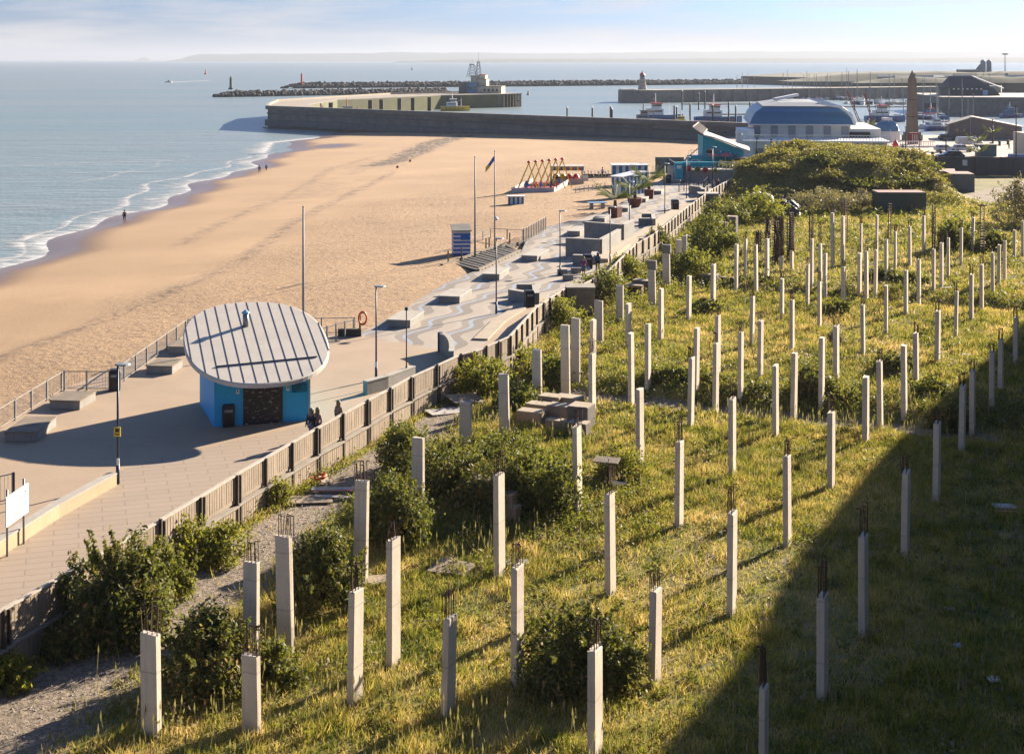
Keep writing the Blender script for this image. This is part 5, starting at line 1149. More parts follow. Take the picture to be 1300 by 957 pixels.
for k, (x, y, Y) in enumerate(((470, 131, 590), (484, 130, 600), (507, 129, 615), (524, 129, 622), (545, 128, 635), (570, 127, 655), (583, 127, 663), (420, 130, 555), (405, 131, 548))):
    mb = MB(); c = Q(x, y, Y-3)-O; mb.box((c.x, c.y, -1.6), (1.6, 1.2, 7.4)); mb.build('timber_fender', m_darkwood, pier)
# pier head with the old watch buildings
hd = thing('pier_head_building', 'cream cluster of old pier-head buildings with lattice mast towers', 'building', (-6, 692, 2.37), -.22)
m_crm = M('cream_render', (.98, .82, .55), .8, (.5, .40, .27), .4)
def hb(nm, x0, x1, y0, y1, Y, dep, mat, roof=None):
    a = Q(x0, y1, Y)-hd.location; b = Q(x1, y0, Y)-hd.location; z0 = max(-.1, a.z); mb = MB(); mb.box(((a.x+b.x)/2, dep/2+Y-hd.location.y, (z0+b.z)/2), (b.x-a.x, dep, b.z-z0)); o = mb.build(nm, mat, hd)
    if roof: mb = MB(); mb.box(((a.x+b.x)/2, dep/2+Y-hd.location.y, b.z+.12), (b.x-a.x+.5, dep+.5, .24)); mb.build('roof_slab', roof, o)
    return o
hb('lower_block', 604, 639, 110, 120, 688, 8, m_crm, m_conc); hb('blue_block', 588, 607, 105, 120, 686, 7, M('blue_grey_render', (.22, .40, .60), .7), m_crm); hb('shed_wing', 586, 594, 105, 120, 683, 4, m_conc_dark)
hb('middle_block', 607, 618, 101, 112, 690, 6, m_crm, m_conc); hb('upper_block', 597, 607, 97, 106, 691, 6, m_crm, m_conc); hb('top_block', 608, 616, 95.5, 101.5, 691, 5, m_crm, m_redp)
for (x, yt, w_) in ((598, 81, 2.4), (606, 78, 1.3)):
    c = Q(x, 98, 693)-hd.location; tz = Q(x, yt, 693).z-hd.location.z; mb = MB()
    for sx in (-1, 1):
        for sy in (-1, 1): mb.bar((c.x+sx*w_, c.y+sy*w_, c.z), (c.x+sx*w_*.35, c.y+sy*w_*.35, tz), .16, .16)
    for k in range(5):
        f = k/5; z = c.z+(tz-c.z)*f; q = w_*(1-.65*f)
        for s in (-1, 1): mb.bar((c.x-q, c.y+s*q, z), (c.x+q*.85, c.y+s*q, z+(tz-c.z)*.18), .1, .1); mb.bar((c.x+q, c.y+s*q, z), (c.x-q*.85, c.y+s*q, z+(tz-c.z)*.18), .1, .1)
    if w_ > 2: mb.box((c.x, c.y, tz-.6), (2.6, 2.6, .3)); mb.bar((c.x, c.y, tz), (c.x, c.y, tz+2.4), .1, .1)
    else: mb.bar((c.x, c.y, tz-1), (c.x, c.y, tz+4.5), .12, .12)
    mb.build('lattice_mast', m_grey, hd)
for k in range(5): a = Q(589+k*4.2, 112, 685.9)-hd.location; mb = MB(); mb.box((a.x, a.y-.05, a.z), (.7, .1, 1.1)); mb.build('window', m_glass, hd)
for k in range(4): a = Q(617+k*5.4, 115, 687.9)-hd.location; mb = MB(); mb.box((a.x, a.y-.05, a.z), (.8, .1, 1.2)); mb.build('window', m_rust, hd)
th = thing('pier_staging', 'dark timber staging piles around the tip of the pier head', 'staging', (-1, 690, -4)); 
for k in range(12): mb = MB(); mb.tube((k*.75-3, -14+k*1.0+((k % 2)*1.2), 0), (k*.75-3, -14+k*1.0+((k % 2)*1.2), 6.4), .35, n=6); mb.build('pile', m_darkwood if k % 3 else m_green, th)
mb = MB(); mb.bar((-3, -13.5, 6.3), (5.3, -2.5, 6.3), 1.4, .4); mb.bar((-3, -13.5, 3.0), (5.3, -2.5, 3.0), .5, .4); mb.build('cross_beams', m_darkwood, th)
# beacons on the breakwater tips
for (x, yt, yb, Y, m_, lab) in ((293, 98, 114, 868, M('green_beacon_paint', (.02, .09, .05), .6), 'slim green beacon on the tip of the near breakwater'), (383, 93.5, 108, 1121, m_redp, 'slim red beacon on the tip of the long breakwater')):
    a, b = Q(x, yb, Y), Q(x, yt, Y); h_ = b.z-a.z; th = thing('harbour_beacon', lab, 'beacon', a); mb = MB(); mb.lathe([(1.5, 0), (1.5, h_*.14), (.85, h_*.15), (.75, h_*.82)], 10); mb.build('tower', m_, th); mb = MB(); mb.lathe([(1.1, h_*.82), (1.1, h_*.86), (.5, h_*.87), (.5, h_), (.1, h_*1.06)], 10); mb.build('lantern', m_, th)
# west pier and lighthouse
wp = thing('stone_pier', 'dark stone pier carrying the white lighthouse', 'pier', (150, 800, 0)); O2 = wp.location
wo = [(58, 752), (76, 748), (93, 760), (210, 822), (300, 870), (304, 880), (205, 840), (92, 775), (60, 772)]
mb = MB(); mb.prism([(x-O2.x, y-O2.y) for x, y in wo], -9, 2.6); mb.build('stone_body', m_stone, wp); mb = MB(); mb.prism([(x-O2.x, y-O2.y) for x, y in wo], 2.604, 2.68); mb.build('deck', m_deck, wp)
mb = MB()
for k in range(26): x = 98+k*7.6; y = 762.7+k*4.05; mb.box((x-O2.x, y-O2.y-.6, -1), (.8, .8, 7.2))
mb.build('buttress', m_conc_dark, wp)
mb = MB(); mb.box((62-O2.x, 760-O2.y, -1.2), (9, 18.8, 8.2)); mb.build('rounded_head', m_stone, wp, bevel=.8)
lp = Q(815.5, 114, 762); lh = thing('lighthouse', 'pale stone lighthouse with a red lantern roof on the pier end', 'lighthouse', (lp.x, lp.y, 2.68)); hz_ = Q(815, 101, 762).z-2.68
mb = MB(); mb.lathe([(2.5, -.1), (2.3, .6), (1.6, hz_*.95), (2.0, hz_)], 20); mb.build('tower', m_conc_light, lh, True); mb = MB(); mb.lathe([(1.3, hz_), (1.3, hz_+2.2)], 12); mb.build('lantern_glass', m_glass, lh); mb = MB(); mb.lathe([(1.7, hz_+2.2), (1.1, hz_+3.1), (.2, hz_+3.9), (.05, hz_+5)], 12); mb.build('red_dome', m_redp, lh)
mb = MB(); mb.lathe([(2.2, hz_), (2.2, hz_+.15)], 16); mb.lathe([(2.15, hz_+.9), (2.15, hz_+1.0)], 16); mb.build('gallery', m_white, lh)
for z in (hz_*.35, hz_*.7): mb = MB(); mb.box((0, -2.1+z*.07, z), (.5, .3, .9)); mb.build('window', m_glass, lh)
# inner quay wall at the far side with the black shed
qw = thing('quay_wall', 'dark quay wall under the black shed across the marina', 'wall', (230, 590, 0)); mb = MB(); mb.prism([(176-230, -10), (330-230, -34), (360-230, 40), (182-230, 60)], -9, 3.3); mb.build('body', m_conc_dark, qw); mb = MB(); mb.prism([(175.8-230, -10.3), (330.2-230, -34.3), (360-230, 40), (182-230, 60)], 3.304, 3.6); mb.build('coping', m_conc_light, qw)
bs = thing('harbour_shed', 'big black gabled shed with a white-edged roof and small windows painted bright as if lit', 'shed', Q(1231, 122, 600), -.05)
m_shed = M('black_cladding', (.035, .045, .06), .7); mb = MB(); sw, sd_ = 21, 22
mb.add([(-8, 0, 0), (13, 0, 0), (13, sd_, 0), (-8, sd_, 0), (-8, 0, 4.0), (9.8, 0, 3.6), (9.8, sd_, 3.6), (-8, sd_, 4.0)], [(0, 1, 5, 4), (1, 2, 6, 5), (2, 3, 7, 6), (3, 0, 4, 7), (4, 5, 6, 7)])
mb.build('walls', m_shed, bs); mb = MB(); mb.add([(-8.6, -.5, 3.4), (9.5, -.5, 3.4), (3.0, 8, 8.2), (-6.6, 8, 8.2), (-8.6, 18, 3.4), (12.5, 18, 3.4)], [(0, 1, 2, 3), (1, 5, 2), (3, 4, 0), (2, 5, 4, 3)]); mb.build('roof', m_shed, bs)
mb = MB(); mb.bar((3.0, 7.6, 8.3), (14.0, -.2, 3.2), .9, .35); mb.build('roof_verge', m_white, bs)
for k in range(7): mb = MB(); mb.box((-6.6+k*1.9, -.06, 2.9), (.8, .1, .5)); mb.build('window', m_white, bs)  # white panes: their lit look is put into the colour
mb = MB(); mb.box((6.5, -.1, 1.2), (2.0, .2, 2.4)); mb.build('door', m_ltblue, bs)
# gabled stone building on the quay
gb = thing('boat_shed', 'low grey gabled building with a pale sloping roof on the quay', 'building', P(1255, 177), -.25)
mb = MB(); mb.add([(-9, 0, 0), (7.5, 0, 0), (7.5, 9, 0), (-9, 9, 0), (-9, 0, 3.5), (-3.5, 0, 5.2), (7.5, 0, 3.0), (-9, 9, 3.5), (-3.5, 9, 5.2), (7.5, 9, 3.0)], [(0, 1, 6, 5, 4), (1, 2, 9, 6), (2, 3, 7, 8, 9), (3, 0, 4, 7)]); mb.build('walls', M('grey_brick', (.24, .20, .19), .9, (.18, .155, .15), .6), gb)
mb = MB(); mb.add([(-9.4, -.4, 3.45), (-3.5, -.4, 5.3), (-3.5, 9.4, 5.3), (-9.4, 9.4, 3.45), (8.0, -.4, 3.0), (8.0, 9.4, 3.0)], [(0, 1, 2, 3), (1, 4, 5, 2)]); rf_ = mb.build('roof', M('pale_roof', (.38, .33, .30), .7), gb); rf_.modifiers.new('s', 'SOLIDIFY').thickness = .15
for x in (-7, -5.2, -1, 4.5): mb = MB(); mb.box((x, -.04, 1.6), (1.0, .1, 1.4)); mb.build('window', m_glass, gb)
# obelisk
op = P(1158, 178); h_ = 16.2; ob = thing('obelisk', 'tall tapering brown stone obelisk on the quay', 'monument', op, .5); mb = MB(); mb.box((0, 0, .6), (3.4, 3.4, 1.2)); mb.box((0, 0, 1.55), (2.9, 2.9, .75)); mb.build('plinth', m_stone, ob)
m_ob = M('obelisk_stone', (.27, .21, .145), .85, (.19, .15, .11), .5, streak=.4); mb = MB(); mb.box((0, 0, 1.9+6.2), (2.05, 2.05, 12.4), taper=.66); mb.build('shaft', m_ob, ob); mb = MB(); mb.box((0, 0, 14.3+1.05), (1.34, 1.34, 2.1), taper=.03); mb.build('pyramidion', m_ob, ob)
for z in (5.5, 9.5): mb = MB(); s_ = 2.05*(1-.34*(z-1.9)/12.4)+.04; mb.box((0, 0, z), (s_, s_, .12)); mb.build('course_line', m_darkwood, ob)
bx_ = thing('information_kiosk', 'small red panelled booth beside the obelisk', 'booth', P(1159, 183), .3); mb = MB(); mb.box((0, 0, 1.2), (1.8, 1.4, 2.4)); mb.build('body', M('dull_red', (.28, .04, .04), .6), bx_)
for x in (-.55, 0, .55): mb = MB(); mb.box((x, -.72, 1.25), (.22, .04, 1.9)); mb.build('panel', m_cream, bx_)
mb = MB(); mb.box((0, 0, 2.48), (2.0, 1.6, .16)); mb.build('cap', M('dull_red_cap', (.28, .04, .04), .6), bx_)
# ---- pavilion
pv_ = thing('seaside_pavilion', 'large white pavilion with a blue curved roof and flat top', 'pavilion', (50, 252, 0), -.13); 
m_pw = M('pavilion_white', (.90, .87, .76), .7, (.78, .75, .65), .5); m_pb = M('blue_slate_roof', (.12, .27, .42), .4, (.10, .23, .37), .5); m_pg = M('grey_roof', (.36, .38, .40), .6, (.30, .32, .34), .3)
def pb(nm, x0, x1, y0, y1, z0, z1, mat): mb = MB(); mb.box(((x0+x1)/2-50, (y0+y1)/2-252, (z0+z1)/2), (x1-x0, y1-y0, z1-z0)); return mb.build(nm, mat, pv_)
pb('lower_storey', 41.5, 66, 251, 262, 0, 4.3, m_pw); pb('terrace_slab', 41, 66.6, 250.6, 262.5, 4.3, 4.6, m_white); pb('upper_wall', 43.5, 61.0, 262, 292, 4.6, 7.0, m_pw)
for k in range(9):
    mb = MB(); mb.box((-8.5+1.1+k*2.9, -1.12, 2.15), (.7, .25, 4.3)); mb.build('pilaster', m_white, pv_)
    mb = MB(); mb.box((-8.5+2.55+k*2.9, -1.03, 1.9), (1.5, .08, 2.6)); w__ = mb.build('window', M('pavilion_pane', (.30, .32, .26), .3), pv_) if k == 0 else None
    if k: o_ = [c for c in pv_.children if c.name.startswith('window')][0].copy(); C.objects.link(o_); o_.parent = pv_; o_.location = (k*2.9, 0, 0)
for k in range(6): mb = MB(); mb.box((-6+k*3.2, 9.9, 5.7), (1.3, .2, 1.9)); mb.build('upper_window', m_pg, pv_)
mb = MB()
for k in range(52): mb.bar((-8.9+k*.5, -1.2, 4.6), (-8.9+k*.5, -1.2, 5.5), .09, .09)
mb.bar((-9, -1.2, 5.55), (16.5, -1.2, 5.55), .16, .12); mb.bar((-9, -1.2, 5.55), (-9, 10, 5.55), .16, .12); mb.build('balustrade', m_white, pv_)
def rr_ring(e, z): x0, x1, y0, y1 = 43-e-50, 61.4+e-50, 261.5-e-252, 294+e-252; return [Vector((x0, y0, z)), Vector((x1, y0, z)), Vector((x1, y1, z)), Vector((x0, y1, z))]
mb = MB(); mb.loft([rr_ring(.3, 6.9), rr_ring(.3, 7.15), rr_ring(-.2, 8.3), rr_ring(-.9, 9.3), rr_ring(-2.0, 10.0), rr_ring(-2.4, 10.1)]); mb.build('mansard_roof', m_pb, pv_)
mb = MB(); mb.loft([rr_ring(.5, 6.85), rr_ring(.5, 7.05), rr_ring(.1, 7.05)]); mb.build('cornice', m_white, pv_)
mb = MB(); mb.loft([rr_ring(-2.2, 10.1), rr_ring(-2.2, 10.3), rr_ring(-5.5, 10.9), rr_ring(-8, 11.0)]); mb.build('flat_roof', m_pg, pv_)
mb = MB()
for k in range(60): x = -6.6+k*.3; mb.bar((x, 9.2, 7.2), (x, 10.15, 9.3), .04, .05)
mb.build('roof_seams', m_pb, pv_)
mb = MB()
for k in range(14): a0 = 261.5-252+k*2.4; mb.path([Vector((11.75, a0, 7.1)), Vector((11.3, a0, 8.3)), Vector((10.6, a0, 9.3)), Vector((9.4, a0, 10.15)), Vector((5.5, a0, 10.9))], .22, 6)
mb.build('white_rib', m_white, pv_)
mb = MB(); mb.path([Vector((11.75, 9.2, 7.1)), Vector((11.2, 9.3, 8.4)), Vector((10.4, 9.6, 9.4)), Vector((9.2, 10.6, 10.2))], .32, 6); mb.bar((-2, 24, 11.2), (2.6, 28, 12), .9, .5); mb.build('hip_rib', m_white, pv_)
pb('side_wing', 60.5, 66.5, 262.5, 290, 0, 6.2, m_pw); pb('wing_opening', 60.8, 64.5, 261.9, 262.4, 1.2, 5.6, m_darkwood); pb('left_porch', 40.2, 43.3, 256, 264, 0, 6.3, m_white)
mb = MB(); mb.lathe([(.1, 0), (.9, .15), (.9, .6), (.1, .7)], 12, (-9.2, 4, 5.3)); mb.build('porch_arch', m_white, pv_)
dm = thing('domed_pavilion', 'little white rotunda with a blue faceted dome beside the obelisk', 'pavilion', P(1126, 180), 0); mb = MB(); mb.lathe([(3.0, 0), (3.0, 2.2), (3.3, 2.3), (3.3, 2.5)], 12); mb.build('drum', m_white, dm); mb = MB(); mb.lathe([(3.1, 2.5), (2.7, 3.7), (1.9, 4.5), (1.1, 4.9)], 8); mb.build('dome', m_pb, dm); mb = MB(); mb.lathe([(1.2, 4.9), (1.3, 5.5), (1.25, 5.55)], 8); mb.build('crown_rail', m_white, dm)
for k in range(8): A = k*PI/4; mb = MB(); mb.bar((3.15*math.cos(A), 3.15*math.sin(A), 2.5), (1.15*math.cos(A), 1.15*math.sin(A), 4.95), .22, .18); mb.build('dome_rib', m_white, dm)
mb = MB(); [mb.bar((-6+k*.5, 0, 0), (-6+k*.5, 0, 1.2), .1, .1) for k in range(40)]; mb.bar((-6, 0, 1.25), (14, 0, 1.25), .2, .16); mb.bar((-6, 0, .1), (14, 0, .1), .3, .3); tag(mb.build('white_balustrade', m_white, loc=P(1105, 187)), 'white balustrade along the quay before the little domed pavilion', 'balustrade')
mb = MB(); mb.box((0, 0, 1.1), (5.5, 3, 2.2)); tag(mb.build('planter_terrace', m_white, loc=P(1106, 180)), 'white planted terrace block beside the pavilion wing', 'terrace')
# quay furniture
for k, (x, yt, yb, lab) in enumerate(((1201, 162, 198, 'tall dark post standing between the parked cars'), (1290, 135, 205, 'tallest dark mast post by the quay corner'), (1218, 157, 182, 'slim dark post in front of the white van'), (1232, 150, 177, 'slim grey lamp post beside the gabled building'), (1260, 152, 190, 'thin post beside the planted palm'), (1167, 172, 200, 'dark post left standing beside the booth, with blue sign'), (1150, 162, 190, 'thin post just seaward of the booth'), (1205, 140, 165, 'mooring-side post behind the cars'), (1219, 143, 168, 'short dark pile at the quay rim'), (979, 178, 213, 'dark lamp post before the pavilion windows'), (993, 177, 206, 'second dark lamp post before the pavilion, nearer the mound'), (961, 176, 215, 'thin dark post beside the cafe roof'))):
    a = P(x, yb); h_ = (yb-yt)*a.y/FPX; th = thing('quay_post', lab.replace(' left standing', ' standing'), 'post', a); mb = MB(); mb.tube((0, 0, 0), (0, 0, h_), .14, .09, 8); mb.build('shaft', m_darkwood if k != 3 else m_grey, th); mb = MB(); mb.box((0, 0, h_+.06), (.6, .25, .14)); mb.build('lamp_head', m_black, th)
bl = None
for k in range(13):
    x = 1163+k*10.5+(k > 4)*22; y = 201-k*.9 if k < 5 else 190-(k-5)*1.6; lab = f'stubby dark bollard, {ORD[k+1]} along the quay from the seaward end'
    a = P(x, y)
    if bl is None: bl = thing('bollard', lab, 'bollard', a, 0, 'bollards across the quay'); mb = MB(); mb.lathe([(.32, 0), (.26, .3), (.3, .75), (.42, .9), (.2, 1.0)], 10); mb.build('body', m_black, bl)
    else: dup(bl, a, 0, lab)
def qpalm(x, yb, tr, label, seed): a = P(x, yb); th = thing('palm_tree', label, 'palm', a); mb = MB(); mb.tube((0, 0, 0), (.2, 0, tr), .22, .16, 8); mb.build('trunk', m_stem, th); mb = MB(); palm_crown(mb, tr, 2.0, 24, seed); mb.build('crown', lm_palm, th)
qpalm(1260, 188, 3.2, 'palm on a trunk beside the gabled building', 11); qpalm(1241, 206, 1.8, 'low palm rising behind the far fence notice', 12); qpalm(1240, 196, 2.4, 'palm between the dark blue car and the kiosk hut', 13); qpalm(1100, 176, 3.0, 'palm on the white terrace beside the pavilion', 14); qpalm(911, 172, 2.0, 'dark palm at the pavilion porch by the cafe roof', 15)
hut = thing('quay_hut', 'low dark hut with a flat roof beside the small palm', 'hut', P(1254, 199), 0); mb = MB(); mb.box((0, 1.2, 1.1), (3.4, 2.6, 2.2)); mb.build('walls', M('slate_blue', (.10, .16, .2), .7), hut); mb = MB(); mb.box((0, 1.2, 2.28), (3.8, 3, .16)); mb.build('roof', m_conc_dark, hut)
mb = MB(); mb.box((0, 0, .5), (3.2, 1.6, 1.0)); mb.box((0, 0, 1.06), (3.0, 1.4, .12), mi=1); tag(mb.build('blue_stall', [m_royal, m_white], loc=P(1292, 203)), 'bright blue covered stall at the quay corner', 'stall')
mb = MB(); mb.box((0, 0, 1.6), (3.2, 8, 6.4)); tag(mb.build('rendered_building_end', m_cream, loc=P(1306, 200)), 'cream rendered building end at the edge of view', 'building')
mb = MB(); mb.lathe([(.1, .3), (.8, 1.0), (.12, 2.0), (.04, 2.1)], 8); tag(mb.build('closed_parasol', m_redp, loc=P(1137, 190)), 'closed red parasol on the quay before the little dome', 'parasol')
mb = MB(); mb.box((0, 0, 1.0), (.5, .1, .8)); mb.box((0, 0, .35), (.08, .08, .7)); tag(mb.build('blue_sign', m_royal, loc=P(1168, 201)), 'small blue sign among the bollards', 'sign')
# ---- boats
def hull_rings(L, Bm, H, n=9, keel=.35):
    rings = []
    for i in range(n):
        f = i/(n-1); x = (f-.5)*L; w = Bm/2*(math.sin(PI*min(1, (.28+.72*(1-f))*.62))**.8 if f > .35 else (.78+.22*f/.35)); w = Bm/2*(1-max(0, (f-.45)/.55)**2.2)*(.82 if f < .05 else 1); w = max(w, .03); sh = H*(1+.28*max(0, f-.4)**1.5)
        rings.append([Vector((x, -w, sh)), Vector((x, -w*.93, H*.45)), Vector((x, -w*.55, -keel)), Vector((x, w*.55, -keel)), Vector((x, w*.93, H*.45)), Vector((x, w, sh))])
    return rings
def yacht_proto(L, mast, label, hullm, covm, grp, rz=0):
    th = thing('sailing_yacht', label, 'yacht', (0, 0, SEA), rz, grp)
    mb = MB(); mb.loft(hull_rings(L, L*.31, L*.11)); mb.build('hull', hullm, th)
    mb = MB(); mb.box((.02*L, 0, L*.135), (L*.42, L*.17, L*.06), taper=.82); cb = mb.build('cabin', m_white, th); mb = MB(); mb.box((.02*L, 0, L*.135), (L*.3, L*.172, L*.022)); mb.build('window', m_glass, cb)
    mb = MB(); mb.tube((.08*L, 0, L*.1), (.08*L, 0, mast), .17, .12, 6); mb.tube((.08*L-.8, 0, mast*.62), (.08*L+.8, 0, mast*.62), .03, n=4); mb.build('mast', m_grey, th)
    mb = MB(); mb.tube((.07*L, 0, L*.24), (-.36*L, 0, L*.23), .16, .12, 6); mb.build('sail_cover', covm, th)
    mb = MB(); mb.tube((.08*L, 0, mast*.97), (.49*L, 0, L*.14), .018, n=3); mb.tube((.08*L, 0, mast*.97), (-.49*L, 0, L*.12), .018, n=3); mb.build('rigging', m_steel, th)
    return th
def motor_proto(L, label, hullm, grp):
    th = thing('motor_boat', label, 'motor boat', (0, 0, SEA), 0, grp); mb = MB(); mb.loft(hull_rings(L, L*.34, L*.14)); mb.build('hull', hullm, th)
    mb = MB(); mb.box((-.02*L, 0, L*.2), (L*.4, L*.24, L*.13), taper=.78); cb = mb.build('cabin', m_white, th); mb = MB(); mb.box((-.02*L, 0, L*.215), (L*.36, L*.235, L*.05), taper=.93); mb.build('window', m_glass, cb)
    mb = MB(); mb.bar((-.1*L, -.1*L, L*.27), (-.1*L, -.1*L, L*.36), .05, .05); mb.bar((-.1*L, .1*L, L*.27), (-.1*L, .1*L, L*.36), .05, .05); mb.bar((-.1*L, -.1*L, L*.36), (-.1*L, .1*L, L*.36), .06, .06); mb.build('radar_arch', m_white, th); return th
m_bh = [m_white, M('navy_hull', (.02, .05, .14), .35, fine=0), M('cream_hull', (.6, .55, .45), .4, fine=0), M('blue_hull', (.03, .16, .42), .4, fine=0)]
YG = 'sailing yachts berthed in the marina'
yp = [yacht_proto(9, 13, '', m_bh[0], m_royal, YG), yacht_proto(11, 16, '', m_bh[1], m_white, YG), yacht_proto(8.5, 12, '', m_bh[0], m_redp, YG), yacht_proto(10, 14.5, '', m_bh[2], m_navy, YG)]
mp = [motor_proto(8, '', m_bh[0], 'motor boats berthed in the marina'), motor_proto(9.5, '', m_bh[3], 'motor boats berthed in the marina')]
hullname = ['white-hulled yacht with blue sail cover', 'navy-hulled yacht with white sail cover', 'white-hulled yacht with red sail cover', 'cream-hulled yacht with dark sail cover']; mname = ['white motor boat', 'blue-hulled motor boat']
lanes = [('in the row under the far pier wall', 122.5, 930, 1120, 23, 700), ('in the row behind the pavilion roof', 127, 975, 1100, 18, 640), ('in the middle marina row', 132.5, 1070, 1200, 17, 570), ('in the near marina row past the obelisk', 151, 1100, 1200, 12, 470), ('in the nearest water beside the quay', 163, 1168, 1240, 9, 430)]
rb2 = random.Random(77); used = [False]*6
for lane, y, xa, xb, n_, _ in lanes:
    for k in range(n_):
        x = xa+(xb-xa)*(k+.5)/n_+rb2.uniform(-2, 2); p = P(x, y+rb2.uniform(-.5, .9), SEA); r_ = rb2.random(); j = rb2.randrange(4) if r_ < .66 else 4+rb2.randrange(2)
        pr = (yp+mp)[j]; nm = (hullname+mname)[j]; lab = f'{nm}, {ORD[k+1]} berth {lane}'; rz = rb2.choice((PI/2, -PI/2))+rb2.uniform(-.35, .35)+(.4 if y > 145 else 0)
        if not used[j]: used[j] = True; pr.location = p; pr.rotation_euler = (0, 0, rz); pr['label'] = lab
        else: dup(pr, p, rz, lab, scale=rb2.uniform(.85, 1.15))
def workboat(p, rz, L, label, hullm, topm, roofm, mastm=None, extra=None, name='fishing_boat', cat='fishing boat'):
    th = thing(name, label, cat, (p.x, p.y, SEA), rz); mb = MB(); mb.loft(hull_rings(L, L*.3, L*.15)); mb.build('hull', hullm, th); mb = MB(); mb.box((-.05*L, 0, L*.155), (L*.8, L*.24, .12)); mb.build('deck', m_grey, th)
    mb = MB(); mb.box((-.12*L, 0, L*.22), (L*.36, L*.2, L*.15)); mb.box((-.08*L, 0, L*.34), (L*.2, L*.17, L*.11)); wh = mb.build('wheelhouse', topm, th); mb = MB(); mb.box((-.08*L, 0, L*.36), (L*.205, L*.175, L*.045)); mb.box((-.12*L, 0, L*.235), (L*.3, L*.205, L*.035)); mb.build('window', m_glass, wh)
    mb = MB(); mb.box((-.08*L, 0, L*.405), (L*.25, L*.2, L*.02)); mb.build('roof', roofm, th); mb = MB(); mb.tube((-.1*L, 0, L*.4), (-.1*L, 0, L*.62),   .22, .14, 6); mb.tube((.2*L, 0, L*.15), (.2*L, 0, L*.42), .1, n=6); mb.bar((.2*L, 0, L*.38), (.02*L, 0, L*.30), .1, .1); mb.bar((-.14*L, -.1*L, L*.5), (-.14*L, .1*L, L*.5), .08, .08); mb.build('mast', mastm or m_white, th)
    mb = MB()
    for k in range(5): mb.lathe([(.1, -.3), (.34, 0), (.1, .3)], 8, (-.3*L+k*.14*L, -L*.15, L*.09))
    mb.build('fender', m_redp, th); return th
workboat(Q(838, 152, 520), .05, 17, 'blue and white workboat with an orange-red roof, behind the pier beyond the lighthouse head', m_bh[3], m_white, m_redp)
workboat(Q(912, 152, 505), .05, 17, 'blue and white workboat with red roof, second along beside the cafe pergola', m_bh[3], m_white, m_redp)
workboat(Q(1124, 140, 520), .1, 15, 'blue workboat with pale top moored seaward of the obelisk', m_bh[3], m_white, m_redp)
workboat(Q(821, 153, 500), .0, 12, 'navy patrol boat with a dark mast, moored before the first workboat', m_bh[1], m_grey, m_navy, m_navy)
workboat(Q(775, 154, 470), .2, 7, 'small grey fishing boat alone behind the pier wall', m_grey, m_white, m_grey); workboat(Q(736, 152, 470), .1, 6, 'little dark boat with a red flag beside two mooring piles', m_black, m_grey, m_redp)
workboat(Q(868, 153, 480), .0, 9, 'yellow workboat between the two blue and white workboats', m_yellow, m_yellow, m_yellow)
workboat(P(578, 141, SEA), .0, 13, 'bright yellow dredger moored against the pier arm', m_yellow, m_white, m_white, m_white, name='dredger', cat='dredger')
workboat(Q(445, 137, 520), .3, 14, 'cream trawler with orange masts behind the pier corner', m_bh[2], m_white, m_grey, m_orange); workboat(Q(412, 135, 530), .2, 10, 'brown fishing boat with thin masts behind the pier corner', m_wood, m_wood, m_wood, m_orange)
workboat(Q(1193, 124, 640), .0, 9, 'dark blue small boat at the quay wall steps', m_bh[1], m_grey, m_white); workboat(Q(1185, 130, 560), .1, 9, 'blue launch beside the dark timber jetty', m_bh[3], m_bh[3], m_orange)
workboat(P(1192, 166, SEA), .1, 9, 'bright blue open workboat nearest the obelisk', m_bh[3], m_white, m_ltblue); workboat(P(1285, 150, SEA), .2, 10, 'blue covered boat behind the gabled building', m_bh[3], m_bh[3], m_royal)
# moored narrow boats by the slipway, upturned red hulls
for (x, y, lab) in ((1105, 158, 'large red-brown boat hull laid up before the crane'), (1228, 158, 'red hulled boat laid up beside the gabled building')):
    th = thing('laid_up_boat', lab, 'boat', P(x, y-4, 0)+Vector((0, 0, -3.4)), .1); mb = MB(); mb.loft(hull_rings(12, 4.2, 1.9)); mb.build('hull', M('maroon_hull', (.22, .05, .05), .6), th); mb = MB(); mb.box((-1, 0, 2.3), (6, 2.6, .8)); mb.build('cover', m_white, th)
cr = thing('quay_crane', 'pair of rusty orange crane jibs above the slipway', 'crane', P(1098, 172)); 
for s, (dx, L_) in enumerate(((-4.5, 11), (-1.2, 10.5))):
    mb = MB()
    for o_ in (-.3, .3): mb.bar((o_+3*s, 0, 0), (dx+o_*.4+1.0*s, 0, L_), .16, .16)
    for k in range(9): f = k/9; mb.bar((-.3+3*s+(dx-2*s)*f, 0, L_*f), (.3+3*s+(dx-2*s)*(f+.08), 0, L_*(f+.09)), .08, .08)
    mb.build('jib', M('rusty_orange', (.30, .10, .05), .7), cr)
mb = MB(); mb.box((1.5, 0, .6), (5.5, 2, 1.2)); mb.tube((4.2, 0, 0), (2.2, 0, 9), .06, n=4); mb.tube((6.2, 0, 0), (3.4, 0, 8.5), .06, n=4); mb.build('base', m_darkwood, cr)
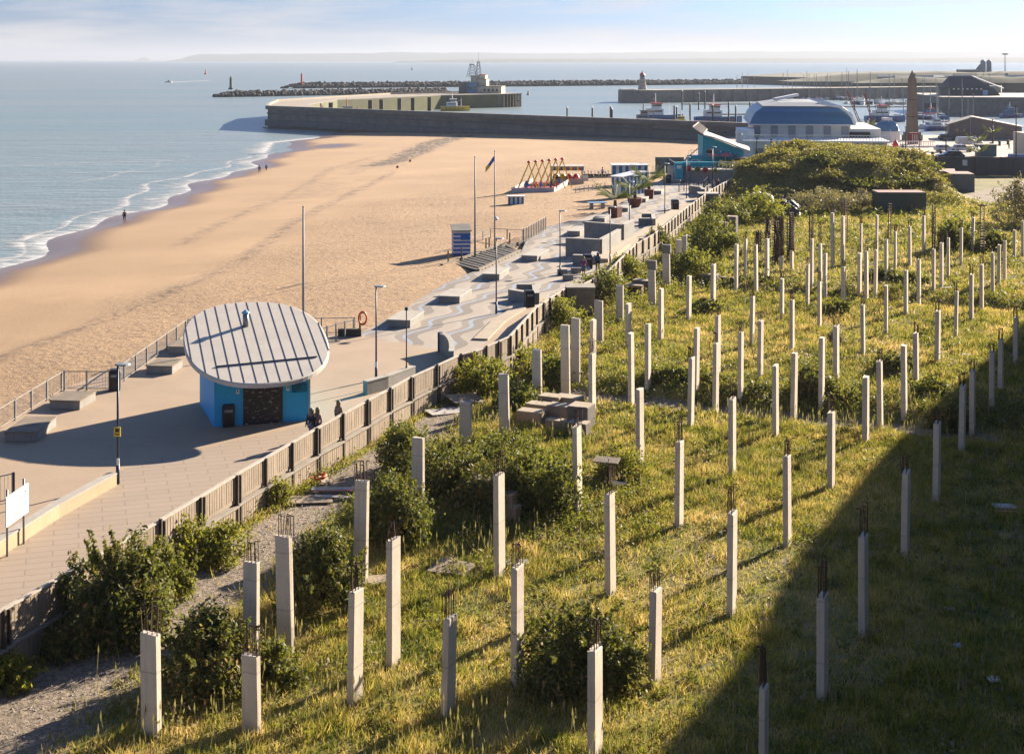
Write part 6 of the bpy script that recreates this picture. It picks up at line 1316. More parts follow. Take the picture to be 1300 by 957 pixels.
# timber jetty, piles, pontoons
jt = thing('timber_jetty', 'dark timber jetty on piles in the marina entrance', 'jetty', P(1187, 146, SEA)); mb = MB(); mb.box((0, 2, 3.6), (6.4, 5, 2.2)); mb.build('deck', m_darkwood, jt)
for k in range(5): mb = MB(); mb.tube((-2.8+k*1.4, -.3, 0), (-2.8+k*1.4, -.3, 2.6), .2, n=6); mb.build('pile', m_darkwood, jt)
pl = None
for k, (x, yt, yb) in enumerate(((720, 137, 156), (752, 137, 157), (775, 136, 155), (777, 139, 156), (856, 135, 154), (859, 136, 154), (876, 133, 153), (905, 134, 154), (925, 131, 150), (934, 135, 152), (952, 131, 146), (866, 116, 133), (887, 119, 133), (895, 117, 133), (1203, 143, 158), (1085, 128, 148))):
    a, b = Q(x, yb, 500 if k < 11 else 640), Q(x, yt, 500 if k < 11 else 640); lab = f'upright black mooring pile, {ORD[k+1]} counting from the open sea inwards'
    th = thing('mooring_pile', lab, 'mooring pile', (a.x, a.y, SEA-.5), 0, 'mooring piles in the harbour'); mb = MB(); mb.tube((0, 0, 0), (0, 0, b.z-SEA+.5), .32, .28, 8); mb.build('pile', m_black, th); mb = MB(); mb.lathe([(.32, 0), (.05, .5)], 8, (0, 0, b.z-SEA+.5)); mb.build('cap', m_white if k % 2 else m_black, th)
for k, (x0, x1, y, lab) in enumerate(((865, 960, 133, 'long floating pontoon in front of the far yachts'), (930, 1000, 127.5, 'floating pontoon under the far pier wall'), (915, 962, 146, 'short floating pontoon by the pavilion'), (1060, 1180, 136.5, 'floating pontoon in the middle marina'))):
    a, b = P(x0, y, SEA), P(x1, y, SEA); mb = MB(); mb.bar((0, 0, .25), (b.x-a.x, 0, .25), 2.2, .6); tag(mb.build('pontoon', m_conc_light, loc=a), lab, 'pontoon')
for k, (x, y, m_, lab) in enumerate(((670.5, 121, m_black, 'black channel buoy off the pier head'), (261, 95, m_redp, 'tiny red buoy far out at sea'), (523, 89.5, m_black, 'tiny dark buoy far out beyond the breakwater'))):
    p = P(x, y, SEA); s_ = 1 if k == 0 else 2.4; th = thing('navigation_buoy', lab, 'buoy', p); mb = MB(); mb.lathe([(.9*s_, -.4), (1.0*s_, .5*s_), (.5*s_, 1.0*s_), (.25*s_, 2.6*s_), (.05, 2.9*s_)], 10); mb.build('float', m_, th); mb = MB(); mb.lathe([(.05, 2.9*s_), (.3*s_, 3.2*s_), (.05, 3.5*s_)], 6); mb.build('topmark', m_, th)
# speedboat with wake
p = P(214, 105, SEA); th = thing('speedboat', 'small white speedboat crossing the open sea', 'motor boat', p, PI*.97); mb = MB(); mb.loft(hull_rings(7, 2.4, 1)); mb.build('hull', m_white, th); mb = MB(); mb.box((-.3, 0, 1.4), (2.2, 1.6, 1.3), taper=.8); mb.build('cabin', m_navy, th)
a = P(214, 105, SEA); b = P(270, 102.3, SEA); ribbon('wake', [tuple(a[:2]), tuple(a.lerp(b, .5)[:2]), tuple(b[:2])], 9, SEA+.06, ((-.5, -.2), (-.1, 1.6), (.1, 1.6), (.5, -.2)))
# port structures far away
sl = thing('cement_silos', 'twin pale cylindrical silos with a low shed on the port land', 'silos', Q(1248, 93, 1100))
for x in (0, 4.6): mb = MB(); mb.lathe([(2.0, -2), (2.0, 9), (1.2, 10), (.2, 10.4)], 14, (x, 0, 0)); mb.build('silo', m_pg, sl, True)
mb = MB(); mb.box((-11, 0, .5), (17, 8, 4.5)); mb.build('low_shed', m_conc, sl); mb = MB(); mb.bar((-6, 0, 0), (-1.5, 0, 6), 2, 2.5); mb.build('conveyor', m_conc, sl)
for (x, yt, yb, Y, w_, lab) in ((1276, 69, 93, 1080, .5, 'tall floodlight mast on the port land'), (1256, 95, 120, 700, .2, 'floodlight column beside the black shed roof'), (1249, 88, 98, 1000, .3, 'short mast beside the silos')):
    a, b = Q(x, yb, Y), Q(x, yt, Y); th = thing('light_mast', lab, 'mast', a); mb = MB(); mb.tube((0, 0, -2), (0, 0, b.z-a.z), w_, w_*.5, 6); mb.build('shaft', m_grey, th); mb = MB(); mb.box((0, 0, b.z-a.z), (w_*8, w_*2, w_*2)); mb.build('lamp_frame', m_grey, th)
rg_ = random.Random(9)
for k in range(9):
    a = Q(1150+k*18, 103+rg_.uniform(-2, 2), 1000); w_ = rg_.uniform(8, 20); h_ = rg_.uniform(2.5, 5); th = thing('port_shed', f'long low port shed on the far land, {ORD[k+1]} seen from the sea side', 'shed', (a.x, a.y+rg_.uniform(0, 60), 3.2), rg_.uniform(-.2, .2)); mb = MB(); mb.box((0, 0, h_/2), (w_, 8, h_)); mb.build('walls', (m_conc, m_pg, m_white)[k % 3], th)
    mb = MB(); mb.add([(-w_/2-.3, -4.3, h_), (w_/2+.3, -4.3, h_), (w_/2+.3, 4.3, h_), (-w_/2-.3, 4.3, h_), (-w_/2, 0, h_+1.4), (w_/2, 0, h_+1.4)], [(0, 1, 5, 4), (2, 3, 4, 5), (0, 4, 3), (1, 2, 5)]); mb.build('roof', (m_pg, m_conc, m_rust)[k % 3], th)
# ================================================================== PEOPLE
def skin_mesh(name, verts, edges, radii, mat, parent, sub=1, loc=(0, 0, 0)):
    me = bpy.data.meshes.new(name); me.from_pydata(verts, edges, []); o = bpy.data.objects.new(name, me); C.objects.link(o)
    md = o.modifiers.new('skin', 'SKIN'); md.use_smooth_shade = True
    for i, r_ in enumerate(radii): me.skin_vertices[0].data[i].radius = (r_, r_) if isinstance(r_, float) else r_
    me.skin_vertices[0].data[0].use_root = True
    s_ = o.modifiers.new('sub', 'SUBSURF'); s_.levels = sub; s_.render_levels = sub
    dg = bpy.context.evaluated_depsgraph_get(); m2 = bpy.data.meshes.new_from_object(o.evaluated_get(dg)); o.modifiers.clear(); o.data = m2; bpy.data.meshes.remove(me)
    m2.materials.clear(); m2.materials.append(mat); o.parent = parent; return o
def cloth(name, c): return M(name, c, .85, tuple(x*.8 for x in c), 4, fine=.05)
def person(p, rz, label, top, legs, hair=None, H=1.68, stride=.16, longhair=False, skirt=False, arm=.12, cap=None):
    th = thing('person', label, 'person', p, rz); s = H/1.7
    P_ = lambda x, y, z: (x*s, y*s, z*s)
    st = stride
    v = [P_(0, 0, .95), P_(0, .0, 1.15), P_(0, 0, 1.38), P_(0, .01, 1.48), P_(0, .02, 1.56), P_(0, .03, 1.64),
         P_(-.10, 0, .9), P_(-.11, st*.5, .5), P_(-.11, st-.04, .08), P_(-.11, st+.10, .03),
         P_(.10, 0, .9), P_(.11, -st*.35, .5), P_(.11, -st-.06, .10), P_(.11, -st+.08, .03),
         P_(-.20, 0, 1.38), P_(-.25, -arm*.5, 1.1), P_(-.24, arm*.3, .86), P_(-.24, arm*.5, .76), P_(.20, 0, 1.38), P_(.25, arm*.4, 1.1), P_(.24, arm*1.1, .88), P_(.24, arm*1.4, .79)]
    e = [(0, 1), (1, 2), (2, 3), (3, 4), (4, 5), (0, 6), (6, 7), (7, 8), (8, 9), (0, 10), (10, 11), (11, 12), (12, 13), (2, 14), (14, 15), (15, 16), (16, 17), (2, 18), (18, 19), (19, 20), (20, 21)]
    r = [.13, .12, .13, .055, .085, .085, .085, .06, .04, .035, .085, .06, .04, .035, .055, .042, .032, .035, .055, .042, .032, .035]
    skin_mesh('body', v, e, [x*s for x in r], m_skin, th)
    tv = [v[i] for i in (0, 1, 2, 14, 15, 16, 18, 19, 20)]; te = [(0, 1), (1, 2), (2, 3), (3, 4), (4, 5), (2, 6), (6, 7), (7, 8)]; tr = [.155, .15, .155, .075, .06, .048, .075, .06, .048]
    skin_mesh('jacket', tv, te, [x*s for x in tr], top, th)
    if skirt: mb = MB(); mb.lathe([(.30*s, .48*s), (.17*s, 1.0*s)], 12); mb.build('skirt', legs, th)
    else:
        lv = [v[i] for i in (0, 6, 7, 8, 10, 11, 12)]; skin_mesh('trousers', lv, [(0, 1), (1, 2), (2, 3), (0, 4), (4, 5), (5, 6)], [x*s for x in (.15, .10, .075, .058, .10, .075, .058)], legs, th)
    mb = MB(); mb.lathe([(.02, .0), (.10, .02), (.118, .10), (.09, .18), (.02, .21)] if not longhair else [(.05, -.22), (.12, -.15), (.125, .08), (.09, .18), (.02, .21)], 10, (0, -.015*s, 1.545*s)); mb.build('hair', hair or m_hair, th, True)
    for s_ in (-1, 1): mb = MB(); mb.box((s_*.11*s, (st+.03 if s_ < 0 else -st)*s, .035), (.09, .25, .07)); mb.build('shoe', m_black, th, bevel=.015)
    return th
c_pink = cloth('pink_coat', (.55, .33, .32)); c_dark = cloth('dark_jumper', (.03, .03, .05)); c_beige = cloth('beige_coat', (.4, .3, .24)); c_lilac = cloth('lilac_trousers', (.35, .28, .38)); c_grey = cloth('grey_trousers', (.14, .14, .17)); c_purple = cloth('purple_top', (.25, .03, .20)); c_blue = cloth('blue_jacket', (.02, .12, .25)); c_jean = cloth('jeans', (.04, .07, .16)); c_blk = cloth('black_clothes', (.012, .012, .015)); c_plum = cloth('plum_coat', (.16, .03, .06)); c_wht = cloth('white_shirt', (.6, .6, .62))
person(P(395, 562), 2.4, 'person in a dark jumper and lilac trousers walking past the kiosk corner, nearest its wall', c_dark, c_lilac, longhair=True)
person(P(403, 561), 2.4, 'person in a pale pink coat walking arm to arm beside the dark jumper walker', c_pink, c_beige, longhair=True)
person(P(430, 549), -.8, 'person in a beige coat mostly hidden behind the board fence', c_beige, c_grey, longhair=True, H=1.6)
person(P(741, 351), 2.8, 'woman in a purple top and grey skirt walking with a blue bag', c_purple, c_grey, longhair=True, skirt=True)
mb = MB(); mb.box((0, 0, .14), (.28, .12, .28)); mb.tube((-.1, 0, .28), (0, 0, .45), .015, n=4); mb.tube((.1, 0, .28), (0, 0, .45), .015, n=4); tag(mb.build('shopping_bag', m_ltblue, loc=P(747, 347)+Vector((0, 0, .25))), 'light blue bag carried by the woman in purple', 'bag')
person(P(759, 345), .4, 'dark-haired person in a blue jacket beside the fence', c_blue, c_blk, m_hairdark, longhair=True)
person(P(158, 282, SEA+.0), .5, 'lone person in dark clothes standing in the surf', c_blk, c_blk, m_hairdark, stride=.08)
person(P(329.5, 221, SEA+.1), .6, 'paddler in blue top and shorts at the water edge', c_jean, c_beige, m_hairdark, H=1.75); person(P(338, 218.5, SEA+.1), -.6, 'smaller dark paddler beside the one in blue', c_blk, c_jean, m_hairdark, H=1.55)
person(P(905, 243), 2.6, 'person in greyish lilac standing beside the thick lamp post', c_lilac, c_grey, m_hairdark); person(P(911, 242), .3, 'person in a plum coat standing in the group below the cafe', c_plum, c_blk, m_hairdark, H=1.75); person(P(921, 244), 1.3, 'person in a blue coat closest to the fence below the cafe', c_blue, c_blk, m_hairdark); person(P(898, 246), 1.0, 'crouching dark figure by the low wall below the cafe', c_blk, c_blk, m_hairdark, H=1.25)
person(P(928, 219), 1.5, 'pair member in black standing outside the cafe door', c_blk, c_blk, m_hairdark, H=1.8); person(P(937, 218), .5, 'small dark person outside the cafe shop front', c_blk, c_jean, m_hairdark, H=1.5)
person(P(765, 226, -.6), 2, 'attendant in a pale top beside the pedal carts', c_wht, c_blk, m_hairdark, H=1.75)
person(P(1146, 193), 2, 'person in grey walking on the quay before the obelisk', c_jean, c_grey, m_hairdark); person(P(1169, 184), 2, 'person in blue standing beside the red booth', c_jean, c_jean, m_hairdark); person(P(1281, 190), 1, 'dark figure walking across the shaded quay', c_blk, c_blk, m_hairdark)
# seated and lying figures on the sand
for (x, y, m_, lab) in ((505, 215, c_plum, 'person in dark red sitting on the open sand'), (521, 207, c_plum, 'person sitting on sand further up the beach')):
    p = P(x, y, -2.3); th = thing('person', lab, 'person', p, .5)
    skin_mesh('body', [(0, 0, .18), (0, -.05, .45), (0, -.02, .66), (0, .02, .76), (0, .04, .84), (-.12, .3, .42), (-.12, .55, .08), (.12, .3, .42), (.12, .55, .08), (-.2, 0, .6), (-.22, .25, .42), (.2, 0, .6), (.22, .25, .42)], [(0, 1), (1, 2), (2, 3), (3, 4), (0, 5), (5, 6), (0, 7), (7, 8), (2, 9), (9, 10), (2, 11), (11, 12)], [.14, .13, .12, .055, .09, .08, .045, .08, .045, .05, .035, .05, .035], m_skin, th)
    skin_mesh('jacket', [(0, 0, .18), (0, -.05, .45), (0, -.02, .62), (-.2, 0, .58), (-.22, .2, .44), (.2, 0, .58), (.22, .2, .44)], [(0, 1), (1, 2), (2, 3), (3, 4), (2, 5), (5, 6)], [.16, .155, .14, .07, .055, .07, .055], m_, th)
# ================================================================== VEGETATION
def leafcloud(cent, rad, n, size, seed, flat=.5, jitter=.25, shell=.35, aspect=.45):
    """leaf-sized rhombi spread through overlapping lobes"""
    r = np.random.default_rng(seed); cent = np.array(cent, float); rad = np.array(rad, float)
    wt = (rad**2).prod(1)**(1/2); k = r.choice(len(cent), n, p=wt/wt.sum())
    d = r.normal(size=(n, 3)); d /= np.linalg.norm(d, axis=1)[:, None]
    rr = (shell+(1-shell)*r.random(n))**.6*(1+jitter*r.normal(size=n)*.4)
    p = cent[k]+d*rad[k]*rr[:, None]
    keep = p[:, 2] > .02; p = p[keep]; d = d[keep]; n = len(p)
    nrm = d*.6+r.normal(size=(n, 3))*.7; nrm[:, 2] += .35; nrm /= np.linalg.norm(nrm, axis=1)[:, None]
    a = np.cross(nrm, r.normal(size=(n, 3))); a /= np.linalg.norm(a, axis=1)[:, None]; b = np.cross(nrm, a)
    s = size*(.6+.8*r.random(n))[:, None]
    V = np.stack([p-a*s, p+b*s*aspect, p+a*s, p-b*s*aspect], 1).reshape(-1, 3)
    F_ = np.arange(4*n).reshape(-1, 4); return V, F_
def bushmesh(seed, n, size, lobes=9, spread=.55, tall=.8, mat=None, name='foliage'):
    """ragged shrub: many uneven lobes set low and wide, long shoots breaking the outline"""
    r = np.random.default_rng(seed); cs = []; rs = []
    for k in range(lobes*2+4):
        a = r.random()*6.28; d = r.random()**.55*.86; top = tall*(1-.75*d**1.8); z = .08+r.random()**.7*max(.05, top-.22)
        cs.append((math.cos(a)*d*.8, math.sin(a)*d*.8, z)); q = .13+r.random()**1.5*.24; rs.append((q*1.15, q*1.15, q*(.55+.6*r.random())))
    V, F_ = leafcloud(cs, rs, int(n*.88), size, seed, jitter=.55, shell=.2)
    sh_c = []
    for k in range(46):
        a = r.random()*6.28; d = r.random()**.6*.85; h0 = tall*(1-.7*d**1.8); L = .12+.26*r.random(); lean = np.array([math.cos(a), math.sin(a)])*d*.35+r.normal(size=2)*.08
        for j in range(9):
            f = j/8; sh_c.append((math.cos(a)*d*.8+lean[0]*f, math.sin(a)*d*.8+lean[1]*f, max(.05, h0*.75+L*f-.12*f*f)))
    V2, F2 = leafcloud(sh_c, [(.03, .03, .04)]*len(sh_c), int(n*.17), size*.9, seed+1)
    F_ = np.concatenate([F_, F2+len(V)]); V = np.concatenate([V, V2])
    return V, F_
BM = {}
def bush(loc, w, h, label, mat, n=5000, leaf=.10, seed=1, group='shrubs overgrowing the plot', name='shrub', depth=None, lobes=9, tall=.85, rz=0):
    th = thing(name, label, 'shrub', loc, rz, group)
    V, F_ = bushmesh(seed, n, leaf/max(w/2, .4), lobes, tall=tall)
    V = V*np.array([w/1.75, (depth or w)/1.75, h/1.0]); mid = V.reshape(-1, 4, 3).mean(1, keepdims=True); sc = np.array([1, (w/(depth or w)), max(.6, w/1.75/h)]); V = (mid+(V.reshape(-1, 4, 3)-mid)*sc).reshape(-1, 3)
    npmesh('foliage', V, F_, mat, th)
    mb = MB(); r = random.Random(seed)
    for k in range(7):
        a = r.random()*6.28; d = r.random()*.28*w; mb.tube((d*.2*math.cos(a), d*.2*math.sin(a), -.1), (d*math.cos(a), d*math.sin(a), h*.6), .035, .012, 5)
    mb.build('stem', m_stem, th)
    return th
def bpx(cx, yb, wpx, hpx, label, mat, **k):
    g = G(cx, yb); m = g.y/FPX; return bush(g, wpx*m*1.16, hpx*m*1.06, label, mat, **k)
bpx(150, 812, 128, 158, 'big dark bush leaning over the fence below the white sign', lm_dark, n=24000, leaf=.072, seed=21, lobes=13)
bpx(212, 770, 70, 90, 'lighter shoulder of foliage between the biggest bush and the yellow weeds', lm_olive, n=4500, leaf=.072, seed=22)
bpx(262, 868, 118, 98, 'round dark bush between the two lowest fence-side columns', lm_dark, n=18000, leaf=.068, seed=23, lobes=11)
bpx(408, 770, 98, 110, 'dark bush behind the tall column pair near the gravel', lm_dark, n=15000, leaf=.068, seed=24, lobes=11)
bpx(505, 690, 84, 98, 'dark bush beside the broad column, uphill of the scattered sheets', lm_dark, n=14000, leaf=.068, seed=25, lobes=10)
bpx(570, 632, 100, 92, 'glossy dark bush in the thicket, uphill of the concrete step blocks', lm_dark, n=14000, leaf=.072, seed=26, lobes=10)
bpx(520, 600, 80, 72, 'olive bush of the thicket nearest the fence corner', lm_olive, n=6500, leaf=.072, seed=27)
bpx(635, 645, 96, 95, 'broad dark bush of the thicket behind the step blocks', lm_dark, n=14000, leaf=.072, seed=28, lobes=10)
bpx(692, 652, 92, 105, 'olive bush of the thicket beside the tall slim column', lm_olive, n=12000, leaf=.072, seed=29, lobes=10)
bpx(648, 590, 90, 50, 'low scrub in front of the stacked masonry blocks', lm_olive, n=5500, leaf=.072, seed=30)
bpx(738, 866, 150, 112, 'wide dark bush around the lowest middle column', lm_dark, n=22000, leaf=.068, seed=31, lobes=13)
bpx(350, 868, 60, 60, 'small bush at the foot of the paired columns', lm_olive, n=3500, leaf=.068, seed=32)
bpx(290, 712, 70, 55, 'yellow-green weeds spilling from the fence in sun', lm_yel, n=3200, leaf=.072, seed=33)
bpx(240, 715, 70, 70, 'rust-tinged weeds against the fence beside the biggest bush', lm_yel, n=3600, leaf=.072, seed=34)
bpx(352, 640, 40, 40, 'young sapling clump growing at the fence near the lifebuoy', lm_yel, n=1100, leaf=.072, seed=35)
bpx(15, 872, 70, 45, 'yellowish weeds in the corner where the fence leaves view', lm_yel, n=3000, leaf=.072, seed=36)
bpx(90, 835, 60, 60, 'dark undergrowth filling the gap under the biggest bush', lm_dark, n=3500, leaf=.068, seed=37)
bpx(700, 490, 74, 45, 'bushes wedged between the broad paired columns', lm_olive, n=4200, leaf=.1, seed=38)
bpx(612, 500, 70, 60, 'yellowing bush hugging the fence corner by the curved wall', lm_yel, n=4500, leaf=.1, seed=39)
bpx(655, 475, 60, 48, 'yellow bush beside the fence below the black bin', lm_yel, n=3600, leaf=.1, seed=40)
bpx(660, 520, 60, 40, 'green scrub beside the lone broad column uphill of the blocks', lm_olive, n=3000, leaf=.1, seed=41)
bpx(712, 415, 50, 45, 'yellow-green bush below the square fence block', lm_yel, n=2600, leaf=.1, seed=42)
bpx(765, 385, 60, 52, 'green bush spilling over the fence past the woman in blue', lm_olive, n=4200, leaf=.11, seed=43)
bpx(790, 355, 46, 38, 'bright bush along the fence before the hollow blocks', lm_yel, n=2600, leaf=.11, seed=44)
bpx(835, 318, 30, 36, 'dark ivy-like bush in the fence bend', lm_dark, n=2200, leaf=.13, seed=45)
bpx(905, 325, 70, 62, 'tall green bush screening the fence near the cafe end', lm_olive, n=5000, leaf=.14, seed=46)
bpx(885, 350, 60, 40, 'mixed scrub around the half-hidden broad columns', lm_yel, n=3200, leaf=.13, seed=47)
bpx(925, 285, 60, 42, 'dark green bush at the head of the fence', lm_dark, n=3600, leaf=.16, seed=48)
bpx(960, 280, 70, 40, 'bright yellow-green bush before the black tarpaulin', lm_yel, n=4000, leaf=.16, seed=49)
bpx(900, 500, 90, 30, 'low dark scrub on the bank above the sunken path, fourth column row', lm_dark, n=5000, leaf=.1, seed=50, depth=2.2)
bpx(850, 492, 80, 34, 'low green scrub on the bank above the sunken path, at its fence end', lm_olive, n=4600, leaf=.1, seed=51, depth=2.2)
bpx(970, 512, 80, 30, 'low scrub on the path bank between two slim columns', lm_dark, n=4200, leaf=.1, seed=52, depth=2.2)
bpx(1030, 500, 60, 40, 'dark scrub on the path bank in column shade', lm_dark, n=3600, leaf=.1, seed=53, depth=2.2)
bpx(1075, 520, 70, 32, 'reddish brown scrub past the end of the sunken path', lm_olive, n=3600, leaf=.1, seed=54, depth=2.4)
bpx(1132, 472, 56, 30, 'dark round scrub in the middle of the sunny grass', lm_dark, n=3000, leaf=.1, seed=55)
bpx(1180, 500, 44, 28, 'light spiky scrub at the edge of the cliff shadow', lm_yel, n=2000, leaf=.1, seed=56)
bpx(1205, 545, 50, 40, 'dark bush inside the cliff shadow near three slim columns', lm_dark, n=3200, leaf=.1, seed=57)
bpx(1212, 318, 44, 48, 'small leafy tree-like bush among the far columns', lm_olive, n=3200, leaf=.16, seed=58)
bpx(1262, 318, 50, 26, 'spreading green bush beyond the far columns', lm_olive, n=2600, leaf=.16, seed=59)
bpx(1120, 355, 44, 20, 'dark low scrub among the far column cluster', lm_dark, n=1800, leaf=.14, seed=60)
bpx(1155, 358, 34, 16, 'olive low scrub beside the far dirt patch', lm_olive, n=1200, leaf=.14, seed=61)
bpx(1062, 398, 34, 22, 'grey-green scrub beside a fallen beam', lm_olive, n=1400, leaf=.12, seed=62)
bpx(900, 395, 46, 18, 'low scrub behind the block stub in the fourth row', lm_olive, n=1500, leaf=.12, seed=63)
bpx(1045, 268, 96, 32, 'dry pinkish-brown bush in front of the overgrown mound', lm_dry, n=6500, leaf=.13, seed=64, lobes=14, tall=.95)
bpx(1292, 285, 62, 72, 'pale dry bush at the edge of the track', lm_dry, n=6000, leaf=.13, seed=65, lobes=12)
bpx(1095, 262, 26, 26, 'small dry bush beside the green container', lm_dry, n=1300, leaf=.13, seed=66)
bpx(1062, 435, 22, 20, 'round brown tuft bush between slim columns', lm_dry, n=800, leaf=.09, seed=67)
bpx(790, 612, 60, 62, 'pale green bush beside the column with the stuck board', lm_yel, n=3400, leaf=.072, seed=68)
# shrubs covering the mound
rb_ = random.Random(12); mt = [lm_brown, lm_olive, lm_brown, lm_brown, lm_dry]
protos = []
MOUND = [(45, 205, 'at its fence foot'), (50, 203, 'at its foot behind the dry bush'), (56, 203, 'at its foot beside the green container'), (60, 206, 'between the containers'), (40, 211, 'on its seaward foot'),
         (46, 210, 'low on its slope, darkest'), (52, 209, 'low on its slope, middle'), (58, 209, 'low on its slope towards the containers'), (61, 211, 'touching the paired containers'), (42, 218, 'on its seaward shoulder'),
         (48, 216, 'half way up, seaward side'), (54, 215, 'half way up, middle'), (60, 215, 'half way up, container side'), (59, 226, 'on its shoulder above the paired containers'), (45, 225, 'behind the seaward shoulder'), (51, 221, 'on the crest, seaward end'),
         (57, 221, 'on the very top of the crest'), (61, 220, 'on the crest, inland end'), (63, 229, 'running down towards the grey fence'), (66, 234, 'lowest towards the grey fence'), (37, 217, 'where the mound meets the boundary fence'), (36, 225, 'beyond the fence meeting point'), (44, 231, 'in the hollow behind the paired containers')]
for k, (x, y, w_) in enumerate(MOUND):
    bush((x, y, sz(x, y)-.5), rb_.uniform(6.0, 8.5), rb_.uniform(1.3, 2.4), 'shrub on the overgrown mound, '+w_, mt[[0, 1, 1, 0, 2, 1, 0, 0, 1, 0, 2, 0, 2, 0, 0, 0, 2, 2, 0, 2, 0, 2, 1][k]], n=4200, leaf=.17, seed=100+k, group='shrubs on the mound', lobes=12, rz=k*.7)
r = np.random.default_rng(55)      # brambles and leaves clothing the mound between its shrubs
n_ = 90000; X = 50+17*1.5*(r.random(n_)*2-1); Y = 219+17*1.35*(r.random(n_)*2-1); k = (np.hypot((X-50)/17, (Y-219)/17) < 1.35+.3*fnoise(X, Y, .2, 4)) & (X > np.interp(Y, FEN_Y, FEN_X)+.4) & (Y < 247) & (segdist(X, Y, TRACK) > 5) & ~((X > 63) & (Y < 230)); X, Y = X[k], Y[k]
hh_ = (.2+1.7*fnoise(X, Y, .33, 14)**1.5)*r.random(len(X))**.5; p = np.stack([X, Y, site_z(X, Y)+hh_], 1); nr = r.normal(size=p.shape); nr[:, 2] += .8; nr[:, 1] -= .5; nr /= np.linalg.norm(nr, axis=1)[:, None]; a = np.cross(nr, r.normal(size=p.shape)); a /= np.linalg.norm(a, axis=1)[:, None]; b = np.cross(nr, a); s = (.16*(.6+.8*r.random(len(X))))[:, None]
V = np.stack([p-a*s, p+b*s*.45, p+a*s, p-b*s*.45], 1).reshape(-1, 3); half = len(p)//2*4
npmesh('undergrowth', V[:half], np.arange(half).reshape(-1, 4), lm_brown)['kind'] = 'stuff'; npmesh('undergrowth', V[half:], np.arange(len(V)-half).reshape(-1, 4), lm_brown)['kind'] = 'stuff'
# ---- grass and weeds: too many to count
def grassfield(name, n, ymin, ymax, hscale, wbl, mat, seed, dens=lambda X, Y: 1, label=None, blades=1, xmax=None):
    r = np.random.default_rng(seed); Y = np.sqrt(r.random(n)*(ymax**2-ymin**2)+ymin**2); X = (r.random(n)*1.0-.5)*.76*Y
    X = X+0; f = np.interp(Y, FEN_Y, FEN_X); k = (X > f+.35) & (X < (xmax if xmax else 1e9)); X, Y = X[k], Y[k]
    g = a_gravel(X, Y); pch = fnoise(X, Y, .5, 21)
    k = (r.random(len(X)) > np.clip(g*1.25, 0, .985)) & (r.random(len(X)) < dens(X, Y)); X, Y, pch = X[k], Y[k], pch[k]
    Z = site_z(X, Y); n = len(X); tus = fnoise(X, Y, 1.3, 23, 2); h = hscale*(.35+.9*r.random(n))*(.35+.7*pch+1.1*np.clip(tus-.52, 0, 1)*3); a = r.random(n)*6.28; lx, ly = r.normal(size=n)*.45*h, r.normal(size=n)*.45*h
    w = wbl*(.6+.8*r.random(n)); p = np.stack([X, Y, Z-.02], 1); s = np.stack([np.cos(a)*w, np.sin(a)*w, 0*a], 1); tip = np.stack([lx, ly, h], 1)
    V = np.stack([p-s, p+s, p+tip], 1).reshape(-1, 3)
    o = npmesh(name, V, np.arange(3*n).reshape(-1, 3), mat, None, None, 3); o['kind'] = 'stuff'; return o
def grassmat(name, c):
    t = NT(name); g = t.N('ShaderNodeNewGeometry'); big = t.noise(t.pos(), .16, 4, .6); mid = t.noise(t.pos(), .7, 4, .6)
    f = t.math('ADD', t.math('MULTIPLY', g.outputs['Random Per Island'], .42), t.math('ADD', t.math('MULTIPLY', big, .55), t.math('MULTIPLY', mid, .42)))
    big2 = t.ramp(t.noise(t.pos(), .42, 5, .7), .40, .62); fin = t.noise(t.pos(), 2.6, 3, .6); f = t.math('ADD', t.math('SUBTRACT', f, .50), t.math('ADD', t.math('MULTIPLY', big2, .30), t.math('MULTIPLY', fin, .30)))
    rr = t.N('ShaderNodeValToRGB'); e = rr.color_ramp.elements; e[0].position = .12; e[0].color = c[0]+(1,); e[1].position = .82; e[1].color = c[-1]+(1,)
    for i in range(1, len(c)-1): x = e.new(.12+.70*i/(len(c)-1)); x.color = c[i]+(1,)
    t.L(f, rr.inputs[0]); t.col(rr.outputs[0]); t.rough(.7); t.b.inputs['Specular IOR Level'].default_value = .1
    tr = t.N('ShaderNodeBsdfTranslucent'); t.L(rr.outputs[0], tr.inputs[0]); ms = t.N('ShaderNodeMixShader'); ms.inputs[0].default_value = .45
    t.L(t.b.outputs[0], ms.inputs[1]); t.L(tr.outputs[0], ms.inputs[2]); t.L(ms.outputs[0], t.out.inputs[0]); return t.m
gm = grassmat('meadow_grass', [(.05, .075, .012), (.17, .20, .022), (.36, .32, .05), (.54, .41, .12), (.70, .50, .22)])
grassfield('grass', 420000, 38, 78, .30, .020, gm, 5)
grassfield('grass', 330000, 74, 125, .34, .034, gm, 6)
grassfield('grass', 240000, 120, 205, .38, .06, gm, 7, dens=lambda X, Y: np.where(np.hypot((X-52)/20, (Y-219)/17) < 1.0, .15, 1))
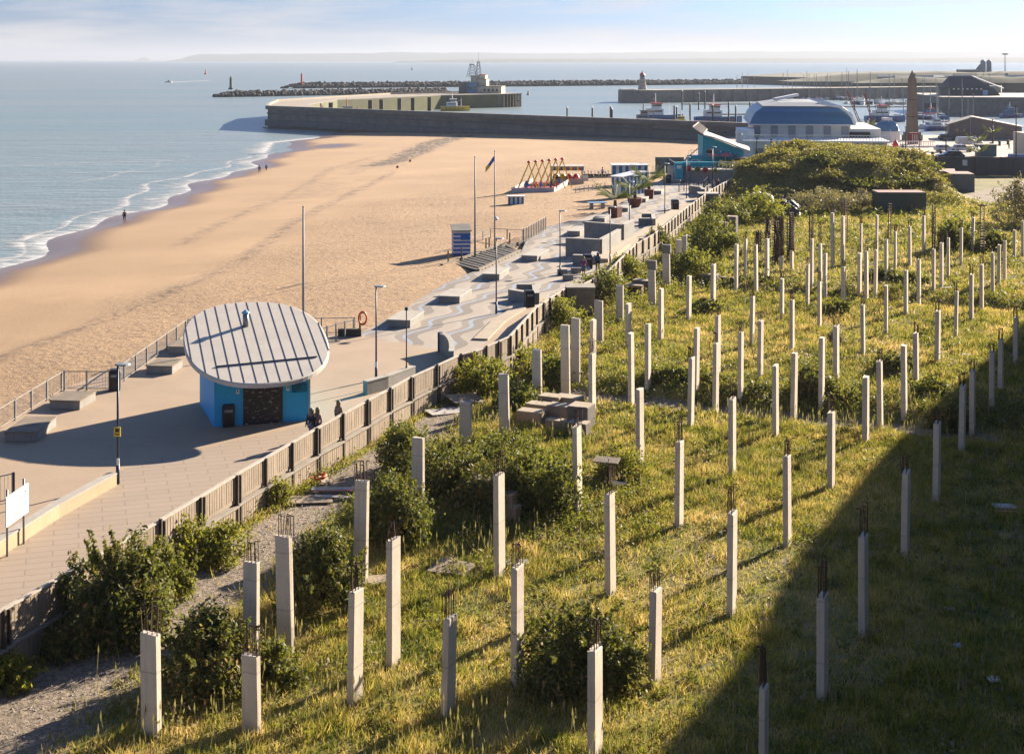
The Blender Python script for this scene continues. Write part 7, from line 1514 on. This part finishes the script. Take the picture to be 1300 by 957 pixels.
# broad-leaved weed clumps scattered in the grass
def weeds(name, n, ymin, ymax, size, mat, seed, dens):
    r = np.random.default_rng(seed); Y = np.sqrt(r.random(n)*(ymax**2-ymin**2)+ymin**2); X = (r.random(n)-.5)*.76*Y; f = np.interp(Y, FEN_Y, FEN_X)
    k = (X > f+.5) & (r.random(n) < dens(X, Y)); X, Y = X[k], Y[k]; k = a_gravel(X, Y) < .35+.5*r.random(len(X)); X, Y = X[k], Y[k]; Z = site_z(X, Y)
    Vs = []; m_ = 26
    N_ = len(X); rad = (.22+.5*r.random(N_)**2)[:, None]*size; c = np.stack([X, Y, Z], 1)[:, None, :]
    d = r.normal(size=(N_, m_, 3)); d /= np.linalg.norm(d, axis=2)[..., None]; d[..., 2] = np.abs(d[..., 2])*(.9+.5*r.random((N_, 1)))
    p = c+d*rad[..., None]*(.5+.6*r.random((N_, m_, 1)))
    nr = d+r.normal(size=d.shape)*.6; nr /= np.linalg.norm(nr, axis=2)[..., None]; a = np.cross(nr, r.normal(size=d.shape)); a /= np.linalg.norm(a, axis=2)[..., None]; b = np.cross(nr, a)
    s = (.075*np.maximum(1, Y/75))[:, None, None]*(.7+.6*r.random((N_, m_, 1)))
    V = np.stack([p-a*s, p+b*s*.45, p+a*s, p-b*s*.45], 2).reshape(-1, 3)
    o = npmesh(name, V, np.arange(len(V)).reshape(-1, 4), mat); o['kind'] = 'stuff'; return o
weeds('weeds', 2600, 38, 95, 1.0, lm_olive, 31, lambda X, Y: np.clip((fnoise(X, Y, .18, 33)-.42)*5, 0, 1))
weeds('weeds', 1500, 38, 95, 1.0, lm_yel, 32, lambda X, Y: np.clip((fnoise(X, Y, .22, 35)-.45)*5, .05, 1))
weeds('weeds', 3600, 90, 200, 1.7, lm_olive, 34, lambda X, Y: np.clip((fnoise(X, Y, .12, 36)-.42)*6, 0, 1))
weeds('weeds', 2200, 90, 200, 1.6, lm_yel, 36, lambda X, Y: np.clip((fnoise(X, Y, .10, 39)-.45)*6, .04, 1))
def near_fence(X, Y): return np.clip(1.4-np.abs(X-np.interp(Y, FEN_Y, FEN_X)-3.2)/3.4, 0, 1)*(Y > 78)
THK = [(-8, 66), (-3, 64.5), (1.5, 64)]
weeds('weeds', 9000, 78, 190, 1.5, lm_olive, 51, near_fence); weeds('weeds', 6000, 78, 190, 1.4, lm_yel, 52, near_fence)
weeds('weeds', 9000, 56, 80, 1.2, lm_olive, 53, lambda X, Y: np.clip(1.5-segdist(X, Y, THK)/4.5, 0, 1)); weeds('weeds', 4000, 56, 82, 1.1, lm_yel, 54, lambda X, Y: np.clip(1.3-segdist(X, Y, THK)/5.5, 0, 1))
weeds('weeds', 3500, 76, 90, 1.3, lm_dark, 55, lambda X, Y: np.clip(1.4-np.abs(gridq(X, Y)-85)/2.2, 0, 1)*(X > 5)); weeds('weeds', 2500, 110, 135, 1.6, lm_dark, 56, lambda X, Y: np.clip(1.3-np.abs(gridq(X, Y)-125.6)/2, 0, 1)*(X > 12))
weeds('weeds', 2200, 40, 100, .9, lm_dry, 37, lambda X, Y: np.clip((fnoise(X, Y, .2, 41)-.5)*5, 0, 1)); weeds('weeds', 2600, 40, 95, .9, lm_dark, 38, lambda X, Y: np.clip((fnoise(X, Y, .3, 45)-.52)*6, 0, 1))
def stalks(n, ymin, ymax, seed, w0):
    r = np.random.default_rng(seed); Y = np.sqrt(r.random(n)*(ymax**2-ymin**2)+ymin**2); X = (r.random(n)-.5)*.76*Y; k = (X > np.interp(Y, FEN_Y, FEN_X)+1) & (r.random(n) < np.clip((fnoise(X, Y, .25, 71)-.42)*5, 0.03, 1)*np.clip(1-a_gravel(X, Y)*2, .02, 1)*.6); X, Y = X[k], Y[k]; n = len(X); Z = site_z(X, Y)
    h = .45+.55*r.random(n); lx, ly = r.normal(size=n)*.12, r.normal(size=n)*.12; w = w0*np.maximum(1, Y/70); p = np.stack([X, Y, Z], 1); s = np.stack([w, 0*w, 0*w], 1); m = p+np.stack([lx, ly, h], 1)
    V = np.stack([p-s*.5, p+s*.5, m+s*.5, m-s*.5, m-s*2.4+[0, 0, .0], m+[0, 0, -.12], m+s*2.4, m+[0, 0, .22]], 1).reshape(-1, 3); i = 8*np.arange(n)[:, None]
    F_ = np.concatenate([i+np.array([[0, 1, 2, 3]]), i+np.array([[4, 5, 6, 7]])]); npmesh('weeds', V, F_, lm_dry)['kind'] = 'stuff'
stalks(9000, 38, 80, 81, .012); stalks(9000, 78, 160, 82, .013)
# loose stones on the gravel strip
r = np.random.default_rng(3); nS = 9000; Y = 38+55*r.random(nS)**1.1; X = np.interp(Y, FEN_Y, FEN_X)+.3+r.random(nS)*7; k = a_gravel(X, Y) > .5; X, Y = X[k], Y[k]; nS = len(X); Z = site_z(X, Y)
tet = np.array([[1, 0, -.4], [-.5, .87, -.4], [-.5, -.87, -.4], [.1, 0, .7]]); s = (.03+.07*r.random(nS)**3)[:, None, None]
V = (tet[None]*s*(1+.5*(r.random((nS, 4, 3))-.5))+np.stack([X, Y, Z], 1)[:, None]).reshape(-1, 3); F_ = (np.array([[0, 1, 3], [1, 2, 3], [2, 0, 3], [0, 2, 1]])[None]+4*np.arange(nS)[:, None, None]).reshape(-1, 3)
npmesh('gravel', V, F_, M('gravel_stone', (.38, .33, .28), .9, (.2, .17, .15), 2), None, None, 3)['kind'] = 'stuff'
